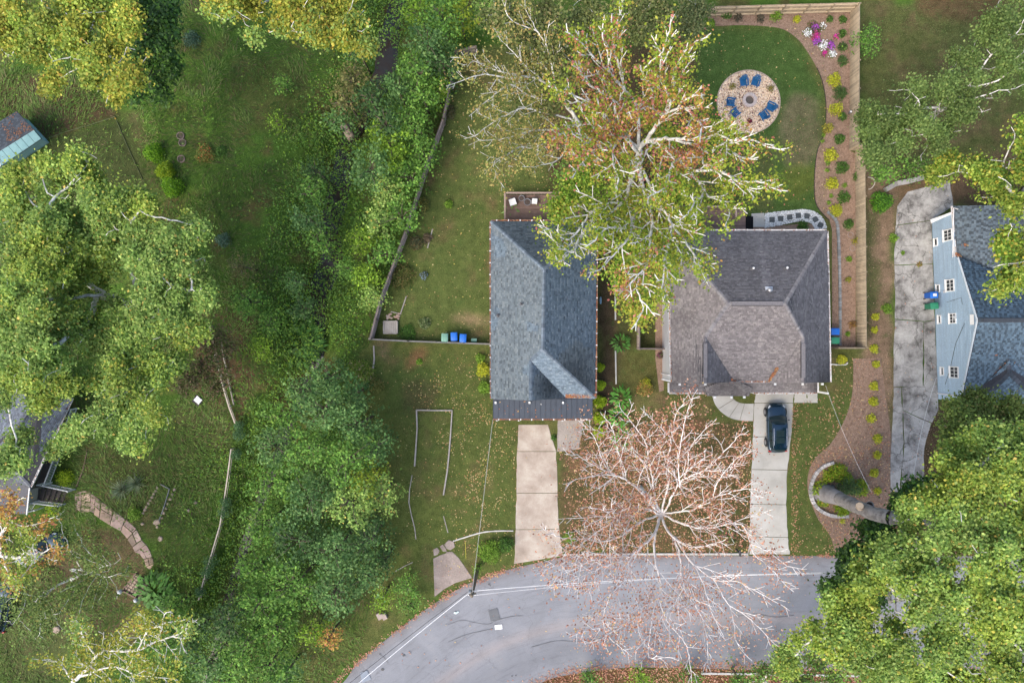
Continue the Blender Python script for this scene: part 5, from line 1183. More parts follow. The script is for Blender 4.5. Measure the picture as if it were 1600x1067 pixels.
# ---- wheelie bins
def make_bin(body, lid, name='wheelie_bin'):
    t = thing(name, (0, 0, 0), '', 'bin')
    V = []; prof = [(.24, .27, 0), (.27, .30, .5), (.29, .335, .98), (.30, .345, 1.0), (.30, .345, 1.03)]
    mb = MB(); vs = []; fs = []
    for hx, hy, z in prof:
        for dx, dy in ((-1, -.85), (-.85, -1), (.85, -1), (1, -.85), (1, .85), (.85, 1), (-.85, 1), (-1, .85)): vs.append((dx * hx, dy * hy, z))
    for i in range(len(prof) - 1):
        for k in range(8): fs.append((i * 8 + k, i * 8 + (k + 1) % 8, (i + 1) * 8 + (k + 1) % 8, (i + 1) * 8 + k))
    fs.append(tuple(range(7, -1, -1))); fs.append(tuple(range(len(vs) - 8, len(vs)))); mb.add(vs, fs); mb.build('bin_body', body, t)
    mb = MB(); n_ = 5; vs = []; fs = []
    for i in range(n_ + 1):
        y = -.39 + .76 * i / n_; z = 1.06 + .075 * math.sin(math.pi * (i + .3) / (n_ + .6))
        for x, dz in ((-.315, -.05), (-.29, .0), (-.12, .018), (.12, .018), (.29, 0), (.315, -.05)): vs.append((x, y, z + dz))
    for i in range(n_):
        for k in range(5): fs.append((i * 6 + k, i * 6 + k + 1, (i + 1) * 6 + k + 1, (i + 1) * 6 + k))
    mb.add(vs, fs); l_ = mb.build('lid', lid, t, smooth=True)
    for s in (-.11, .11): MB().box((s, 0), .025, .55, 1.09, 1.165).build('lid_rib', lid, l_)
    MB().box((0, -.26), .2, .1, 1.08, 1.145).build('lid_grip', lid, l_)
    MB().tube([(-.22, .41, .98), (.22, .41, .98)], .02, 6).build('handle', body, t)
    for s in (-1, 1):
        m_ = MB(); m_.tube([(s * .27, .33, .11), (s * .33, .33, .11)], .11, 12); m_.build('wheel', M('rubber', (.025, .025, .025), (.018, .018, .018), 5, .8), t)
    return t
BB = M('bin_blue', (.01, .10, .42), (.008, .085, .36), 3, .5, spec=.4); BL = M('bin_blue_lid', (.02, .16, .58), (.015, .13, .50), 3, .45, spec=.4)
GB = M('bin_green', (.02, .17, .09), (.016, .14, .075), 3, .5, spec=.4); GL = M('bin_green_lid', (.04, .26, .14), (.03, .22, .12), 3, .5, spec=.4)
PB = M('bin_faded', (.10, .26, .19), (.08, .22, .16), 3, .55); PL = M('bin_faded_lid', (.20, .38, .29), (.17, .33, .25), 3, .6)
blueb = make_bin(BB, BL); greenb = make_bin(GB, GL); paleb = make_bin(PB, PL)
def put(proto, x, y, rz, lb, first=False):
    c = P(x, y, 1.0); loc = Vector((c.x, c.y, gzf(c.x, c.y) + .02))
    if first: proto.location = loc; proto.rotation_euler = (0, 0, R(rz)); proto['label'] = lb; proto['group'] = 'wheelie bins'; return proto
    o = place_copy(proto, loc, R(rz), lb); o['group'] = 'wheelie bins'; return o
put(paleb, 695, 527.5, 178, 'faded green wheelie bin, left of the three behind the low fence', True)
put(blueb, 709.5, 526, 182, 'blue wheelie bin in the middle of the three behind the low fence', True)
put(blueb, 723.5, 528.5, 176, 'brighter blue wheelie bin, right of the three behind the low fence')
put(greenb, 1459, 478, 96, 'green wheelie bin against the pale blue wall', True)
put(blueb, 1458.5, 461, 93, 'blue wheelie bin against the pale blue wall above the green one')
put(blueb, 1304.5, 518, 90, 'blue wheelie bin beside the grey house wall'); put(greenb, 1304.5, 532, 90, 'green wheelie bin beside the grey house wall')
c = P(1461, 461, 1.1); MB().box((0, 0), .25, .32, 1.13, 1.17).v
lbl = MB().box((0, -.02), .26, .34, 1.165, 1.18); 
for o in bpy.data.objects:
    if o.get('label', '') == 'blue wheelie bin against the pale blue wall above the green one':
        q = lbl.build('lid_sticker', WHITE); q.parent = o
t = thing('tool_box', P(741, 533), 'small green lidded box at the end of the bin row', 'box')
MB().box(P(741, 532), .48, .34, 0, .42).build('box_body', GB, t); MB().box(P(741, 531), .52, .26, .42, .47).build('lid', PL, t)
t = thing('hose_reel', P(934.5, 470), 'pale hose reel against the east wall of the blue roofed house', 'hose reel')
for k in range(3): MB().tube([P(933, 470) + Vector((.22 + .03 * k, math.cos(a_) * .32, .6 + math.sin(a_) * .32)) for a_ in [i * .524 for i in range(13)]], .025, 5).build('hose', M('hose_blue', (.25, .42, .55)), t)
MB().box(P(933, 470), .1, .12, 0, .7).build('stand', VENTM, t)

# ---- the car: dark blue SUV, nose toward +y
def make_car(paint_mat, label, loc, rz):
    t = thing('parked_car', (0, 0, 0), label, 'car')
    GLS = M('car_glass', (.02, .035, .04), (.015, .03, .035), 2, .05, spec=.8); TR = M('car_trim', (.02, .02, .022), rough=.6); RB = M('rubber', (.025, .025, .025))
    HL = M('headlight', (.6, .65, .7), rough=.15); TL = M('tail_red', (.5, .02, .02), rough=.3); RM = M('alloy', (.35, .36, .38), rough=.35, metal=.8)
    st = [(-2.34, .52, .55, .88), (-2.25, .76, .42, 1.00), (-2.02, .88, .32, 1.05), (-1.2, .94, .28, 1.05), (-.2, .94, .26, 1.02), (.75, .93, .27, .99), (1.25, .925, .30, .97), (1.72, .885, .34, .90), (2.02, .78, .40, .81), (2.22, .60, .46, .68), (2.33, .36, .52, .58)]
    vs = []; fs = []; K = 12
    for y, hw, zb, zt in st:
        for x, z in ((-.80, zb), (-.97, zb + .16), (-1, zb + .42 * (zt - zb) + .05), (-.985, zt - .16), (-.93, zt - .04), (-.78, zt + .015), (-.4, zt + .055), (0, zt + .07), (.4, zt + .055), (.78, zt + .015), (.93, zt - .04), (.985, zt - .16), (1, zb + .42 * (zt - zb) + .05), (.97, zb + .16), (.80, zb)): vs.append((x * hw, y, z))
    K = 15
    for i in range(len(st) - 1):
        for k in range(K - 1): fs.append((i * K + k, (i + 1) * K + k, (i + 1) * K + k + 1, i * K + k + 1))
        fs.append((i * K + K - 1, (i + 1) * K + K - 1, (i + 1) * K, i * K))
    fs.append(tuple(range(K))); fs.append(tuple((len(st) - 1) * K + k for k in range(K - 1, -1, -1)))
    body = MB().add(vs, fs).build('body', paint_mat, t, smooth=True)
    sb = body.modifiers.new('smooth', 'SUBSURF'); sb.levels = 1; sb.render_levels = 1
    # hood creases
    for s in (-1, 1): MB().tube([(s * .62, .95, 1.035), (s * .56, 1.6, .99), (s * .42, 2.1, .85)], .018, 5).build('hood_crease', paint_mat, body)
    # cabin: rows front to back
    cb = [(.98, .80, 1.02), (.30, .67, 1.52), (-.2, .665, 1.60), (-1.0, .655, 1.60), (-1.75, .61, 1.53), (-2.12, .72, 1.06)]
    bw = [(.98, .86), (.30, .86), (-.2, .87), (-1.0, .87), (-1.75, .84), (-2.12, .76)]
    # windscreen
    def quad(name, q, mat, par, th=.0): return MB().add(q, [tuple(range(len(q)))]).build(name, mat, par)
    def curved(name, y0, z0, w0, y1, z1, w1, mat, bow=.14, nn=8):
        vs = []; fs = []
        for i in range(3):
            f = i / 2
            for k in range(nn + 1):
                u = k / nn * 2 - 1; w_ = w0 + (w1 - w0) * f; vs.append((u * w_, y0 + (y1 - y0) * f + bow * (1 - u * u) * (1 if y0 > y1 else -1) * (1 - .4 * f), z0 + (z1 - z0) * f + .02 * math.sin(math.pi * f)))
        for i in range(2):
            for k in range(nn): fs.append((i * (nn + 1) + k, i * (nn + 1) + k + 1, (i + 1) * (nn + 1) + k + 1, (i + 1) * (nn + 1) + k))
        return MB().add(vs, fs).build(name, mat, t, smooth=True)
    curved('windshield', 1.02, 1.03, .78, .34, 1.52, .63, GLS); curved('rear_window', -2.14, 1.10, .68, -1.78, 1.52, .57, GLS, .08)
    for s in (-1, 1):
        quad('side_window', [(s * .845, .85, 1.04), (s * .86, -.2, 1.06), (s * .70, -.2, 1.545), (s * .695, .33, 1.49)][::s], GLS, t); quad('side_window', [(s * .86, -.28, 1.06), (s * .855, -1.1, 1.08), (s * .69, -1.1, 1.545), (s * .70, -.28, 1.545)][::s], GLS, t)
        quad('side_window', [(s * .85, -1.18, 1.08), (s * .80, -1.85, 1.12), (s * .64, -1.7, 1.50), (s * .688, -1.18, 1.54)][::s], GLS, t)
        MB().tube([(s * .83, 1.0, 1.0), (s * .68, .34, 1.52), (s * .685, -.4, 1.575), (s * .675, -1.2, 1.575), (s * .62, -1.76, 1.52), (s * .74, -2.14, 1.06)], .045, 6).build('pillar', paint_mat, t, smooth=True)
        for y in (-.24, -1.14): MB().beam((s * .865, y, 1.03), (s * .70, y, 1.56), .08, .03, up=(0, 1, 0)).build('pillar', TR, t)
        MB().tube([(s * .60, .05, 1.61), (s * .60, .0, 1.65), (s * .585, -1.5, 1.63), (s * .585, -1.55, 1.56)], .018, 6).build('roof_rail', M('rail_silver', (.55, .57, .6), rough=.3, metal=.8), t)
        m_ = MB(); m_.ell((s * 1.02, .72, 1.04), .11, .06, .075, 8, 5); m_.build('mirror', paint_mat, t, smooth=True)
        MB().add([(s * .62, 2.12, .74), (s * .80, 1.92, .80), (s * .80, 1.78, .90), (s * .56, 1.98, .86)][::s], [(0, 1, 2, 3)]).build('headlight', HL, t)
        MB().box((s * .74, -2.17), .22, .12, .78, 1.0).build('tail_light', TL, t)
        for y in (1.42, -1.42):
            w_ = MB().tube([(s * .72, y, .36), (s * .955, y, .36)], .36, 20).build('wheel', RB, t); MB().tube([(s * .93, y, .36), (s * .965, y, .36)], .23, 14).build('rim', RM, w_)
            MB().tube([(s * .93, y + math.cos(a_) * .41, .36 + math.sin(a_) * .41) for a_ in [math.pi * i / 8 for i in range(9)]], .045, 6).build('wheel_arch', TR, t)
    vs = []; fs = []; rows = [(.36, .64, 1.515), (.1, .655, 1.575), (-.3, .66, 1.60), (-.9, .655, 1.605), (-1.4, .635, 1.58), (-1.82, .59, 1.51)]
    for y, w_, z in rows:
        for u in (-1, -.7, -.35, 0, .35, .7, 1): vs.append((u * w_, y, z + .05 * (1 - u * u)))
    for i in range(len(rows) - 1):
        for k in range(6): fs.append((i * 7 + k, i * 7 + k + 1, (i + 1) * 7 + k + 1, (i + 1) * 7 + k))
    rf_ = MB().add(vs, fs).build('roof', paint_mat, t, smooth=True)
    mb = MB(); mb.beam((0, -.15, 1.652), (0, -.75, 1.662), .78, .01); mb.build('sunroof', GLS, rf_); mb = MB(); mb.beam((0, -.82, 1.662), (0, -1.35, 1.645), .78, .01); mb.build('sunroof', GLS, rf_)
    MB().beam((-.55, -1.88, 1.53), (.55, -1.88, 1.53), .18, .03).build('spoiler', paint_mat, t)
    MB().beam((0, -1.55, 1.62), (0, -1.68, 1.68), .03, .05).build('antenna', TR, t)
    MB().box((0, 2.28), .5, .05, .45, .58).build('number_plate', M('plate', (.6, .6, .58)), t); MB().box((0, 2.24), .9, .06, .30, .66).build('grille', TR, t); MB().box((0, -2.30), 1.5, .08, .42, .62).build('bumper', TR, t); MB().beam((-.5, -2.1, 1.12), (.1, -2.05, 1.12), .02, .02).build('wiper', TR, t)
    for s in (-.35, .25): MB().beam((s, 1.1, 1.07), (s + .45, .98, 1.09), .02, .02).build('wiper', TR, t)
    t.location = loc; t.rotation_euler = (0, 0, rz); return t
CARP = M('car_paint_navy', (.008, .035, .065), (.007, .03, .056), 2, .22, metal=.55, spec=.6, coat=1.0, world=False)
cl = P(1214.5, 668, .9); car = make_car(CARP, 'glossy dark blue sport utility car parked nose up on the clean driveway', Vector((cl.x, cl.y, .03)), R(1.0))
c2 = place_copy(car, Vector((*P(62, 862, 1)[:2], 0)), R(-56), 'dark car hidden under thin branches below the left house'); 
c3 = place_copy(car, Vector((*P(-2, 950, 1)[:2], 0)), R(-10), 'dark car just entering the left edge beneath the orange tree')

# ---- utility pole and wires
pole = thing('utility_pole', P(746, 879), 'leaning wooden utility pole at the curve of the street', 'pole')
pb_, pt_ = P(747.5, 884, 0), P(737, 931, 7.6)
WOODP = M('pole_wood', (.20, .165, .12), (.13, .105, .075), 3, .9, .5, 14)
MB().tube([pb_ - Vector((0, 0, .3)), pb_.lerp(pt_, .5), pt_], [.17, .155, .13], 10).build('pole_shaft', WOODP, pole, smooth=True)
leaves_obj('ivy', np.array([tuple(pb_.lerp(pt_, float(u)) + Vector((RNG.normal() * .22, RNG.normal() * .22, 0))) for u in RNG.random(220) ** 2 * .35]), .13, LIM, pole)
MB().beam(pt_ + Vector((-.3, -.05, -.4)), pt_ + Vector((.35, .1, -.4)), .1, .1).build('cross_arm', WOODP, pole)
for s in (-.28, .30): MB().lathe(pt_ + Vector((s, 0, 0)), [(.05, pt_.z - .35), (.06, pt_.z - .25), (.03, pt_.z - .2)], 8).build('insulator', WHITE, pole)
MB().lathe(pt_ + Vector((-.2, .05, 0)), [(.12, pt_.z - 1.2), (.12, pt_.z - .7), (.04, pt_.z - .65)], 8).build('cable_box', M('box_grey', (.45, .47, .48)), pole)
WIRE = M('wire_aluminium', (.80, .80, .80), (.72, .72, .72), 3, .5); WIRED = M('wire_black', (.03, .03, .03))
def wire(a, b, r, mat, label, sag=.5, n_=18):
    a, b = Vector(a), Vector(b); pts = [a.lerp(b, i / n_) - Vector((0, 0, sag * 4 * (i / n_) * (1 - i / n_))) for i in range(n_ + 1)]
    o = MB().tube(pts, r, 5).build('overhead_wire', mat, None, smooth=True); tag(o, label, 'cable'); return o
top = pt_
wire(top + Vector((-.1, .2, -.5)), P(545, 1080, 7.2), .034, WIRE, 'thick pale cable from the pole down toward the bottom left street edge', .3)
wire(top + Vector((-.35, .25, -.3)), P(530, 1080, 7.6), .018, WIRED, 'thin black cable running beside the thick pale one', .3)
wire(top + Vector((.1, .25, -.5)), P(1330, 895, 7.0), .03, WIRE, 'pale cable from the pole across the street under the bare tree', .9)
wire(top + Vector((.1, -.05, -.3)), P(1320, 893.5, 7.3), .016, WIRE, 'second pale cable just below the first across the street', 1.1)
wire(top + Vector((0, 0, -.2)), P(770, 655, 2.7), .012, WIRE, 'thin service wire from the pole to the metal porch roof', .4)
wire(P(1290, 602, 3.3), P(1362, 770, 7.5), .009, WIRE, 'thin pale wire from the grey house toward the leaning tree', .5)
wire(P(1463, 590, 2.4), P(1425, 760, 7), .012, WIRE, 'thin wire from the pale blue wall to the big right tree', .4)

# ---- small street things
PAPER = M('paper_white', (.88, .88, .88), (.84, .84, .84), 3, .8)
t = thing('road_marker', P(779, 978.5), 'white rectangular marker plate lying on the road', 'marker'); MB().box(P(779, 978.5), .70, .44, .085, .115, R(6)).build('marker_plate', PAPER, t)
t = thing('paper_scrap', P(713, 956), 'small crumpled pale paper lying by the road cable', 'paper')
mb = MB(); c = P(713, 956); mb.add([(c.x - .25, c.y - .1, .10), (c.x, c.y - .12, .16), (c.x + .25, c.y + .02, .11), (c.x + .2, c.y + .15, .10), (c.x - .05, c.y + .05, .15), (c.x - .2, c.y + .05, .12)], [(0, 1, 4, 5), (1, 2, 3, 4)]); mb.build('paper_sheet', M('paper_mint', (.66, .78, .76)), t)
t = thing('mailbox', P(1150, 858), 'black mailbox on a post at the kerb beside the clean driveway', 'mailbox')
c = P(1150, 858); MB().box(c, .1, .1, 0, 1.1).build('post', M('door_black', (.04, .04, .045)), t); m_ = MB(); m_.tube([(c.x, c.y - .28, 1.16), (c.x, c.y + .28, 1.16)], .11, 10); m_.build('letter_box', M('mailbox_black', (.03, .03, .035), rough=.4), t)
t = thing('timber_block', P(597, 960), 'split pale timber block lying on the verge beside the lime bush', 'block')
c = P(597, 961)
for k in range(2): MB().box((c.x - .22 + k * .45, c.y), .42, .62, 0, .28 + .03 * k, R(28)).build('timber_piece', M('timber_pale', (.42, .34, .30), (.33, .26, .23), 3, .85, .4, 12), t)
t = thing('white_board', P(309.5, 625.5), 'white square board on a dark base lying in the left yard', 'board'); MB().box(P(309.5, 625.5), .85, .78, .05, .16, R(-40)).build('base', M('board_dark', (.05, .04, .04)), t); MB().box(P(309, 625, .2), .62, .55, .16, .19, R(-40)).build('board_face', PAPER, t)
# path lamp
t = thing('path_lamp', P(1326, 178), 'small lamp with a white face at the foot of the fence', 'lamp'); c = P(1325, 178); MB().lathe(c, [(.05, 0), (.05, .5), (.16, .5), (.17, .56), (.10, .6)], 10).build('lamp_body', VENTM, t); MB().lathe(c, [(.09, .6), (0, .62)], 10).build('lamp_top', WHITE, t)
for x, y, lb in ((1329, 367, 'thin wire ring lying in the bed near the fence, upper'), (1332, 388, 'thin wire ring lying in the bed near the fence, lower')):
    t = thing('plant_ring', P(x, y), lb, 'ring'); MB().tube([P(x, y, .06) + Vector((math.cos(a_) * .25, math.sin(a_) * .25, 0)) for a_ in [i * .524 for i in range(13)]], .015, 5).build('ring', M('ring_grey', (.3, .3, .3)), t)
for x, y, lb in ((283, 213, 'old tyre ring planter in the left meadow, topmost'), (286, 224, 'old tyre ring planter in the left meadow, middle'), (284, 249, 'old tyre ring planter in the left meadow, lowest')):
    c = P(x, y); t = thing('ring_planter', c, lb, 'planter'); z = gzf(c.x, c.y)
    MB().lathe(c, [(.36, z), (.38, z + .14), (.30, z + .16), (.26, z + .06)], 14).build('ring_wall', M('terracotta_old', (.20, .15, .13), (.14, .11, .10), 4, .9), t); MB().lathe(c, [(.26, z + .07), (0, z + .09)], 12).build('soil', M('soil', (.08, .06, .05)), t)
t = thing('hose', P(1369, 285), 'curved pale garden hose beside the fence at the old driveway', 'hose'); MB().tube([P(*p, .05) for p in smooth_line([(1356, 277), (1364, 279), (1367, 286), (1362, 294), (1357, 296)], 4)], .04, 5).build('hose_tube', M('hose_pale', (.62, .58, .5)), t)
t = thing('fallen_stick', P(1372, 265), 'pale straight stick lying beside the fence', 'stick'); MB().tube([P(1364, 256, .05), P(1378, 277, .05)], .05, 6).build('stick', M('hose_pale', (.62, .58, .5)), t)

# ---- timber and stone edgings
TMB = M('timber_grey', (.40, .37, .33), (.28, .25, .22), 2, .85, .4, 12)
def edging(name, label, segs, wd=.12, h=.14, mat=TMB, z=0.0, cat='edging', pn='timber'):
    t = thing(name, P(*segs[0][0]), label, cat)
    for seg in segs:
        for a, b in zip(seg[:-1], seg[1:]):
            va, vb = P(*a), P(*b); va.z = gzf(va.x, va.y) + z + h / 2; vb.z = gzf(vb.x, vb.y) + z + h / 2
            MB().beam(va, vb, wd * random.uniform(.85, 1.15), h).build(pn, mat, t)
    return t
edging('timber_bed_edging', 'rectangular timber bed frame on the front lawn open at its lower end', [[(651, 640), (652, 668), (650, 700), (648, 728)], [(651, 640.5), (680, 641), (707, 641)], [(706.5, 641), (704, 680), (702, 705), (699, 735), (693, 773)]])
edging('buried_edging', 'half sunken pale edging line left of the timber frame', [[(644, 742), (640, 765), (639, 785), (643, 805), (648, 825), (650, 842)]], wd=.08, h=.05)
edging('buried_edging', 'short sunken edging line above the old parking pad', [[(693, 806), (700, 832)]], wd=.07, h=.04)
edging('buried_edging', 'faint pale edging line near the thicket on the front lawn', [[(618, 892), (632, 884), (645, 878)]], wd=.06, h=.04)
edging('stone_edging', 'thin white line of edging stones from the old pad toward the tan driveway', [smooth_line([(708, 845), (730, 838), (755, 831), (780, 829), (802, 829)], 3)], wd=.11, h=.07, mat=M('edging_white', (.62, .60, .55), (.45, .43, .39), 3, .85), pn='edging_stone')
edging('fallen_branch', 'pale straight branch lying below the low fence', [[(584, 540), (585, 560), (583, 578)]], wd=.12, h=.1, mat=M('branch_grey', (.42, .38, .34), (.3, .27, .24), 3, .9), pn='branch')
edging('yellow_string', 'thin yellow line on the grass near the pole', [[(727, 845), (728, 872)]], wd=.04, h=.03, mat=M('yellow_line', (.55, .50, .08)), pn='line')
edging('timber_stake', 'pale timber stake lying on the left back lawn', [[(676, 358), (668, 388)]], wd=.1, h=.08)
edging('garden_bed_edging', 'thin angled timber frame in the scruffy bed by the fence', [[(635, 463), (626, 490)], [(611, 487), (627, 491)]], wd=.09, h=.1)
edging('concrete_edging', 'thin pale concrete strip dividing the narrow side yards', [[(961, 440), (961.5, 500)], [(961.5, 548), (962.5, 600)]], wd=.14, h=.12, mat=KERB, pn='strip')
cr = thing('compost_crate', P(610, 512), 'square grey timber crate in the corner of the back lawn', 'crate')
for k in range(7): MB().box(P(601 + k * 3.2, 512), .175, 1.15, .32, .37).build('slat', TMB, cr)
for s in ((600, 502, 621, 502), (621, 502, 621, 521), (621, 521, 600, 521), (600, 521, 600, 502)): MB().beam(P(s[0], s[1], .2), P(s[2], s[3], .2), .09, .44).build('side_board', TMB, cr)
rb = thing('rubble_pile', P(612, 495), 'small pile of red brown stones above the timber crate', 'stones')
for k in range(16): 
    x, y = 602 + random.random() * 24, 490 + random.random() * 9; MB().prism([P(x + math.cos(a_) * random.uniform(1.5, 3), y + math.sin(a_) * random.uniform(1.2, 2.2)) for a_ in [i * 1.05 for i in range(6)]], 0, random.uniform(.08, .2), .03).build('stone', M('stone_red', (.36, .22, .17), (.45, .38, .32), 1.5, .9, .4, 12), rb)
# edging walls of blocks
def block_arc(name, label, pts, blk=.28, wd=.2, h=.16, mat=KERB, z=0, cat='edging'):
    t = thing(name, P(*pts[0]), label, cat); q = np.array([(P(*p)[0], P(*p)[1]) for p in pts]); d = np.concatenate([[0], np.cumsum(np.hypot(*np.diff(q, axis=0).T))]); n_ = int(d[-1] / blk)
    for i in range(n_):
        t0, t1 = d[-1] * i / n_ + .022, d[-1] * (i + 1) / n_ - .022; a = (np.interp(t0, d, q[:, 0]), np.interp(t0, d, q[:, 1]), z + h / 2); b = (np.interp(t1, d, q[:, 0]), np.interp(t1, d, q[:, 1]), z + h / 2)
        mb = MB(); mb.cc = (random.uniform(.68, 1.15),) * 3; mb.beam(a, b, wd * random.uniform(.9, 1.1), h * random.uniform(.9, 1.1)).build('block', mat, t)
    return t
BLK = M('edging_block', (.52, .50, .48), (.40, .38, .36), 3, .85, .4, 12, attr=True); BLKG = M('edging_block_grey', (.30, .31, .31), (.20, .22, .22), 3, .85, .4, 12, attr=True)
block_arc('block_edging', 'curved wall of pale blocks around the foot of the leaning tree', smooth_line([(1302, 722), (1288, 727), (1276, 737), (1268, 752), (1266, 770), (1271, 786), (1281, 797), (1296, 804), (1308, 806), (1325, 806)]), blk=.36, wd=.30, h=.24, mat=BLK)
block_arc('block_edging', 'mossy grey block edging running beside the grey house to the bins', smooth_line([(1292, 331), (1300, 338), (1307, 348), (1309, 365), (1310.5, 400), (1311.5, 440), (1312, 480), (1312, 508), (1311.5, 540)]), blk=.3, wd=.24, h=.16, mat=BLKG)
block_arc('lawn_edging', 'dark thin edging between the curved lawn and the mulch bed', [p for p in edge1 if p[1] > 100], blk=.6, wd=.05, h=.05, mat=M('edging_dark', (.05, .04, .035), attr=True), z=.02)
block_arc('block_edging', 'white edging stones below the shrub at the grey house corner', [(1298, 569), (1310, 570), (1323, 569.5), (1324, 566)], blk=.25, wd=.1, h=.1, mat=M('edging_white2', (.75, .74, .7), attr=True))
# low broken wall at the top of the old driveway
LW = M('low_wall_concrete', (.42, .40, .38), (.30, .28, .27), 1.5, .9, .4, 10, attr=True)
block_arc('low_wall', 'low broken concrete wall curving above the old driveway', smooth_line([(1381, 298), (1390, 291), (1402, 287), (1420, 284), (1438, 279), (1456, 273)]), blk=1.1, wd=.42, h=.4, mat=LW, cat='wall')
block_arc('low_wall', 'far piece of the low concrete wall under the yellow green leaves', smooth_line([(1496, 268), (1508, 263), (1525, 260), (1548, 262)]), blk=1.0, wd=.4, h=.4, mat=LW, cat='wall')
# flagstone path, left yard
FLAG = M('flagstone', (.42, .32, .24), (.30, .23, .18), 1.2, .85, .45, 9)
FLAGC = M('flagstone_mixed', (.44, .34, .26), (.28, .22, .17), 1.6, .85, .45, 9, attr=True)
fl = thing('flagstone_path', P(200, 830), 'curving path of tan flagstones from the white steps down the left yard', 'path'); fl['kind'] = 'structure'
left = smooth_line([(116, 771), (128, 765), (143, 768), (153, 778), (172, 792), (190, 806), (210, 820), (219, 838), (229, 850), (236, 864), (241, 880), (236, 889)], 3)
right = smooth_line([(118, 795), (126, 800), (141, 800), (150, 806), (166, 818), (184, 826), (196, 838), (205, 850), (211, 862), (222, 868), (229, 885), (233, 889)], 3)
n_ = min(len(left), len(right)); i = 0
while i < n_ - 1:
    j = min(i + random.choice([2, 2, 3]), n_ - 1); a0, a1, b0, b1 = Vector(left[i]), Vector(left[j]), Vector(right[i]), Vector(right[j])
    if random.random() < .55:
        k = random.uniform(.35, .65); m0, m1 = a0.lerp(b0, k), a1.lerp(b1, k + random.uniform(-.1, .1)); cells = [[a0, a1, m1, m0], [m0, m1, b1, b0]]
    else: cells = [[a0, a1, b1, b0]]
    for cl_ in cells:
        vv = random.uniform(.68, 1.22)
        cc = sum(cl_, Vector((0, 0))) / 4; cl_ = [p + (cc - p) * (.05 + .04 * random.random()) for p in cl_]
        m_ = MB(); m_.cc = (vv, vv * random.uniform(.9, 1.02), vv * random.uniform(.85, 1.05)); m_.prism([P(p.x + random.uniform(-.6, .6), p.y + random.uniform(-.5, .5)) for p in cl_], -.05, .05 + random.random() * .04, .02).build('flagstone', FLAGC, fl)
    i = j
# square patio of stones by the steps at the bottom left
ps = thing('stone_patio', P(212, 918), 'small square platform of rounded tan stones in a dark frame', 'patio')
A, B_q, C_q, D_q = Vector((213, 895)), Vector((234, 908)), Vector((216, 935)), Vector((191, 922))
MB().prism([P(*p) for p in (A, B_q, C_q, D_q)], -.05, .10).build('base', M('patio_base', (.16, .12, .10), (.11, .085, .07), 4, .9), ps)
for u in range(5):
    for v_ in range(6):
        if u == 4 and v_ > 2 and random.random() < .4: continue
        q = A.lerp(B_q, (u + .5) / 5).lerp(D_q.lerp(C_q, (u + .5) / 5), (v_ + .5) / 6 * .86); r_ = random.uniform(2.1, 2.7)
        MB().prism([P(q.x + math.cos(a_) * r_ * random.uniform(.8, 1.1), q.y + math.sin(a_) * r_ * random.uniform(.8, 1.1)) for a_ in [i * .9 for i in range(7)]], .05, .16, .02).build('stone', FLAG, ps)
for a_, b_ in ((A, D_q), (D_q, C_q), (C_q, B_q)): MB().beam(P(a_.x, a_.y, .2), P(b_.x, b_.y, .2), .14, .2).build('frame_board', M('board_brown', (.22, .14, .11), (.15, .10, .08), 4, .85), ps)
for q in (D_q, C_q): MB().lathe(P(q.x, q.y), [(.18, .1), (.2, .5), (.12, .62), (0, .66)], 8).build('white_post_cap', GRW, ps)
# rows of stones (garden rows)
t = thing('stone_row', P(235, 780), 'left row of pale garden stones on the left lawn', 'stones'); t2 = thing('stone_row', P(258, 790), 'right row of pale garden stones with a thin frame', 'stones')
for k in range(9):
    f = k / 8
    for root, a_, b_ in ((t, Vector((246, 762)), Vector((224, 801))), (t2, Vector((273, 765)), Vector((246, 823)))):
        q = a_.lerp(b_, f); MB().prism([P(q.x + math.cos(w_) * random.uniform(1.8, 3), q.y + math.sin(w_) * random.uniform(1.8, 3.2)) for w_ in [i * 1.05 for i in range(6)]], -.02, .1, .03).build('stone', FLAG, root)
edging('thin_frame', 'thin bent metal frame between the two stone rows', [[(252, 756), (266, 763), (258, 790), (250, 812)]], wd=.04, h=.2, mat=M('ring_grey', (.3, .3, .3)), pn='bar')
for k, (x, y, r_) in enumerate(((251, 841, 5), (223, 818, 3), (245, 815, 6), (295, 797, 3), (306, 785, 3), (88, 983, 7), (310, 575, 3))):
    t = thing('rock', P(x, y), ['flat tan rock below the stone rows', 'small rock beside the flagstone path', 'brown flat rock at the end of the right stone row', 'small pale rock in the left meadow, lower', 'small pale rock in the left meadow, upper', 'pale flat rock near the bottom left corner', 'small rock in the bare ground by the rails'][k], 'rock'); MB().prism([P(x + math.cos(w_) * r_ * random.uniform(.7, 1.1), y + math.sin(w_) * r_ * random.uniform(.6, 1)) for w_ in [i * .9 for i in range(7)]], -.05, .14, .05).build('rock_body', FLAG, t)
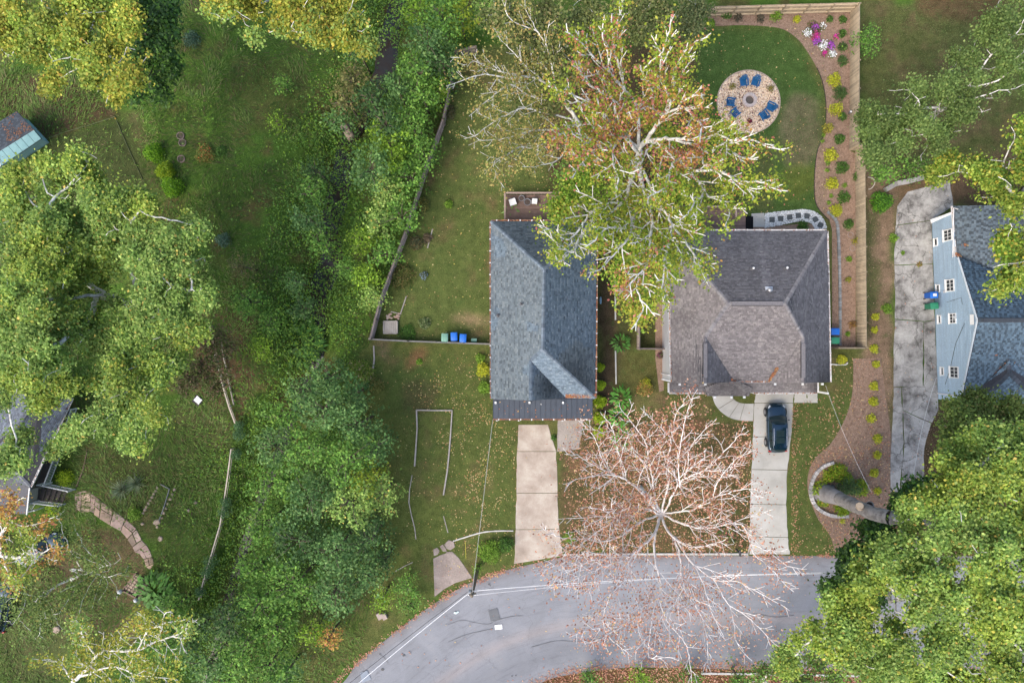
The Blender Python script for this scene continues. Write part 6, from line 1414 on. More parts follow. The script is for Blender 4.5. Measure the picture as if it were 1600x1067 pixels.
# board rails by the creek, left
BR = M('pale_board', (.56, .49, .40), (.40, .34, .28), 1.5, .8, .3, 12)
def low_boards(label, pts, h=.7, gap=0, wd=.09):
    root = thing('board_fence', P(*pts[0]), label, 'fence'); q = [P(*p) for p in pts]
    for a, b in zip(q[:-1], q[1:]):
        L = (b - a).length; n_ = max(1, round(L / 2.2))
        for i in range(n_):
            p, p2 = a.lerp(b, i / n_), a.lerp(b, (i + 1) / n_); p.z, p2.z = gzf(p.x, p.y), gzf(p2.x, p2.y); u = Vector((0, 0, 1))
            MB().beam(p + u * h, p2 + u * h, wd * 1.3, .05).build('top_rail', BR, root); MB().beam(p + u * h * .45, p2 + u * h * .45, .03, .12).build('board', BR, root); MB().beam(p - u * .2, p + u * h, .09, .09, up=(1, 0, 0)).build('post', BR, root)
    return root
low_boards('pale board fence line from the big left tree toward the meadow, left of two', [(333, 510), (343, 565), (352, 600), (362, 634), (371, 660)]); low_boards('thinner pale board line just right of the first by the meadow', [(345, 520), (352, 560), (360, 600), (367, 632)], h=.35, wd=.05)
vf = low_boards('vine covered pale board fence running down beside the creek meadow', [(366, 700), (360, 740), (353, 780), (345, 820), (330, 870), (318, 910), (311, 937)], h=.95)
for (x, y, r_) in ((372, 680, 10), (368, 710, 9), (352, 785, 9), (350, 800, 11), (328, 880, 13), (322, 895, 10), (312, 925, 8), (372, 665, 8)):
    c = P(x, y, .7); leaves_obj('vine', dome_leaves((c.x, c.y, .3), r_ * .06, .9, 320, .1, GRN), .12, [((.07, .15, .06), 3), ((.10, .20, .07), 2), ((.05, .10, .04), 1)], vf)
# hidden chain line
edging('garden_path_edge', 'thin brown edging line beside the lime bush at the steps', [[(137, 705), (130, 735), (120, 760)]], wd=.08, h=.1, mat=M('board_brown', (.22, .14, .11)))
edging('wire_fence_line', 'low mossy fence line separating the two left lawns', [[(62, 222), (100, 207), (140, 196), (180, 183)], [(180, 183), (200, 230), (225, 285)]], wd=.04, h=.08, mat=M('moss_dark', (.13, .14, .07), (.08, .10, .04), 3, .9), pn='rail')
# ============================================================ TREES
def bark(name, c_thin, c_thick, patch=None):
    if name in MC: return MC[name]
    m, n, l, b = newmat(name); pos = n.new('ShaderNodeNewGeometry').outputs['Position']
    a = n.new('ShaderNodeAttribute'); a.attribute_name = 'col'
    c = mix(n, l, c_thin, c_thick, a.outputs['Fac'])
    c = mix(n, l, c, ramp(n, l, noise(n, l, 2.0, 4, .6, pos), [(.35, (.72, .70, .66)), (.6, (1.05, 1.04, 1.02))]), 1.0, 'MULTIPLY')
    if patch: c = mix(n, l, c, patch, ramp(n, l, noise(n, l, 2.6, 3, .5, pos), [(.56, (0, 0, 0)), (.60, (.8, .8, .8))]))
    l.new(c, b.inputs['Base Color']); b.inputs['Roughness'].default_value = .85; b.inputs['Specular IOR Level'].default_value = .2
    bump(n, l, b, noise(n, l, 8, 4, .7, pos), .5, .04); MC[name] = m; return m
SYC = bark('sycamore_bark', (.82, .80, .76), (.66, .64, .58), (.46, .43, .37))
SYCP = bark('pale_twig_bark', (.82, .78, .76), (.66, .61, .58), (.54, .48, .45))
BRN = bark('brown_bark', (.16, .13, .10), (.20, .16, .12))
BIG = bark('grey_trunk_bark', (.72, .71, .68), (.60, .58, .55), (.40, .37, .34))

BIGD = bark('dark_grey_trunk_bark', (.55, .54, .52), (.27, .255, .25), (.15, .14, .135))
def colonise(trunk, limbs, att, step=.55, infl=4.5, kill=.75, maxit=70, rnd=.18):
    """space colonisation: nodes grow toward attractor points, starting from given trunk and limb lines"""
    pos = []; par = []
    def addline(pts, p0):
        last = p0
        for q in pts:
            s = np.array(pos[last]) if last >= 0 else None
            if s is None: pos.append(np.array(q, float)); par.append(-1); last = 0; continue
            L = np.linalg.norm(np.array(q) - s); k = max(1, int(round(L / step))); wob = RNG.normal(size=3) * .03 * L
            e = np.array(q, float)
            for i in range(1, k + 1):
                f = i / k; p = s + (e - s) * f
                if i < k: p = p + wob * math.sin(f * 3.14 * (1 + (L > 5))) + RNG.normal(size=3) * .05 * min(1, L / 4)
                pos.append(p); par.append(last); last = len(pos) - 1
        return last
    tip = addline(trunk, -1)
    for lb in limbs:
        st = np.array(lb[0], float); A = np.array(pos); i = int(np.argmin(((A - st) ** 2).sum(1))); addline(lb[1:] if np.linalg.norm(A[i] - st) < .8 else lb, i)
    att = np.asarray(att, float); N = len(att); A = np.array(pos)
    nd = np.full(N, 1e9); ni = np.zeros(N, int)
    def upd(i0, A):
        D = ((att[:, None] - A[None, i0:]) ** 2).sum(2); j = D.argmin(1); d = D[np.arange(N), j]; m_ = d < nd; nd[m_] = d[m_]; ni[m_] = j[m_] + i0
    upd(0, A); alive = nd > kill ** 2
    n0 = len(pos); kids = {}
    for it in range(maxit):
        m_ = alive & (nd < infl ** 2)
        if not m_.any():
            m_ = alive & (nd <= nd[alive].min() + 4) if alive.any() else m_
            if not m_.any(): break
        idx = ni[m_]; dirs = att[m_] - A[idx]; dirs /= np.linalg.norm(dirs, axis=1)[:, None] + 1e-9
        S_ = np.zeros((len(A), 3)); np.add.at(S_, idx, dirs); src = np.unique(idx); d = S_[src]; ln = np.linalg.norm(d, axis=1); ok = ln > 1e-3; src = src[ok]; d = d[ok] / ln[ok][:, None]
        d = d + RNG.normal(size=d.shape) * rnd; d /= np.linalg.norm(d, axis=1)[:, None]
        keep = [k for k, s in enumerate(src) if kids.get(int(s), 0) < 4]
        if not keep: break
        src = src[keep]; d = d[keep]
        new = A[src] + d * step
        for s in src: kids[int(s)] = kids.get(int(s), 0) + 1
        i0 = len(A); A = np.concatenate([A, new]); par += [int(s) for s in src]; upd(i0, A); alive &= nd > kill ** 2
        if len(A) > 9000: break
    return A, np.array(par)
def feather(trunk, limbs, step=.32, gap=.75, depth=3, ang=(28, 58), ratio=.42, lmax=3.4, up=.10, wig=.10):
    """limbs with forward swept side branches that branch again, like a real sycamore limb"""
    pos = []; par = []
    def add(p, k): pos.append(np.array(p, float)); par.append(k); return len(pos) - 1
    last = -1
    for q in trunk:
        if last < 0: last = add(q, -1); continue
        s_ = pos[last]; k = max(1, int(np.linalg.norm(np.array(q) - s_) / .6)); e = np.array(q, float)
        for i in range(1, k + 1): last = add(s_ + (e - s_) * i / k, last)
    def grow(k, d, L, dep):
        n_ = max(2, int(L / step)); d = d / np.linalg.norm(d); nxt = random.uniform(.3, 1) * gap * .6; run = 0; sgn = random.choice((-1, 1)); curl = random.uniform(-.05, .05)
        for i in range(n_):
            d = d + np.array([-d[1], d[0], 0]) * (curl + random.gauss(0, wig)) + np.array([0, 0, random.gauss(0, wig * .5)]); d /= np.linalg.norm(d)
            k = add(pos[k] + d * step, k); run += step
            if dep > 0 and run > nxt and i < n_ - 1:
                side(k, d, L - run, dep, sgn); sgn = -sgn; nxt = run + gap * random.uniform(.45, .9)
    def side(k, d, rem, dep, sgn):
        a = math.radians(random.uniform(*ang)) * sgn; c_, s_ = math.cos(a), math.sin(a)
        nd = np.array([d[0] * c_ - d[1] * s_, d[0] * s_ + d[1] * c_, d[2] + up + random.gauss(0, .15)]); L = min(lmax, max(.5, rem * ratio * random.uniform(.6, 1.35) + .35))
        grow(k, nd, L, dep - 1)
    paths = []
    for lb in limbs:
        st = np.array(lb[0], float); A = np.array(pos); k = int(np.argmin(((A - st) ** 2).sum(1))); pts = [pos[k]] + [np.array(q, float) for q in lb[1:]]
        P_ = smooth_line([tuple(q) for q in pts], 6); P_ = np.array(P_); d_ = np.concatenate([[0], np.cumsum(np.linalg.norm(np.diff(P_, axis=0), axis=1))]); n_ = max(2, int(d_[-1] / step)); ph = random.random() * 6; ids = []
        for i in range(1, n_ + 1):
            t_ = d_[-1] * i / n_; q = np.array([np.interp(t_, d_, P_[:, j]) for j in range(3)]); env = math.sin(math.pi * i / n_) ** .5 if i < n_ else 0
            q = q + np.array([math.sin(t_ * 1.1 + ph), math.cos(t_ * .9 + ph * 2), .4 * math.sin(t_ * .7)]) * .16 * env + RNG.normal(size=3) * .025
            k = add(q, k); ids.append(k)
        paths.append((ids, d_[-1]))
    for ids, L in paths:
        nxt = L * .16; sgn = random.choice((-1, 1)); run = 0
        for j in range(1, len(ids)):
            d = pos[ids[j]] - pos[ids[j - 1]]; run += np.linalg.norm(d); d = d / (np.linalg.norm(d) + 1e-9)
            if run > nxt: side(ids[j], d, (L - run) + .6, depth - 1, sgn); sgn = -sgn; nxt = run + gap * random.uniform(.55, 1.25)
        grow(ids[-1], pos[ids[-1]] - pos[ids[-2]], 1.0, 1)
    return np.array(pos), np.array(par)
def skeleton(A, par, r_tip, r_root, sides=5):
    n_ = len(A); cnt = np.zeros(n_); ch = [[] for _ in range(n_)]
    for i in range(n_ - 1, -1, -1):
        if cnt[i] == 0: cnt[i] = 1
        if par[i] >= 0: cnt[par[i]] += cnt[i]; ch[par[i]].append(i)
    e = max(1.6, math.log(max(cnt[0], 2)) / math.log(r_root / r_tip)); r = r_tip * cnt ** (1 / e)
    main = np.full(n_, -1)
    for i in range(n_):
        if ch[i]: main[i] = max(ch[i], key=lambda k: cnt[k])
    din = np.zeros((n_, 3)); hp = par >= 0; din[hp] = A[hp] - A[par[hp]]
    din[~hp] = (0, 0, 1); dout = din.copy(); mm = main >= 0; dout[mm] = A[main[mm]] - A[mm]
    tan = din / (np.linalg.norm(din, axis=1)[:, None] + 1e-9) + dout / (np.linalg.norm(dout, axis=1)[:, None] + 1e-9); tan /= np.linalg.norm(tan, axis=1)[:, None] + 1e-9
    ed = np.where(hp)[0]; pa = par[ed]; ismain = main[pa] == ed
    d_e = din[ed] / (np.linalg.norm(din[ed], axis=1)[:, None] + 1e-9)
    t0 = np.where(ismain[:, None], tan[pa], d_e); r0 = np.where(ismain, r[pa], np.minimum(r[pa] * .9, r[ed] * 1.15)); t1 = tan[ed]; r1 = r[ed]
    def ring(c, t, rr):
        ref = np.array([.13, .21, .02]); ref = np.where((np.abs(t[:, 2]) > .8)[:, None], np.array([1., .1, 0]), np.array([.02, .03, 1.])); u = np.cross(t, ref); u /= np.linalg.norm(u, axis=1)[:, None] + 1e-9; v_ = np.cross(t, u)
        a = np.arange(sides) * 2 * math.pi / sides
        return c[:, None] + (u[:, None] * np.cos(a)[None, :, None] + v_[:, None] * np.sin(a)[None, :, None]) * rr[:, None, None]
    # keep frames consistent inside an edge: same reference for both rings
    V0 = ring(A[pa], t0, r0); V1 = ring(A[ed], t1, r1)
    flip = ((np.abs(t0[:, 2]) > .8) != (np.abs(t1[:, 2]) > .8))
    if flip.any():
        V1[flip] = ring(A[ed][flip], t0[flip] * .999 + 1e-4, r1[flip])
    V = np.concatenate([V0, V1], 1).reshape(-1, 3); m_ = len(ed); k = np.arange(sides); f = np.stack([k, (k + 1) % sides, (k + 1) % sides + sides, k + sides], 1)
    Fc = (np.arange(m_)[:, None, None] * 2 * sides + f[None]).reshape(-1, 4)
    rr = np.concatenate([np.repeat(r0[:, None], sides, 1), np.repeat(r1[:, None], sides, 1)], 1).reshape(-1)
    w_ = np.clip((rr - .05) / .25, 0, 1)
    return V, Fc, np.repeat(w_[:, None], 3, 1), r, cnt, ed
def L2(pts, z0, z1):
    """pixel polyline with heights rising z0..z1"""
    n_ = len(pts); return [tuple(P(p[0], p[1], z0 + (z1 - z0) * (i / (n_ - 1)) ** .8)) for i, p in enumerate(pts)]
def lobes_pts(lobes, dens, flat=.55, top=True):
    out = []
    for lb in lobes:
        x, y, rp, z = lb[:4]; c = P(x, y, z); r = rp * (H - z) / F; n_ = int(dens * r * r) + 3
        u = RNG.normal(size=(n_, 3)); u /= np.linalg.norm(u, axis=1)[:, None]; q = RNG.random(n_) ** .42
        if top: u[:, 2] = np.where(RNG.random(n_) < .7, np.abs(u[:, 2]), u[:, 2])
        out.append(np.array(c)[None] + u * (q * r)[:, None] * np.array([1, 1, flat]))
    return np.concatenate(out)
def tree(label, trunk, limbs, lobes, pal, nleaf, leaf=.3, bk=None, r_root=.4, r_tip=.022, dens=9, att_extra=None, group='trees around the houses', name='tree', spread=.42, pal2=None, kill=.75, step=.55, tipmin=1.6, clump=None, lflat=.25, sides=5, rnd=.18, p2t=.54, feath=None, drop=.0, clumps=0, base_w=.035, bias=None):
    base = Vector(trunk[0]); t = thing(name, base, label, 'tree', group)
    att = lobes_pts(lobes, dens) if lobes else np.zeros((0, 3))
    if att_extra is not None: att = np.concatenate([att, att_extra])
    if feath: A, par = feather([tuple(p) for p in trunk], limbs, **feath)
    else: A, par = colonise([tuple(p) for p in trunk], limbs, att, step=step, kill=kill, rnd=rnd)
    V, Fc, w_, r, cnt, ed = skeleton(A, par, r_tip, r_root, sides)
    thr = r_root * .28
    re = r[ed]; big = re > thr; fb = np.repeat(big, sides)
    def sub(mask, nm):
        if not mask.any(): return
        idx = np.where(mask)[0]; VV = V.reshape(-1, 2 * sides, 3)[idx].reshape(-1, 3); WW = w_.reshape(-1, 2 * sides, 3)[idx].reshape(-1, 3)
        k = np.arange(sides); f = np.stack([k, (k + 1) % sides, (k + 1) % sides + sides, k + sides], 1); FF = (np.arange(len(idx))[:, None, None] * 2 * sides + f[None]).reshape(-1, 4)
        return np_mesh(nm, VV, FF, bk, t, cols=WW, smooth=True, kind='stuff' if nm == 'branches' else None)
    sub(big, 'trunk'); sub(~big, 'branches')
    if nleaf:
        cand = np.where(cnt <= np.percentile(cnt, 62) + tipmin)[0]; cand = cand[A[cand][:, 2] > base.z + 1.2]
        # foliage gathers in sprays around tips
        wts = RNG.random(len(cand)) ** 2.2
        if clumps: wts = np.where(RNG.random(len(cand)) < clumps, wts + .6, wts * base_w)
        wts /= wts.sum(); pick = cand[RNG.choice(len(cand), nleaf, p=wts)]
        c = A[pick] + RNG.normal(size=(nleaf, 3)) * np.array([spread, spread, spread * .55]) + np.array([0, 0, .1 - drop])
        cols = pick_pal(pal, nleaf)
        if pal2 is not None:
            g = fbm(c[:, 0] * 1.0, c[:, 1], 3.2, sum(map(ord, label)) % 97)
            if bias is not None: g = g + bias(c[:, 0], c[:, 1])
            hi = (g + RNG.normal(size=nleaf) * (.10 if bias is None else .17)) > p2t; cols[hi] = pick_pal(pal2, int(hi.sum()))
        tw = _h(pick, pick * 3, 5)                                         # each spray has its own tint
        cols = cols * (.78 + .44 * tw)[:, None] * RNG.uniform(.85, 1.15, nleaf)[:, None]
        leaves_obj('crown', c, leaf, pal, t, flat=lflat, cols=cols)
    return t
YG = [((.31, .41, .06), 4), ((.39, .47, .085), 3), ((.20, .30, .04), 3), ((.50, .46, .08), .9), ((.13, .21, .03), 2)]
YGO = [((.38, .38, .05), 4), ((.30, .33, .045), 4), ((.46, .40, .06), 2), ((.18, .25, .03), 2.5), ((.42, .27, .05), .5)]
GR = [((.10, .215, .032), 4), ((.14, .28, .045), 3), ((.065, .14, .025), 3), ((.20, .33, .055), 1.5)]
GRL = [((.21, .33, .065), 4), ((.28, .40, .09), 3), ((.135, .235, .05), 3), ((.36, .46, .12), 1.5), ((.56, .42, .10), .3)]
DK = [((.05, .11, .03), 4), ((.075, .15, .04), 3), ((.035, .075, .022), 2), ((.11, .19, .05), 1)]
TEAL_ = [((.08, .17, .045), 4), ((.12, .22, .062), 3), ((.052, .115, .032), 2), ((.17, .28, .085), 1.4)]
OLV = [((.13, .14, .04), 4), ((.17, .17, .055), 2), ((.09, .10, .03), 2), ((.22, .17, .07), 1)]
LIME = [((.17, .29, .025), 4), ((.23, .36, .035), 3), ((.11, .20, .02), 2)]
YLM = [((.30, .36, .03), 4), ((.22, .30, .025), 3), ((.14, .21, .02), 2)]
RUST = [((.50, .25, .16), 3), ((.42, .18, .11), 3), ((.56, .33, .22), 2), ((.34, .15, .10), 2), ((.52, .38, .16), 1)]
ORG = [((.46, .25, .06), 3), ((.40, .19, .06), 3), ((.50, .34, .08), 2), ((.34, .28, .05), 2), ((.42, .14, .10), 1)]
PNK = [((.50, .19, .15), 3), ((.42, .14, .11), 2), ((.46, .26, .12), 2)]

# ---- central sycamore between the back yards
def Z1(p): return (840 + p[0] / 3.5575, 60 + p[1] / 3.5575)
tr = [P(984, 288, -.2), P(990, 268, 5), P(1000, 240, 10)]
LB = [([(570, 600), (470, 540), (400, 455), (340, 385), (250, 345), (110, 290)], 10, 19.5), ([(400, 455), (415, 360), (330, 270), (250, 200), (215, 165)], 13, 20), ([(400, 455), (300, 380), (180, 305)], 14, 19),
      ([(600, 600), (540, 380), (480, 260), (400, 200), (330, 130), (270, 50), (200, -10)], 10, 20.5), ([(480, 260), (445, 170), (440, 60), (430, -20), (460, -160), (475, -210)], 14, 21.5), ([(400, 200), (370, 80), (360, -60)], 16, 20),
      ([(640, 590), (720, 420), (715, 300), (690, 200), (700, 60), (735, -60)], 10.5, 21), ([(690, 300), (600, 210), (640, 120)], 15, 19.5), ([(735, 400), (760, 280), (740, 170), (830, 110), (890, 10)], 13, 21),
      ([(720, 420), (620, 380), (540, 400)], 13, 18), ([(735, 410), (800, 395), (870, 420), (910, 470), (905, 520)], 13, 19), ([(800, 395), (840, 320), (910, 320)], 14, 19.5),
      ([(660, 600), (780, 560), (880, 550), (1000, 535), (1080, 575), (1180, 560), (1300, 610)], 10.5, 20), ([(780, 570), (880, 600), (960, 640), (1020, 590), (1100, 640), (1170, 670)], 12, 18.5), ([(960, 640), (930, 700), (1000, 690)], 14, 18),
      ([(660, 620), (780, 640), (765, 700), (720, 800), (650, 865)], 10.5, 19), ([(780, 640), (860, 740), (1010, 740), (1120, 790), (1220, 840), (1290, 820)], 12, 20), ([(1120, 790), (1200, 800), (1300, 820)], 16, 20.5),
      ([(860, 740), (920, 840), (1000, 890), (1050, 940), (1060, 1010)], 13, 19), ([(920, 840), (880, 930), (820, 990)], 15, 18.5), ([(560, 600), (460, 540), (430, 620), (430, 720), (450, 800)], 10.5, 17.5),
      ([(440, 540), (330, 545), (260, 570), (190, 530), (100, 550)], 12, 18.5), ([(330, 560), (280, 660), (210, 750)], 13, 17.5), ([(590, 640), (480, 880), (410, 920), (260, 1010), (170, 1110), (60, 1060)], 10, 17), ([(410, 920), (300, 1040), (160, 1200), (120, 1240)], 12, 17.5),
      ([(590, 660), (560, 950), (500, 1050), (400, 1060), (310, 1130)], 10, 17.5), ([(560, 950), (500, 1090), (420, 1230), (330, 1290)], 13, 18), ([(600, 680), (620, 960), (640, 1100), (600, 1250), (480, 1400)], 10.5, 18.5),
      ([(640, 700), (700, 960), (740, 1120), (700, 1250), (690, 1400)], 11, 19), ([(700, 960), (830, 1150), (900, 1250), (930, 1330)], 13, 19), ([(640, 640), (560, 720), (500, 640)], 11, 15),
      ([(600, 1250), (560, 1350), (590, 1500), (560, 1560)], 16, 18), ([(330, 1130), (200, 1180), (90, 1120)], 15, 17)]
limbs = [L2([Z1(p) for p in pts], a, b) for pts, a, b in LB]
def around(limbs, n_per, sd, frm=.35):
    out = []
    for lb in limbs:
        q = np.array(lb); d = np.concatenate([[0], np.cumsum(np.linalg.norm(np.diff(q, axis=0), axis=1))]); k = int(n_per * d[-1] * (1 - frm)); t_ = (frm + (1.06 - frm) * RNG.random(k)) * d[-1]
        p = np.stack([np.interp(t_, d, q[:, j]) for j in range(3)], 1); out.append(p + RNG.normal(size=p.shape) * np.array([sd, sd, sd * .55]) + np.array([0, 0, .2]))
    return np.concatenate(out)
def cbias(X, Y):
    out = -.03
    for (a_, b_, r_, z_, k) in ((895, 205, 50, 18, .13), (935, 130, 35, 19, .10), (1060, 95, 50, 20, .19), (1085, 200, 30, 19, .09), (1100, 310, 45, 18, .05), (990, 330, 60, 14, -.12), (1000, 420, 70, 17, -.10)):
        q = P(a_, b_, z_); s_ = r_ * .046; out = out + k * np.exp(-((X - q.x) ** 2 + (Y - q.y) ** 2) / (2 * s_ * s_))
    return out
tree('tall white limbed sycamore with olive and orange leaves between the two back yards', tr, limbs, [], [((.29, .36, .035), 4), ((.35, .36, .045), 3), ((.20, .29, .03), 3), ((.12, .20, .025), 2)], 34000, leaf=.18, bk=SYC, r_root=.30, r_tip=.033, feath=dict(gap=.9, ratio=.42, lmax=3.0, up=.05), pal2=ORG + PNK[:2], p2t=.625, spread=.32, tipmin=1, drop=.30, clumps=.4, base_w=.03, bias=cbias, name='sycamore_tree')
low = [(930, 250, 30, 8), (1000, 330, 40, 8), (1050, 290, 32, 9), (1000, 400, 34, 8), (1040, 420, 28, 9), (965, 430, 22, 8), (1075, 350, 26, 10), (900, 305, 30, 8), (870, 330, 18, 8), (985, 490, 22, 9), (1040, 205, 28, 10), (1010, 180, 24, 9), (1075, 395, 24, 9), (950, 150, 22, 8)]
tree('dense green understorey tree filling in below the white sycamore limbs', [P(996, 330, -.1), P(1003, 320, 4), P(1010, 310, 6)], [], low, [((.17, .30, .03), 4), ((.22, .35, .035), 3), ((.10, .19, .025), 3), ((.30, .34, .05), 1)], 19000, leaf=.22, bk=SYC, r_root=.3, dens=4, pal2=YGO, spread=.5)
# ---- bare rust sycamore by the street
def Z2(p): return (800 + p[0] / 2.2845, 600 + p[1] / 2.2845)
LB = [([(535, 465), (480, 410), (400, 340), (300, 290), (225, 250)], 0, 1), ([(535, 465), (440, 440), (350, 455), (265, 440)], 0, 1), ([(535, 465), (500, 370), (490, 240), (430, 140), (385, 85)], 0, 1), ([(500, 370), (440, 250), (350, 190), (280, 160)], .3, .95),
      ([(535, 465), (560, 300), (565, 200), (520, 150), (480, 105)], 0, 1), ([(565, 200), (585, 120), (625, 60)], .6, 1), ([(565, 300), (600, 360), (600, 200), (640, 60)], .4, 1), ([(535, 465), (600, 360), (660, 320), (740, 260), (800, 200), (820, 165)], 0, 1), ([(600, 360), (640, 230), (700, 150)], .4, .9),
      ([(535, 465), (640, 450), (720, 400), (840, 380), (895, 385)], 0, 1), ([(720, 400), (745, 320), (820, 255)], .5, 1), ([(535, 465), (600, 490), (700, 520), (820, 500), (870, 600), (905, 640), (965, 705)], 0, 1), ([(850, 560), (930, 605), (1000, 655)], .7, 1),
      ([(535, 465), (575, 550), (640, 590), (725, 565)], 0, .8), ([(575, 550), (650, 640), (720, 690), (800, 700), (870, 740), (945, 780)], .3, 1), ([(720, 690), (780, 790), (840, 830), (910, 900)], .6, 1), ([(780, 790), (790, 880), (820, 950)], .75, 1),
      ([(535, 465), (500, 540), (440, 600), (350, 640), (250, 690), (150, 715)], 0, 1), ([(350, 640), (280, 620), (180, 680)], .6, .9), ([(500, 540), (510, 640), (530, 760), (460, 800), (370, 860), (245, 885)], .2, 1), ([(530, 760), (560, 840), (610, 910), (640, 1020)], .6, 1),
      ([(460, 800), (400, 870), (305, 915)], .7, 1), ([(520, 760), (500, 870), (480, 965), (540, 975)], .6, 1), ([(575, 560), (610, 690), (660, 800), (690, 900), (700, 985)], .3, 1), ([(535, 465), (430, 510), (320, 560), (190, 550), (120, 520)], 0, 1), ([(400, 500), (330, 470), (200, 480)], .4, .9),
      ([(400, 370), (330, 320), (215, 345)], .4, 1), ([(400, 340), (380, 220), (340, 130)], .5, 1), ([(330, 300), (290, 200), (250, 140)], .6, 1), ([(700, 520), (760, 480), (820, 520)], .4, .8), ([(660, 640), (590, 760), (560, 880)], .5, .9),
      ([(440, 600), (380, 720), (300, 800)], .3, .9), ([(350, 770), (320, 840), (390, 940)], .6, .9), ([(650, 640), (700, 760), (740, 870)], .5, .9), ([(390, 610), (260, 610), (110, 660)], .4, 1), ([(480, 460), (400, 470), (330, 520), (180, 600)], .2, .9), ([(640, 330), (700, 300), (770, 310), (830, 250)], .4, .95)]
limbs = [L2([Z2(p) for p in pts], 9 + 7.5 * a, 9 + 7.5 * b) for pts, a, b in LB]
tree('mostly bare white branched sycamore with rust leaves reaching over the street', [P(1000, 760, -.2), P(1003, 765, 3), P(1020, 785, 6.5), P(1034, 803, 9)], limbs, [], RUST, 17000, leaf=.135, bk=SYCP, r_root=.21, r_tip=.0155, feath=dict(gap=.60, ratio=.40, lmax=3.4, up=.05), spread=.42, tipmin=2, name='sycamore_tree', sides=5, drop=.1, clumps=.35)

# ---- bare limbs left of centre
LB = [([(905, 185), (875, 150), (830, 122), (800, 119), (757, 118), (710, 131)], 5, 12), ([(800, 119), (765, 105), (722, 92)], 8, 12), ([(757, 118), (745, 95)], 10, 12), ([(880, 160), (830, 150), (790, 135), (745, 172)], 6, 11), ([(895, 190), (840, 172), (790, 180), (742, 213)], 5, 11),
      ([(895, 200), (840, 205), (790, 215), (745, 220)], 5, 10.5), ([(890, 220), (840, 230), (800, 235), (765, 262)], 5, 10), ([(800, 235), (775, 250), (778, 280)], 8, 10), ([(850, 140), (810, 90), (780, 60)], 7, 12), ([(880, 140), (860, 90), (835, 40), (820, 10)], 7, 12.5), ([(830, 50), (800, 30), (790, 5)], 10, 13), ([(905, 180), (870, 250), (830, 262)], 6, 10.5)]
limbs = [L2(pts, a, b) for pts, a, b in LB]
tree('half bare pale birch like tree with sparse ochre leaves left of the central sycamore', [P(905, 215, -.1), P(905, 195, 5)], limbs, [], [((.36, .31, .09), 3), ((.27, .27, .08), 3), ((.42, .29, .10), 1.5), ((.18, .23, .05), 2)], 7600, leaf=.165, bk=SYC, r_root=.24, r_tip=.015, feath=dict(gap=.85, ratio=.42, lmax=2.4), spread=.36, name='birch_tree', drop=.1, clumps=.3)
tree('sparse olive green tree with fine grey twigs at the top centre', [P(850, 120, -.1), P(850, 100, 4)], [], [(790, 30, 42, 8), (855, 50, 50, 9), (930, 30, 44, 8), (820, 105, 34, 8), (900, 100, 36, 8), (1010, 25, 40, 8), (860, 160, 26, 7), (800, 180, 22, 7)], [((.14, .175, .05), 4), ((.19, .21, .07), 3), ((.10, .13, .035), 3), ((.25, .22, .09), 1)], 23000, leaf=.21, bk=SYCP, r_root=.26, r_tip=.018, dens=10, kill=.6)
tree('grey green fine twigged tree over the left end of the top cedar fence', [P(1050, 60, -.1), P(1055, 45, 4)], [], [(1065, 25, 34, 8), (1085, 60, 26, 8), (1040, 70, 26, 7), (1090, 5, 26, 8)], [((.15, .18, .07), 3), ((.10, .14, .045), 3), ((.20, .20, .08), 1)], 6500, leaf=.18, bk=SYCP, r_root=.2, dens=9)
# ---- big left tree
TD = [(55, 300, 66, 15), (135, 285, 56, 15.5), (205, 335, 56, 15), (50, 385, 66, 16), (135, 355, 50, 14), (40, 470, 66, 16), (290, 385, 54, 15), (245, 420, 46, 15.5), (305, 450, 42, 14.5), (245, 480, 40, 15), (110, 530, 50, 13), (50, 560, 56, 15.5), (180, 555, 42, 12), (245, 560, 46, 12.5), (190, 625, 48, 13.5),
      (240, 650, 36, 14), (152, 662, 34, 14), (30, 690, 34, 13), (62, 715, 20, 13), (215, 692, 26, 14), (95, 705, 12, 12), (60, 612, 34, 13), (105, 600, 26, 13), (10, 600, 40, 15), (100, 440, 34, 12), (20, 725, 30, 14), (300, 520, 30, 12), (185, 400, 42, 12), (150, 530, 46, 10), (215, 510, 44, 12), (230, 385, 36, 12), (95, 415, 30, 13), (160, 440, 20, 8), (120, 480, 30, 9), (185, 530, 30, 12), (165, 590, 30, 11), (90, 500, 30, 12)]
LB = [([(150, 455), (120, 430), (90, 380), (78, 330)], 9, 16), ([(130, 440), (80, 370), (95, 395)], 10, 15), ([(190, 478), (160, 460), (60, 470), (20, 500)], 8, 16), ([(200, 480), (250, 450), (300, 452)], 6, 15), ([(150, 455), (145, 490), (115, 520), (50, 560)], 9, 15), ([(195, 500), (192, 560), (196, 580)], 6, 13), ([(196, 575), (210, 620), (240, 645)], 9, 15), ([(190, 470), (215, 400), (205, 355)], 7, 15)]
tree('huge yellow green sycamore with a pale forked trunk covering the left side', [P(200, 484, -.2), P(196, 480, 3), P(172, 468, 7), P(145, 450, 10), P(118, 432, 12)], [L2(p, a, b) for p, a, b in LB], TD, GRL, 190000, leaf=.195, bk=BIG, r_root=.60, r_tip=.02, dens=7.5, pal2=YG, p2t=.61, spread=.40, clumps=.5, base_w=.10, drop=.05, name='sycamore_tree', sides=6)
# dead leaf and shade tree under it
tree('reddish brown thin tree between the big left tree and the board rails', [P(330, 560, -.1), P(320, 560, 3)], [], [(335, 540, 36, 5), (300, 590, 30, 5), (345, 600, 26, 4)], [((.13, .13, .05), 3), ((.18, .11, .07), 2), ((.09, .12, .03), 3)], 5500, leaf=.18, bk=BRN, r_root=.15, dens=8)
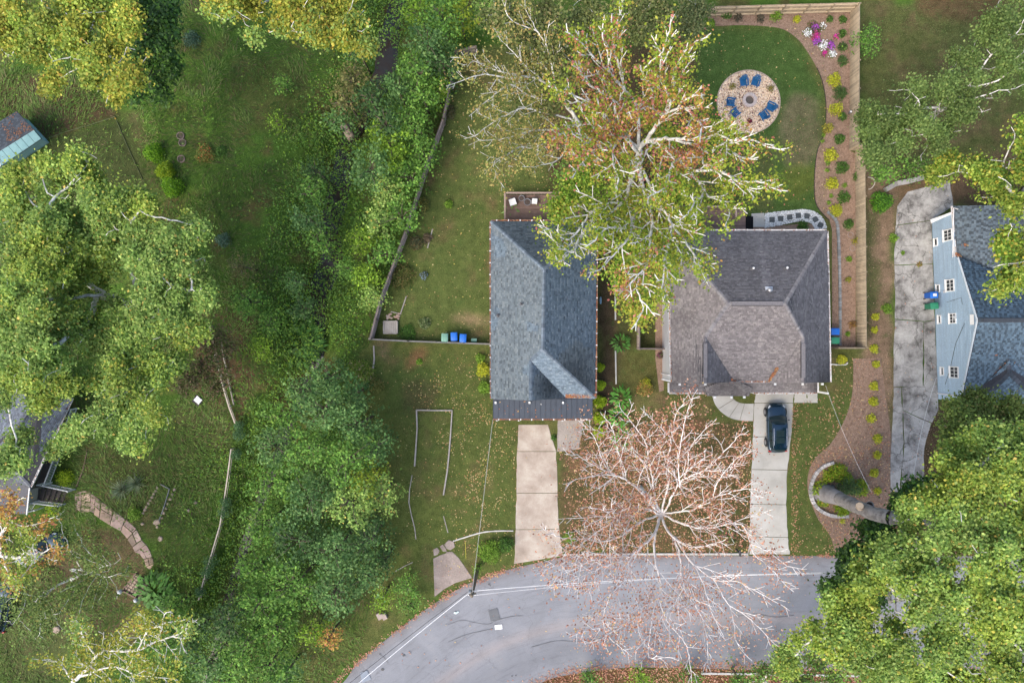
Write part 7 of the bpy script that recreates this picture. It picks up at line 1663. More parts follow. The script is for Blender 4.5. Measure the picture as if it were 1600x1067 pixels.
# ---- top left
tree('golden yellow sycamore with grey limbs at the top left corner', [P(110, 60, -.2), P(95, 50, 5), P(70, 35, 9)], [L2([(70, 35), (30, 25), (0, 38), (-40, 60)], 9, 15), L2([(80, 40), (130, 62), (145, 75), (140, 100)], 9, 16), L2([(130, 62), (185, 95), (183, 120)], 11, 16), L2([(150, 30), (175, 20), (200, 12)], 12, 16)],
     [(50, 30, 54, 15), (120, 25, 50, 16), (175, 30, 40, 15), (55, 95, 46, 14.5), (110, 90, 44, 15), (185, 75, 38, 15.5), (215, 100, 32, 15), (165, 135, 34, 14.5), (75, 135, 22, 14), (10, 50, 36, 15), (180, 160, 14, 13)], YGO, 56000, leaf=.21, bk=BIG, r_root=.5, r_tip=.022, dens=6, pal2=YG, spread=.36, clumps=.25, base_w=.045, name='sycamore_tree')
tree('dark green broadleaf tree tucked under the golden top left crown', [P(250, 90, -.1), P(240, 80, 5)], [], [(235, 40, 42, 9), (250, 95, 36, 8), (225, 140, 32, 8), (190, 10, 40, 9), (240, 5, 30, 8), (210, 130, 26, 8), (272, 118, 14, 6), (268, 48, 18, 7), (255, 150, 12, 5)], DK + GR[:2], 21000, leaf=.26, bk=BRN, r_root=.3, dens=6)
tree('yellow sycamore crown with pale limbs along the top edge above the meadow', [P(470, 60, -.2), P(455, 20, 7), P(440, -10, 11)], [L2([(440, -10), (400, 10), (345, 5), (325, 20)], 11, 15), L2([(440, -10), (490, 55), (500, 58)], 11, 15), L2([(480, 35), (520, 43), (565, 50)], 12, 15), L2([(520, 43), (555, 62), (575, 72)], 13, 15)],
     [(370, 15, 36, 14), (415, 35, 38, 14), (470, 40, 40, 15), (525, 35, 42, 15), (570, 45, 34, 15), (585, 60, 22, 14.5), (400, 0, 40, 15), (480, -5, 50, 15), (545, 0, 40, 14)], YGO, 32000, leaf=.21, bk=SYC, r_root=.4, r_tip=.022, dens=6.5, pal2=GRL, spread=.36, clumps=.25, base_w=.045, drop=.1, name='sycamore_tree')
# ---- upper right
TK = [(1400, 175, 50, 8), (1455, 155, 46, 9), (1385, 225, 42, 8), (1440, 215, 44, 8.5), (1510, 130, 50, 9), (1555, 95, 46, 9), (1600, 60, 50, 10), (1585, 130, 44, 10), (1540, 170, 36, 9), (1350, 175, 20, 7), (1480, 195, 36, 8), (1580, 15, 34, 10), (1520, 80, 34, 9)]
tree('broad mid green tree over the upper right lawn beside the cedar fence', [P(1440, 205, -.1), P(1435, 195, 4)], [], TK, [((.13, .205, .05), 4), ((.175, .25, .065), 3), ((.09, .145, .035), 3), ((.22, .28, .08), 1)], 40000, leaf=.18, bk=SYCP, r_root=.4, dens=6, spread=.42, r_tip=.016, clumps=.3)
TL = [(1600, 210, 40, 13), (1565, 262, 34, 12), (1520, 262, 26, 9), (1480, 262, 18, 7), (1590, 275, 40, 14), (1545, 300, 26, 11), (1610, 330, 44, 14), (1585, 380, 36, 13), (1610, 425, 44, 14), (1580, 440, 30, 13), (1650, 300, 60, 15), (1640, 420, 50, 15), (1625, 250, 40, 14), (1450, 270, 16, 6)]
tree('bright yellow green sycamore hanging over the pale blue house roof', [P(1600, 300, -.2), P(1640, 290, 6), P(1655, 330, 9)], [L2([(1640, 350), (1598, 385), (1590, 410), (1585, 450)], 10, 14), L2([(1598, 395), (1575, 408), (1552, 418)], 11, 14), L2([(1590, 420), (1575, 440), (1550, 455)], 12, 14)], TL, YG, 42000, leaf=.23, bk=SYC, r_root=.45, r_tip=.025, dens=6, clumps=.22, drop=.1, pal2=[((.42, .36, .05), 2), ((.16, .27, .03), 4), ((.10, .19, .025), 2)], spread=.42, name='sycamore_tree')
# ---- lower right
TM = [(1512, 704, 38, 15), (1560, 705, 54, 16), (1474, 748, 38, 16), (1520, 770, 60, 18), (1600, 760, 60, 18), (1418, 806, 32, 16), (1470, 830, 56, 18), (1545, 850, 64, 19), (1620, 850, 60, 19), (1400, 865, 44, 17), (1440, 910, 56, 18), (1370, 920, 44, 16), (1320, 955, 44, 15), (1510, 930, 60, 19), (1590, 950, 66, 19), (1380, 985, 48, 16), (1450, 1000, 56, 18), (1300, 1010, 40, 14), (1340, 1040, 40, 15), (1410, 1055, 44, 16), (1530, 1020, 60, 18), (1610, 1040, 60, 18), (1260, 990, 24, 12), (1480, 1070, 50, 17), (1230, 1030, 24, 11), (1350, 870, 30, 14)]
LB = [([(1410, 812), (1480, 770), (1520, 740), (1560, 700)], 11, 18), ([(1420, 818), (1428, 860), (1430, 900), (1424, 870)], 11, 15), ([(1410, 812), (1450, 870), (1480, 930), (1540, 990)], 11, 18), ([(1430, 860), (1390, 900), (1390, 940), (1420, 935)], 12, 16), ([(1420, 818), (1520, 830), (1600, 850)], 12, 18), ([(1400, 900), (1340, 960), (1310, 1000)], 13, 16), ([(1450, 920), (1400, 1000), (1390, 1050)], 13, 17), ([(1490, 930), (1470, 1000), (1460, 1060)], 14, 18)]
bigr = tree('enormous leaning sycamore whose bright green crown fills the lower right corner', [P(1290, 771, -.3), P(1297, 773, .8), P(1312, 779, 3), P(1330, 786, 5.5), P(1352, 796, 8), P(1382, 806, 10.2), P(1410, 812, 12)], [L2(p, a, b) for p, a, b in LB], TM, GRL, 188000, leaf=.20, bk=BIGD, r_root=.60, r_tip=.024, dens=7.0, pal2=YG, p2t=.575, spread=.40, clumps=.5, base_w=.09, drop=.1, name='sycamore_tree', sides=8)
# root flare, knots and the hollow on its trunk
mb = MB(); bz = P(1290, 771, 0)
for k in range(7):
    a_ = k * .9; mb.tube([bz + Vector((math.cos(a_) * 1.35, math.sin(a_) * 1.1, -.25)), bz + Vector((math.cos(a_) * .8, math.sin(a_) * .7, .25)), P(1297, 773, 1.4)], [.10, .26, .4], 8)
mb.tube([P(1282, 768, -.2), P(1291, 771, .4), P(1299, 774, 1.4), P(1312, 779, 3.1)], [1.0, .88, .74, .64], 14)
mb.cc = None; rt = mb.build('root_flare', M('root_bark', (.27, .255, .25), (.16, .15, .145), 1.8, .9, .6, 7, bd=.05), bigr, smooth=True)
MB().tube([P(1344, 791, 8.2), P(1343.5, 790, 9.0)], [.36, .28], 12).build('cut_knot', M('cut_wood', (.52, .42, .32), (.38, .29, .21), 4, .8), bigr)
MB().tube([P(1359, 789, 7.6), P(1358.5, 788.5, 8.3)], [.34, .30], 12).build('hollow_rim', M('root_bark', (.36, .33, .30)), bigr); MB().tube([P(1358.6, 788.6, 8.29), P(1358.5, 788.5, 8.34)], [.24, .24], 12).build('hollow', M('hollow_dark', (.015, .012, .01)), bigr)
for k, (x, y, r_) in enumerate(((1310, 738, 15), (1324, 748, 11), (1296, 745, 10), (1282, 765, 14), (1287, 784, 10), (1345, 763, 14), (1318, 795, 13))):
    shrub(x, y, r_, [((.22, .34, .02), 4), ((.32, .38, .03), 2), ((.14, .23, .02), 2), ((.45, .30, .04), .5)], ['tall yellow green bush above the leaning trunk, largest of the ring', 'yellow green bush right of the largest one in the stone ring', 'small bright bush at the upper left of the stone ring', 'dense bush at the far left inside the stone ring', 'small bush at the lower left inside the stone ring', 'bright bush right of the leaning trunk', 'dull green bush below the leaning trunk'][k], h=.9, n_=int(3.6 * r_ * r_), size=.15, group='bushes in the stone ring')
shrub(1331, 762, 15, [((.07, .13, .04), 3), ((.11, .18, .06), 2)], 'ivy like dark green growth climbing the leaning trunk', h=3.0, n_=900, size=.14)
shrub(1317, 806 + 8, 5, YEL, 'tiny yellow plant at the rim of the stone ring', n_=60)
tree('glossy dark green magnolia between the leaning trunk and the street', [P(1372, 842, -.1), P(1380, 850, 4)], [], [(1352, 832, 26, 7), (1362, 862, 32, 8), (1335, 885, 34, 8), (1310, 905, 28, 7), (1350, 915, 34, 8), (1320, 935, 26, 7), (1375, 825, 22, 7), (1290, 925, 16, 6), (1400, 860, 36, 8)], DK + GR[:1], 24000, leaf=.30, bk=BRN, r_root=.3, dens=6, name='magnolia_tree')
tree('dark green tree at the lower end of the old concrete driveway', [P(1420, 775, -.1), P(1422, 778, 4)], [], [(1412, 780, 16, 7), (1436, 778, 22, 7), (1420, 802, 24, 7), (1457, 772, 24, 7), (1400, 795, 12, 6)], DK + GR[:2], 11000, leaf=.27, bk=BRN, r_root=.22, dens=6)
tree('thin olive green tree standing close below the pale blue house', [P(1520, 650, -.1), P(1530, 655, 4)], [], [(1490, 655, 34, 8), (1530, 640, 34, 8), (1575, 655, 36, 8), (1480, 684, 20, 8), (1540, 680, 40, 9), (1600, 690, 40, 9), (1500, 625, 16, 7)], [((.14, .20, .04), 4), ((.19, .25, .055), 3), ((.09, .14, .03), 3), ((.24, .22, .07), .8)], 21000, leaf=.22, bk=SYCP, r_root=.25, dens=6)
tree('sparse green saplings with grey twigs at the bottom edge below the street', [P(1215, 1075, -.1), P(1220, 1080, 3)], [L2([(1220, 1080), (1190, 1062), (1200, 1050), (1212, 1045)], 3, 5), L2([(1215, 1045), (1240, 1055), (1255, 1065)], 5, 5.5)], [(1195, 1045, 18, 5), (1230, 1040, 22, 6), (1265, 1035, 22, 6), (1170, 1062, 22, 5), (1300, 1062, 26, 6), (1250, 1065, 26, 6)], GR + OLV[:2], 5200, leaf=.18, bk=SYCP, r_root=.14, dens=9)
# ---- bottom left
LB = [([(-20, 880), (10, 872), (35, 868), (60, 866), (85, 855)], 8, 12), ([(10, 872), (18, 895), (25, 905)], 9, 12), ([(-20, 850), (10, 822), (40, 820), (75, 812)], 8, 11), ([(35, 868), (55, 860), (50, 880), (30, 905)], 10, 12), ([(0, 830), (20, 800), (30, 780)], 9, 11)]
limbs = [L2(p, a, b) for p, a, b in LB]
tree('orange leaved bare branched tree at the left edge below the grey roof', [P(-15, 850, -.1), P(-25, 860, 7)], limbs, [(10, 830, 26, 10), (35, 830, 18, 10), (10, 900, 24, 10)], ORG, 3600, leaf=.19, bk=SYC, r_root=.25, r_tip=.02, feath=dict(gap=.7, ratio=.42, lmax=2.4), spread=.3, pal2=YG, clumps=.3)
LB = [([(100, 1065), (160, 1022), (230, 1010), (275, 990), (300, 972)], 6, 13), ([(230, 1010), (235, 985), (225, 965)], 9, 12.5), ([(255, 998), (262, 960), (268, 955)], 10, 13), ([(275, 990), (285, 1000), (290, 985)], 11, 13), ([(120, 1050), (175, 1045), (260, 1060)], 7, 12), ([(150, 1030), (130, 990), (125, 975)], 8, 12), ([(110, 1060), (85, 1035), (60, 1030)], 7, 11)]
limbs = [L2(p, a, b) for p, a, b in LB]
tree('white branched tree with yellow orange sprays along the bottom left edge', [P(110, 1075, -.1), P(100, 1080, 6)], limbs, [], YGO, 5200, leaf=.19, bk=SYC, r_root=.17, r_tip=.02, feath=dict(gap=.75, ratio=.42, lmax=2.6), spread=.36, pal2=GRL, clumps=.25)
tree('light airy green sapling stand over the bottom left garden', [P(120, 900, -.1), P(110, 905, 4)], [L2([(110, 905), (150, 890), (180, 880)], 4, 8), L2([(110, 890), (130, 892), (165, 902), (190, 895)], 5, 8), L2([(110, 905), (70, 930), (30, 925)], 4, 8)], [(110, 850, 36, 8), (160, 870, 30, 8), (60, 930, 36, 8), (110, 950, 40, 8), (190, 890, 22, 7), (170, 930, 24, 7), (70, 980, 36, 8), (30, 900, 26, 8), (120, 830, 22, 7), (20, 960, 28, 8), (95, 800, 20, 6)], [((.13, .20, .045), 4), ((.18, .25, .06), 3), ((.09, .14, .035), 2), ((.30, .28, .06), .6)], 7600, leaf=.165, bk=SYC, r_root=.18, r_tip=.016, dens=8, spread=.5)

# ---- thicket trees along the creek: cheaper builder, many individuals
def thicket_tree(px_, py_, rpx, z, pal, label, n_=None, leaf=.2, flat=.7, nm='tree'):
    c = P(px_, py_, z); r = rpx * (H - z) / F; g = P(px_, py_, 0); k = 1.0
    b0 = Vector((c.x * k, c.y * k, gzf(c.x * k, c.y * k) - .1)); t = thing(nm, b0, label, 'tree', 'trees and bushes along the creek'); mb = MB()
    K = int(12 + r * r * 5.5); cc = []
    for i in range(K):
        el = math.acos(1 - random.random() * 1.05); a_ = random.random() * 6.283; q = random.uniform(.5, 1.0) * (1 + .22 * math.sin(a_ * 3 + px_))
        cc.append((c.x + math.sin(el) * math.cos(a_) * r * q, c.y + math.sin(el) * math.sin(a_) * r * q, c.z - r * flat * .3 + math.cos(el) * r * flat * q, random.uniform(.55, 1.15), random.uniform(.75, 1.3)))
    for i in range(int(K * .7 * min(1.5, z / 5))):
        a_ = random.random() * 6.283; q = random.uniform(.3, .85); f = random.uniform(.12, .9); cc.append((c.x + math.cos(a_) * r * q, c.y + math.sin(a_) * r * q, max(.5, c.z * f), random.uniform(.7, 1.3), random.uniform(.75, 1.05)))
    K2 = len(cc)
    mb.tube([b0, (c.x, c.y, c.z - r * .3)], [.09 + r * .03, .06], 6)
    for q in cc[:10]: mb.tube([(c.x * .99, c.y * .99, c.z - r * .45), ((c.x + q[0]) / 2, (c.y + q[1]) / 2, (c.z + q[2]) / 2 - .1), q[:3]], [.05, .035, .015], 4)
    mb.cc = (.2, .2, .2)
    mb.c = [(.2, .2, .2)] * len(mb.v); mb.build('trunk', BRN, t, smooth=True)
    n_ = n_ or int(300 * r * r * (.2 / leaf) ** 2); cc = np.array(cc); n_ = int(n_ * 1.35); pk = RNG.integers(0, K2, n_); s = cc[pk, 3] * .36
    pts = cc[pk, :3] + RNG.normal(size=(n_, 3)) * np.stack([s, s, s * .55], 1)
    cols = 1.12 * pick_pal(pal, n_) * cc[pk, 4][:, None] * RNG.uniform(.82, 1.18, n_)[:, None]; ed_ = cc[pk, 2]
    leaves_obj('crown', pts, leaf, pal, t, flat=.25, cols=cols); return t
TH = [(720, 22, 28, 5, YLM, 'yellow lime tree at the top between the creek and the top centre tree'), (760, 18, 24, 4, GRL, 'light green bushy tree right of the yellow lime one at the top'), (690, 20, 36, 7, GR, 'green tree right of the creek mouth at the top edge'), (655, 12, 26, 5, LIME, 'lime tinted bush against the creek gap at the top'), (665, 60, 34, 7, TEAL_, 'bluish green tree beside the open brown creek pool'),
      (690, 95, 34, 6, DK, 'dark tree above the short fence section at the top'), (655, 110, 32, 6, GR, 'green tree just right of the brown creek pool'), (620, 135, 26, 5, TEAL_, 'blue green bush below the brown creek pool'), (660, 150, 30, 5, GR, 'dense green tree touching the upper diagonal fence'), (683, 140, 22, 4, LIME, 'bright small bush leaning on the upper diagonal fence'),
      (640, 185, 34, 5, GR, 'wide green bush left of the diagonal fence, upper'), (600, 190, 28, 6, DK, 'dark green bush at the creek bend'), (550, 120, 30, 6, OLV, 'olive brown tree on the left creek bank'), (575, 150, 24, 6, DK, 'dark olive tree beside the creek above the log'), (540, 155, 28, 5, OLV, 'dull olive bush left of the dark creek channel'),
      (530, 180, 22, 5, TEAL_, 'small bluish tree above the fallen log'), (555, 70, 20, 5, TEAL_, 'bluish foliage below the yellow top crown'), (610, 225, 36, 5, LIME, 'bright mid creek tree, broadest one'), (660, 235, 28, 4, GR, 'green bush along the diagonal fence, second'), (575, 260, 36, 6, TEAL_, 'feathery blue green tree at the creek bend'),
      (640, 275, 30, 4, GR, 'green bush along the diagonal fence, third'), (605, 300, 28, 4, GRL, 'light green bush beside the straw clearing'), (625, 335, 28, 4, GR, 'green bush along the diagonal fence, fourth'), (590, 345, 24, 4, GRL, 'soft green bush over the creek bank in the middle'), (600, 395, 24, 4, GR, 'green bush where the fence nears the scruffy bed'),
      (565, 375, 22, 3, LIME, 'low bright bush right of the open water'), (570, 430, 24, 3, LIME, 'lime bush beside the lower diagonal fence'), (545, 420, 18, 3, GR, 'small green bush right of the small pool'), (580, 465, 20, 3, GRL, 'light bush at the low end of the diagonal fence'),
      (492, 265, 18, 4, DK, 'small dark bush left of the creek channel'), (483, 300, 24, 5, GR, 'leafy tree on the left bank level with the pool'), (478, 340, 24, 5, TEAL_, 'bluish green tree on the left bank'), (495, 375, 22, 4, GR, 'green bush just above the small pool'), (460, 440, 16, 3, TEAL_, 'small grey green bush at the meadow edge'),
      (430, 190, 12, 2, LIME, 'small pale bush alone in the upper meadow'), (440, 130, 14, 2, GR, 'small green bush in the upper meadow'), (470, 480, 22, 3, DK, 'dark bush above the fern clump'), (405, 545, 20, 3, LIME, 'bright green bush right of the board rails'), (420, 505, 20, 3, GR, 'green bush in the lower meadow'), (385, 470, 26, 4, GR, 'green bush at the right edge of the big left crown'), (375, 415, 18, 4, OLV, 'olive bush under the right edge of the big left crown'),
      (510, 590, 30, 6, TEAL_, 'blue green tree at the top of the lower thicket'), (470, 610, 28, 6, TEAL_, 'blue green tree above the dense lower thicket'), (550, 615, 24, 5, TEAL_, 'small tree left of the cream flowered shrub'), (500, 640, 40, 8, TEAL_, 'large rounded blue green tree in the lower thicket'), (555, 665, 36, 7, TEAL_, 'dark bluish tree reaching over the front lawn'), (445, 650, 30, 6, GR, 'green tree on the left side of the lower thicket'),
      (425, 700, 34, 7, TEAL_, 'blue green tree at the left rim of the thicket'), (480, 705, 40, 8, GR, 'big green tree central in the lower thicket'), (540, 720, 42, 8, GR, 'broad green tree beside the front lawn, upper'), (585, 700, 26, 6, TEAL_, 'dark tree edge over the lawn left of the timber frame'), (425, 755, 36, 6, GR, 'green tree on the creek side of the thicket, middle'),
      (480, 780, 42, 8, TEAL_, 'large dark teal tree in the thicket middle'), (545, 790, 38, 8, GRL, 'light green tree in the thicket near the lawn'), (595, 775, 30, 6, GRL, 'star shaped yellow green tree reaching over the lawn'), (565, 755, 24, 7, YLM, 'yellowest crown in the lower thicket'), (410, 820, 36, 5, GR, 'green tree on the creek side of the thicket, lower'),
      (460, 850, 42, 7, DK, 'dark green tree in the heart of the lower thicket'), (520, 865, 42, 8, TEAL_, 'teal tree above the clearing by the street'), (575, 850, 34, 7, DK, 'dark tree overhanging the shaded lawn edge'), (405, 885, 34, 5, GR, 'mid green tree left of the heart of the thicket'), (455, 920, 42, 7, GR, 'large green tree above the small sparse tree'),
      (520, 925, 40, 7, TEAL_, 'grey teal tree near the verge clearing'), (570, 905, 30, 6, TEAL_, 'teal tree beside the lime bush on the verge'), (400, 945, 34, 6, GR, 'green tree low on the creek line'), (355, 975, 34, 6, DK, 'dark green tree near the white twig ends'), (430, 985, 34, 5, GR, 'bushy green tree at the lower left of the clearing'),
      (370, 1020, 38, 6, GR, 'green tree at the bottom of the thicket'), (320, 1040, 34, 6, TEAL_, 'teal tree near the bottom edge left part'), (415, 1045, 34, 5, GR, 'green tree at the bottom edge beside the grass wedge'), (345, 1070, 30, 5, GR, 'green tree cut by the bottom edge'), (445, 1055, 22, 4, TEAL_, 'small teal tree at the bottom edge by the verge'),
      (598, 935, 18, 3, LIME, 'bright lime bush beside the split timber block'), (632, 915, 18, 3, GR, 'low green bush between the lime bush and the street'), (640, 945, 16, 2, GR, 'low green weeds at the street edge'), (488, 990, 20, 4, LIME, 'small sparse lime tree with a visible grey stem on the verge'), (512, 1000, 16, 4, ORG, 'small orange tinged tree on the verge beside the lime one'), (600, 880, 18, 4, DK, 'dark shrub shading the lawn under the thicket'),
      (245, 1010, 34, 5, GR, 'green bush beneath the white twigs at the bottom left'), (290, 1000, 30, 5, DK, 'dark green bush right of the white twigs'), (270, 950, 24, 3, GR, 'green bush left of the vine covered fence end'), (0, 720, 24, 4, GRL, 'light green bush at the left edge by the grey wing roof'), (895, 265, 26, 5, GR, 'green bush beneath the ochre tree on the back lawn'), (935, 305, 20, 5, LIME, 'lime bush at the deck of the blue roofed house'), (1390, 262, 26, 3, GR, 'low green bush above the broken low wall'), (1440, 262, 18, 3, GR, 'small yellow flecked bush over the broken wall'),
      (1080, 1062, 16, 2, GR, 'small weed bush on the verge across the street, right'), (1000, 1062, 16, 2, LIME, 'small weed bush on the verge across the street, middle'), (920, 1066, 16, 2, GR, 'small weed bush on the verge across the street, left'), (1160, 1068, 20, 3, GR, 'green bush at the bottom edge beside the kerb'), (1356, 60, 20, 2, GR, 'low green growth along the outside of the tall fence')]
for (x, y, r_, z, pal, lb) in TH: thicket_tree(x, y, r_, z, pal, lb, leaf=.22 if r_ > 20 else .17)
# log, creek debris
t = thing('fallen_log', P(545, 205), 'short pale brown log end poking out by the creek', 'log'); MB().tube([P(538, 196, .6), P(549, 216, .9)], [.42, .38], 12).build('log_body', M('log_wood', (.34, .26, .20), (.24, .18, .14), 2, .9, .5, 8), t, smooth=True)

# ============================================================ GROUND COVER
def scatter_mask(n_, box, fn):
    x0, x1, y0, y1 = box; X = RNG.uniform(x0, x1, n_); Y = RNG.uniform(y0, y1, n_); p = fn(X, Y); k = RNG.random(n_) < p; return X[k], Y[k]
def pxy_(X, Y): return X * F / H + 800, 533.5 - Y * F / H
FULL = (-50, 50, -34, 34)
# long wild grass
WILD = [(-60, -60), (720, -60), (700, 150), (640, 330), (582, 530), (560, 560), (600, 870), (560, 1030), (480, 1130), (-60, 1130)]
def fw(X, Y):
    a, b = pxy_(X, Y); m_ = inpoly(a, b, WILD).astype(float)
    for q in ([(0, 600), (110, 560), (120, 640), (60, 800), (0, 810)], [(60, 215), (195, 185), (240, 300), (120, 330)], [(140, 770), (250, 880), (250, 940), (180, 940)]): m_[inpoly(a, b, q)] = .12
    cd_ = polydist(X, Y, CREEK); m_ *= np.clip((cd_ - 1.3) / .8, 0, 1)
    g = fbm(X, Y, 3.0, 55); return m_ * np.clip(.35 + (g - .4) * 3, .1, 1)
X, Y = scatter_mask(210000, (-52, -5, -34, 34), fw); n_ = len(X)
ang = fbm(X, Y, 5, 77) * 12 + RNG.normal(size=n_) * .5; L = RNG.uniform(.22, .62, n_); hz = L * RNG.uniform(.2, .8, n_); Z = gz(X, Y)
dx, dy = np.cos(ang), np.sin(ang); wv = RNG.uniform(.02, .045, n_)
V = np.zeros((n_, 3, 3)); V[:, 0] = np.stack([X - dy * wv, Y + dx * wv, Z], 1); V[:, 1] = np.stack([X + dy * wv, Y - dx * wv, Z], 1); V[:, 2] = np.stack([X + dx * L, Y + dy * L, Z + hz], 1)
cols = pick_pal([((.105, .185, .033), 5), ((.15, .235, .045), 3), ((.075, .135, .026), 4), ((.19, .17, .07), 1.3), ((.16, .12, .065), .8)], n_); g = fbm(X, Y, 4, 99)[:, None]; g2 = fbm(X, Y, 9, 101)[:, None]; cols = cols * (.55 + .9 * g2) * (.8 + .4 * g) * RNG.uniform(.8, 1.2, (n_, 1))
go2 = np_mesh('grass', V.reshape(-1, 3), np.arange(3 * n_).reshape(n_, 3), LEAF, None, cols=np.repeat(cols, 3, 0), kind='stuff'); tag(go2, 'long matted wild grass over the left meadow and creek banks', 'grass')
# leafy ground cover along banks
def fu(X, Y):
    a, b = pxy_(X, Y); m_ = inpoly(a, b, WILD).astype(float); cd_ = polydist(X, Y, CREEK); op = np.exp(-(((a - 603) / 16) ** 2 + ((b - 85) / 30) ** 2)) + np.exp(-(((a - 509) / 9) ** 2 + ((b - 408) / 11) ** 2)) + np.exp(-(((a - 525) / 7) ** 2 + ((b - 305) / 14) ** 2)); m_ *= (.04 + 2.6 * np.exp(-(cd_ / 4.0) ** 2)) * np.clip(1 - 1.6 * op, 0, 1); g = fbm(X, Y, 2.2, 155); return np.clip(m_ * (g * 2.2 - .55), 0, 1)
X, Y = scatter_mask(210000, (-52, -5, -34, 34), fu); n_ = len(X); hh = fbm(X, Y, 1.6, 15) * 1.0 + 1.3 * np.exp(-(polydist(X, Y, CREEK) / 2.2) ** 2); Z = gz(X, Y) + hh * RNG.random(n_) ** .4
cols = pick_pal(GR + LIME[:1], n_) * (.6 + .8 * fbm(X, Y, 2, 44))[:, None]
o = leaves_obj('undergrowth', np.stack([X, Y, Z], 1), .17, GR, None, flat=.4, cols=cols); tag(o, 'leafy green undergrowth on the creek banks', 'undergrowth')
# short tufts and blades on the lawns
LAWNS = [[(700, 80), (1100, 40), (1290, 45), (1290, 345), (770, 345), (765, 540), (590, 525), (690, 200)], [(565, 545), (766, 545), (768, 655), (805, 665), (801, 880), (740, 905), (560, 1030), (470, 1120), (470, 960), (600, 870)], [(882, 662), (1176, 662), (1168, 862), (880, 862)], [(1237, 632), (1330, 600), (1300, 690), (1262, 745), (1262, 790), (1290, 862), (1236, 862)], [(966, 560), (1024, 560), (1030, 612), (968, 612)], [(1348, 0), (1640, 0), (1640, 300), (1360, 270)], [(110, 700), (250, 700), (250, 860), (140, 770)]]
def fl_(X, Y):
    a, b = pxy_(X, Y); m_ = np.zeros(len(X))
    for q in LAWNS: m_[inpoly(a, b, q)] = 1
    return m_ * np.clip(.5 + (fbm(X, Y, 2.0, 65) - .4) * 2, .15, 1)
X, Y = scatter_mask(330000, FULL, fl_); n_ = len(X); ang = RNG.random(n_) * 6.283; L = RNG.uniform(.07, .16, n_); Z = gz(X, Y); dx, dy = np.cos(ang), np.sin(ang); wv = .02
V = np.zeros((n_, 3, 3)); V[:, 0] = np.stack([X - dy * wv, Y + dx * wv, Z], 1); V[:, 1] = np.stack([X + dy * wv, Y - dx * wv, Z], 1); V[:, 2] = np.stack([X + dx * L, Y + dy * L, Z + L * .6], 1)
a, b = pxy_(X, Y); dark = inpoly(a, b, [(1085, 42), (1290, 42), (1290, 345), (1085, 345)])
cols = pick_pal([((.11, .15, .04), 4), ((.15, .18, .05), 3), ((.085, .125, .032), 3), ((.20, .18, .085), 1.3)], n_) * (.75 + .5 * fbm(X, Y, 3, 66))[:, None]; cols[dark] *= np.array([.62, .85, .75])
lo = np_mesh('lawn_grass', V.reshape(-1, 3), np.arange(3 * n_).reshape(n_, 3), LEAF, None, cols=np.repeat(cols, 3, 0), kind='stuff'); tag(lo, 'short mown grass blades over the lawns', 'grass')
# fallen leaves
TANL = [((.55, .40, .20), 3), ((.48, .30, .13), 3), ((.60, .48, .24), 2), ((.35, .17, .08), 2), ((.50, .42, .10), 1)]
def leaf_field(label, n_, box, fn, size, pal, zf=lambda X, Y: gz(X, Y) + .03, name='fallen_leaves'):
    X, Y = scatter_mask(n_, box, fn); Z = zf(X, Y) + RNG.random(len(X)) * .02; o = leaves_obj(name, np.stack([X, Y, Z], 1), size, pal, None, flat=.75); tag(o, label, 'fallen leaves'); return o
def ffront(X, Y):
    a, b = pxy_(X, Y); m_ = inpoly(a, b, LAWNS[1]) * np.exp(-(((a - 745) / 60) ** 2 + ((b - 730) / 120) ** 2)) * .9 + inpoly(a, b, LAWNS[1]) * np.exp(-(((a - 690) / 45) ** 2 + ((b - 600) / 28) ** 2)) * .5 + inpoly(a, b, LAWNS[1]) * .035
    return m_ * np.clip(fbm(X, Y, 1.3, 8) * 3 - 1.0, 0.1, 1)
leaf_field('scattered tan leaves on the front lawn left of the tan driveway', 15000, (P(540, 0).x, P(808, 0).x, P(0, 900).y, P(0, 540).y), ffront, .115, TANL)
def fback(X, Y):
    a, b = pxy_(X, Y); return (inpoly(a, b, LAWNS[0]) * (.035 + .2 * np.exp(-(((a - 960) / 110) ** 2 + ((b - 250) / 90) ** 2))))
leaf_field('scattered leaves on the back lawns', 60000, (P(580, 0).x, P(1292, 0).x, P(0, 540).y, P(0, 40).y), fback, .12, TANL)
def funder(X, Y):
    a, b = pxy_(X, Y); m_ = (inpoly(a, b, LAWNS[2]) * (.20 * np.exp(-(((a - 1000) / 110) ** 2 + ((b - 780) / 90) ** 2)) + .10) + inpoly(a, b, LAWNS[3]) * (.10 + .5 * np.exp(-((a - 1240) / 6) ** 2)) + inpoly(a, b, [(1262, 700), (1390, 690), (1390, 800), (1330, 866), (1290, 866)]) * .28 + inpoly(a, b, [(1300, 560), (1390, 560), (1390, 700), (1290, 700)]) * .08)
    return m_ * (.5 + fbm(X, Y, 1.2, 18))
leaf_field('rust leaves scattered on the lawn and mulch around the clean driveway', 52000, (P(875, 0).x, P(1395, 0).x, P(0, 868).y, P(0, 555).y), funder, .13, RUST[:4] + TANL[:2])
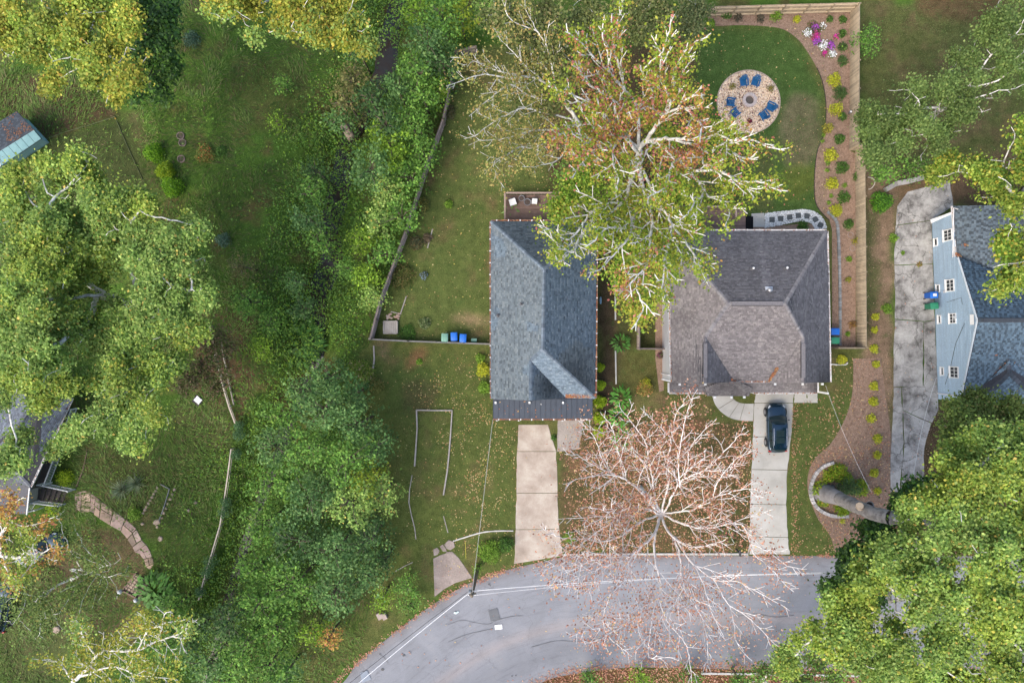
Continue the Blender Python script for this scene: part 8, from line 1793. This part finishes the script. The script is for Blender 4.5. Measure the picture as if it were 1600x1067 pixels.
# drifts along the street
Apx = smooth_line([(455, 1130), (520, 1068), (545, 1045), (600, 1001), (650, 962), (700, 929), (740, 908), (800, 888), (850, 877), (890, 869), (1000, 868), (1320, 868), (1350, 868)])
edge = [P(*p) for p in Apx]
def fdrift(X, Y): 
    d = polydist(X, Y, edge); a, b = pxy_(X, Y); w_ = np.where(a > 900, .16, .24) * (.7 + .6 * fbm(X, Y, 1.5, 4)); return np.exp(-(d / w_) ** 2) * np.clip(fbm(X, Y, .9, 14) * 3 - .9, .1, 1) * np.where((a > 1060) & (a < 1180), .3, 1)
leaf_field('rust leaf drift along the upper kerb line of the street', 120000, (P(440, 0).x, P(1350, 0).x, P(0, 1100).y, P(0, 860).y), fdrift, .14, RUST, zf=lambda X, Y: np.full(len(X), .05))
def fs2(X, Y): 
    a, b = pxy_(X, Y); yb = np.interp(a, [800, 850, 905, 950, 1000, 1300, 1600], [1075, 1060, 1048, 1043, 1040, 1046, 1052]); d = (b - yb); return np.where(d > 0, .7, np.exp(-(d / 9) ** 2) * .8) * (fbm(X, Y, 1.2, 12) * 1.6 - .2) * (a > 790)
leaf_field('thick rust leaf litter on the far side of the street', 42000, (P(790, 0).x, P(1600, 0).x, P(0, 1120).y, P(0, 1025).y), fs2, .14, RUST, zf=lambda X, Y: np.full(len(X), .06))
def froad(X, Y):
    a, b = pxy_(X, Y); return ((b > 875) & (b < 1045) & (a > 560)) * (.008 + .025 * np.exp(-(((a - 1030) / 110) ** 2 + ((b - 960) / 70) ** 2))) * (b > np.interp(a, [520, 600, 700, 800, 890, 1400], [1068, 1001, 929, 888, 870, 868]) + 4)
leaf_field('single leaves strewn over the street asphalt', 26000, (P(560, 0).x, P(1400, 0).x, P(0, 1045).y, P(0, 870).y), froad, .12, RUST, zf=lambda X, Y: np.full(len(X), .11))
def fdrv(X, Y):
    a, b = pxy_(X, Y); m_ = inpoly(a, b, [(806, 663), (912, 656), (908, 702), (872, 706), (880, 868), (803, 881)]) * (.02 + .5 * np.exp(-((a - 808) / 3.0) ** 2) + .35 * np.exp(-((a - 874) / 3.0) ** 2)) + inpoly(a, b, [(1178, 611), (1278, 611), (1278, 629), (1240, 630), (1234, 864), (1168, 864)]) * (.018 + .35 * np.exp(-((a - 1173) / 2.4) ** 2)) + inpoly(a, b, [(1400, 300), (1486, 290), (1466, 640), (1443, 768), (1391, 768)]) * .06 + inpoly(a, b, [(677, 868), (738, 900), (680, 930)]) * .12
    return m_
leaf_field('few leaves lying on the driveways', 26000, (P(670, 0).x, P(1490, 0).x, P(0, 935).y, P(0, 285).y), fdrv, .11, RUST + TANL[:1], zf=lambda X, Y: np.full(len(X), .065))
# bark chips and litter on mulch and dirt
def fch(X, Y):
    a, b = pxy_(X, Y); m_ = np.zeros(len(X)); m_[inpoly(a, b, edge1 + [(1300, 360), (1300, 545), (1337, 545), (1337, 240), (1328, 236), (1328, 16), (1106, 22)])] = .75; m_[inpoly(a, b, edge2 + [(1345, 868), (1392, 800), (1392, 680), (1376, 560)])] = .75; m_[inpoly(a, b, [(1345, 250), (1398, 290), (1392, 560), (1345, 560)])] = .4; m_[inpoly(a, b, [(1440, 630), (1640, 630), (1640, 1060), (1330, 1050), (1330, 868), (1390, 800)])] = .3
    return m_
leaf_field('shredded bark chips covering the mulch beds', 90000, (P(1100, 0).x, P(1640, 0).x, P(0, 1060).y, P(0, 15).y), fch, .10, [((.28, .18, .125), 3), ((.15, .09, .06), 3), ((.36, .25, .18), 1.5), ((.20, .12, .085), 3)], zf=lambda X, Y: np.full(len(X), .02), name='bark_chips')
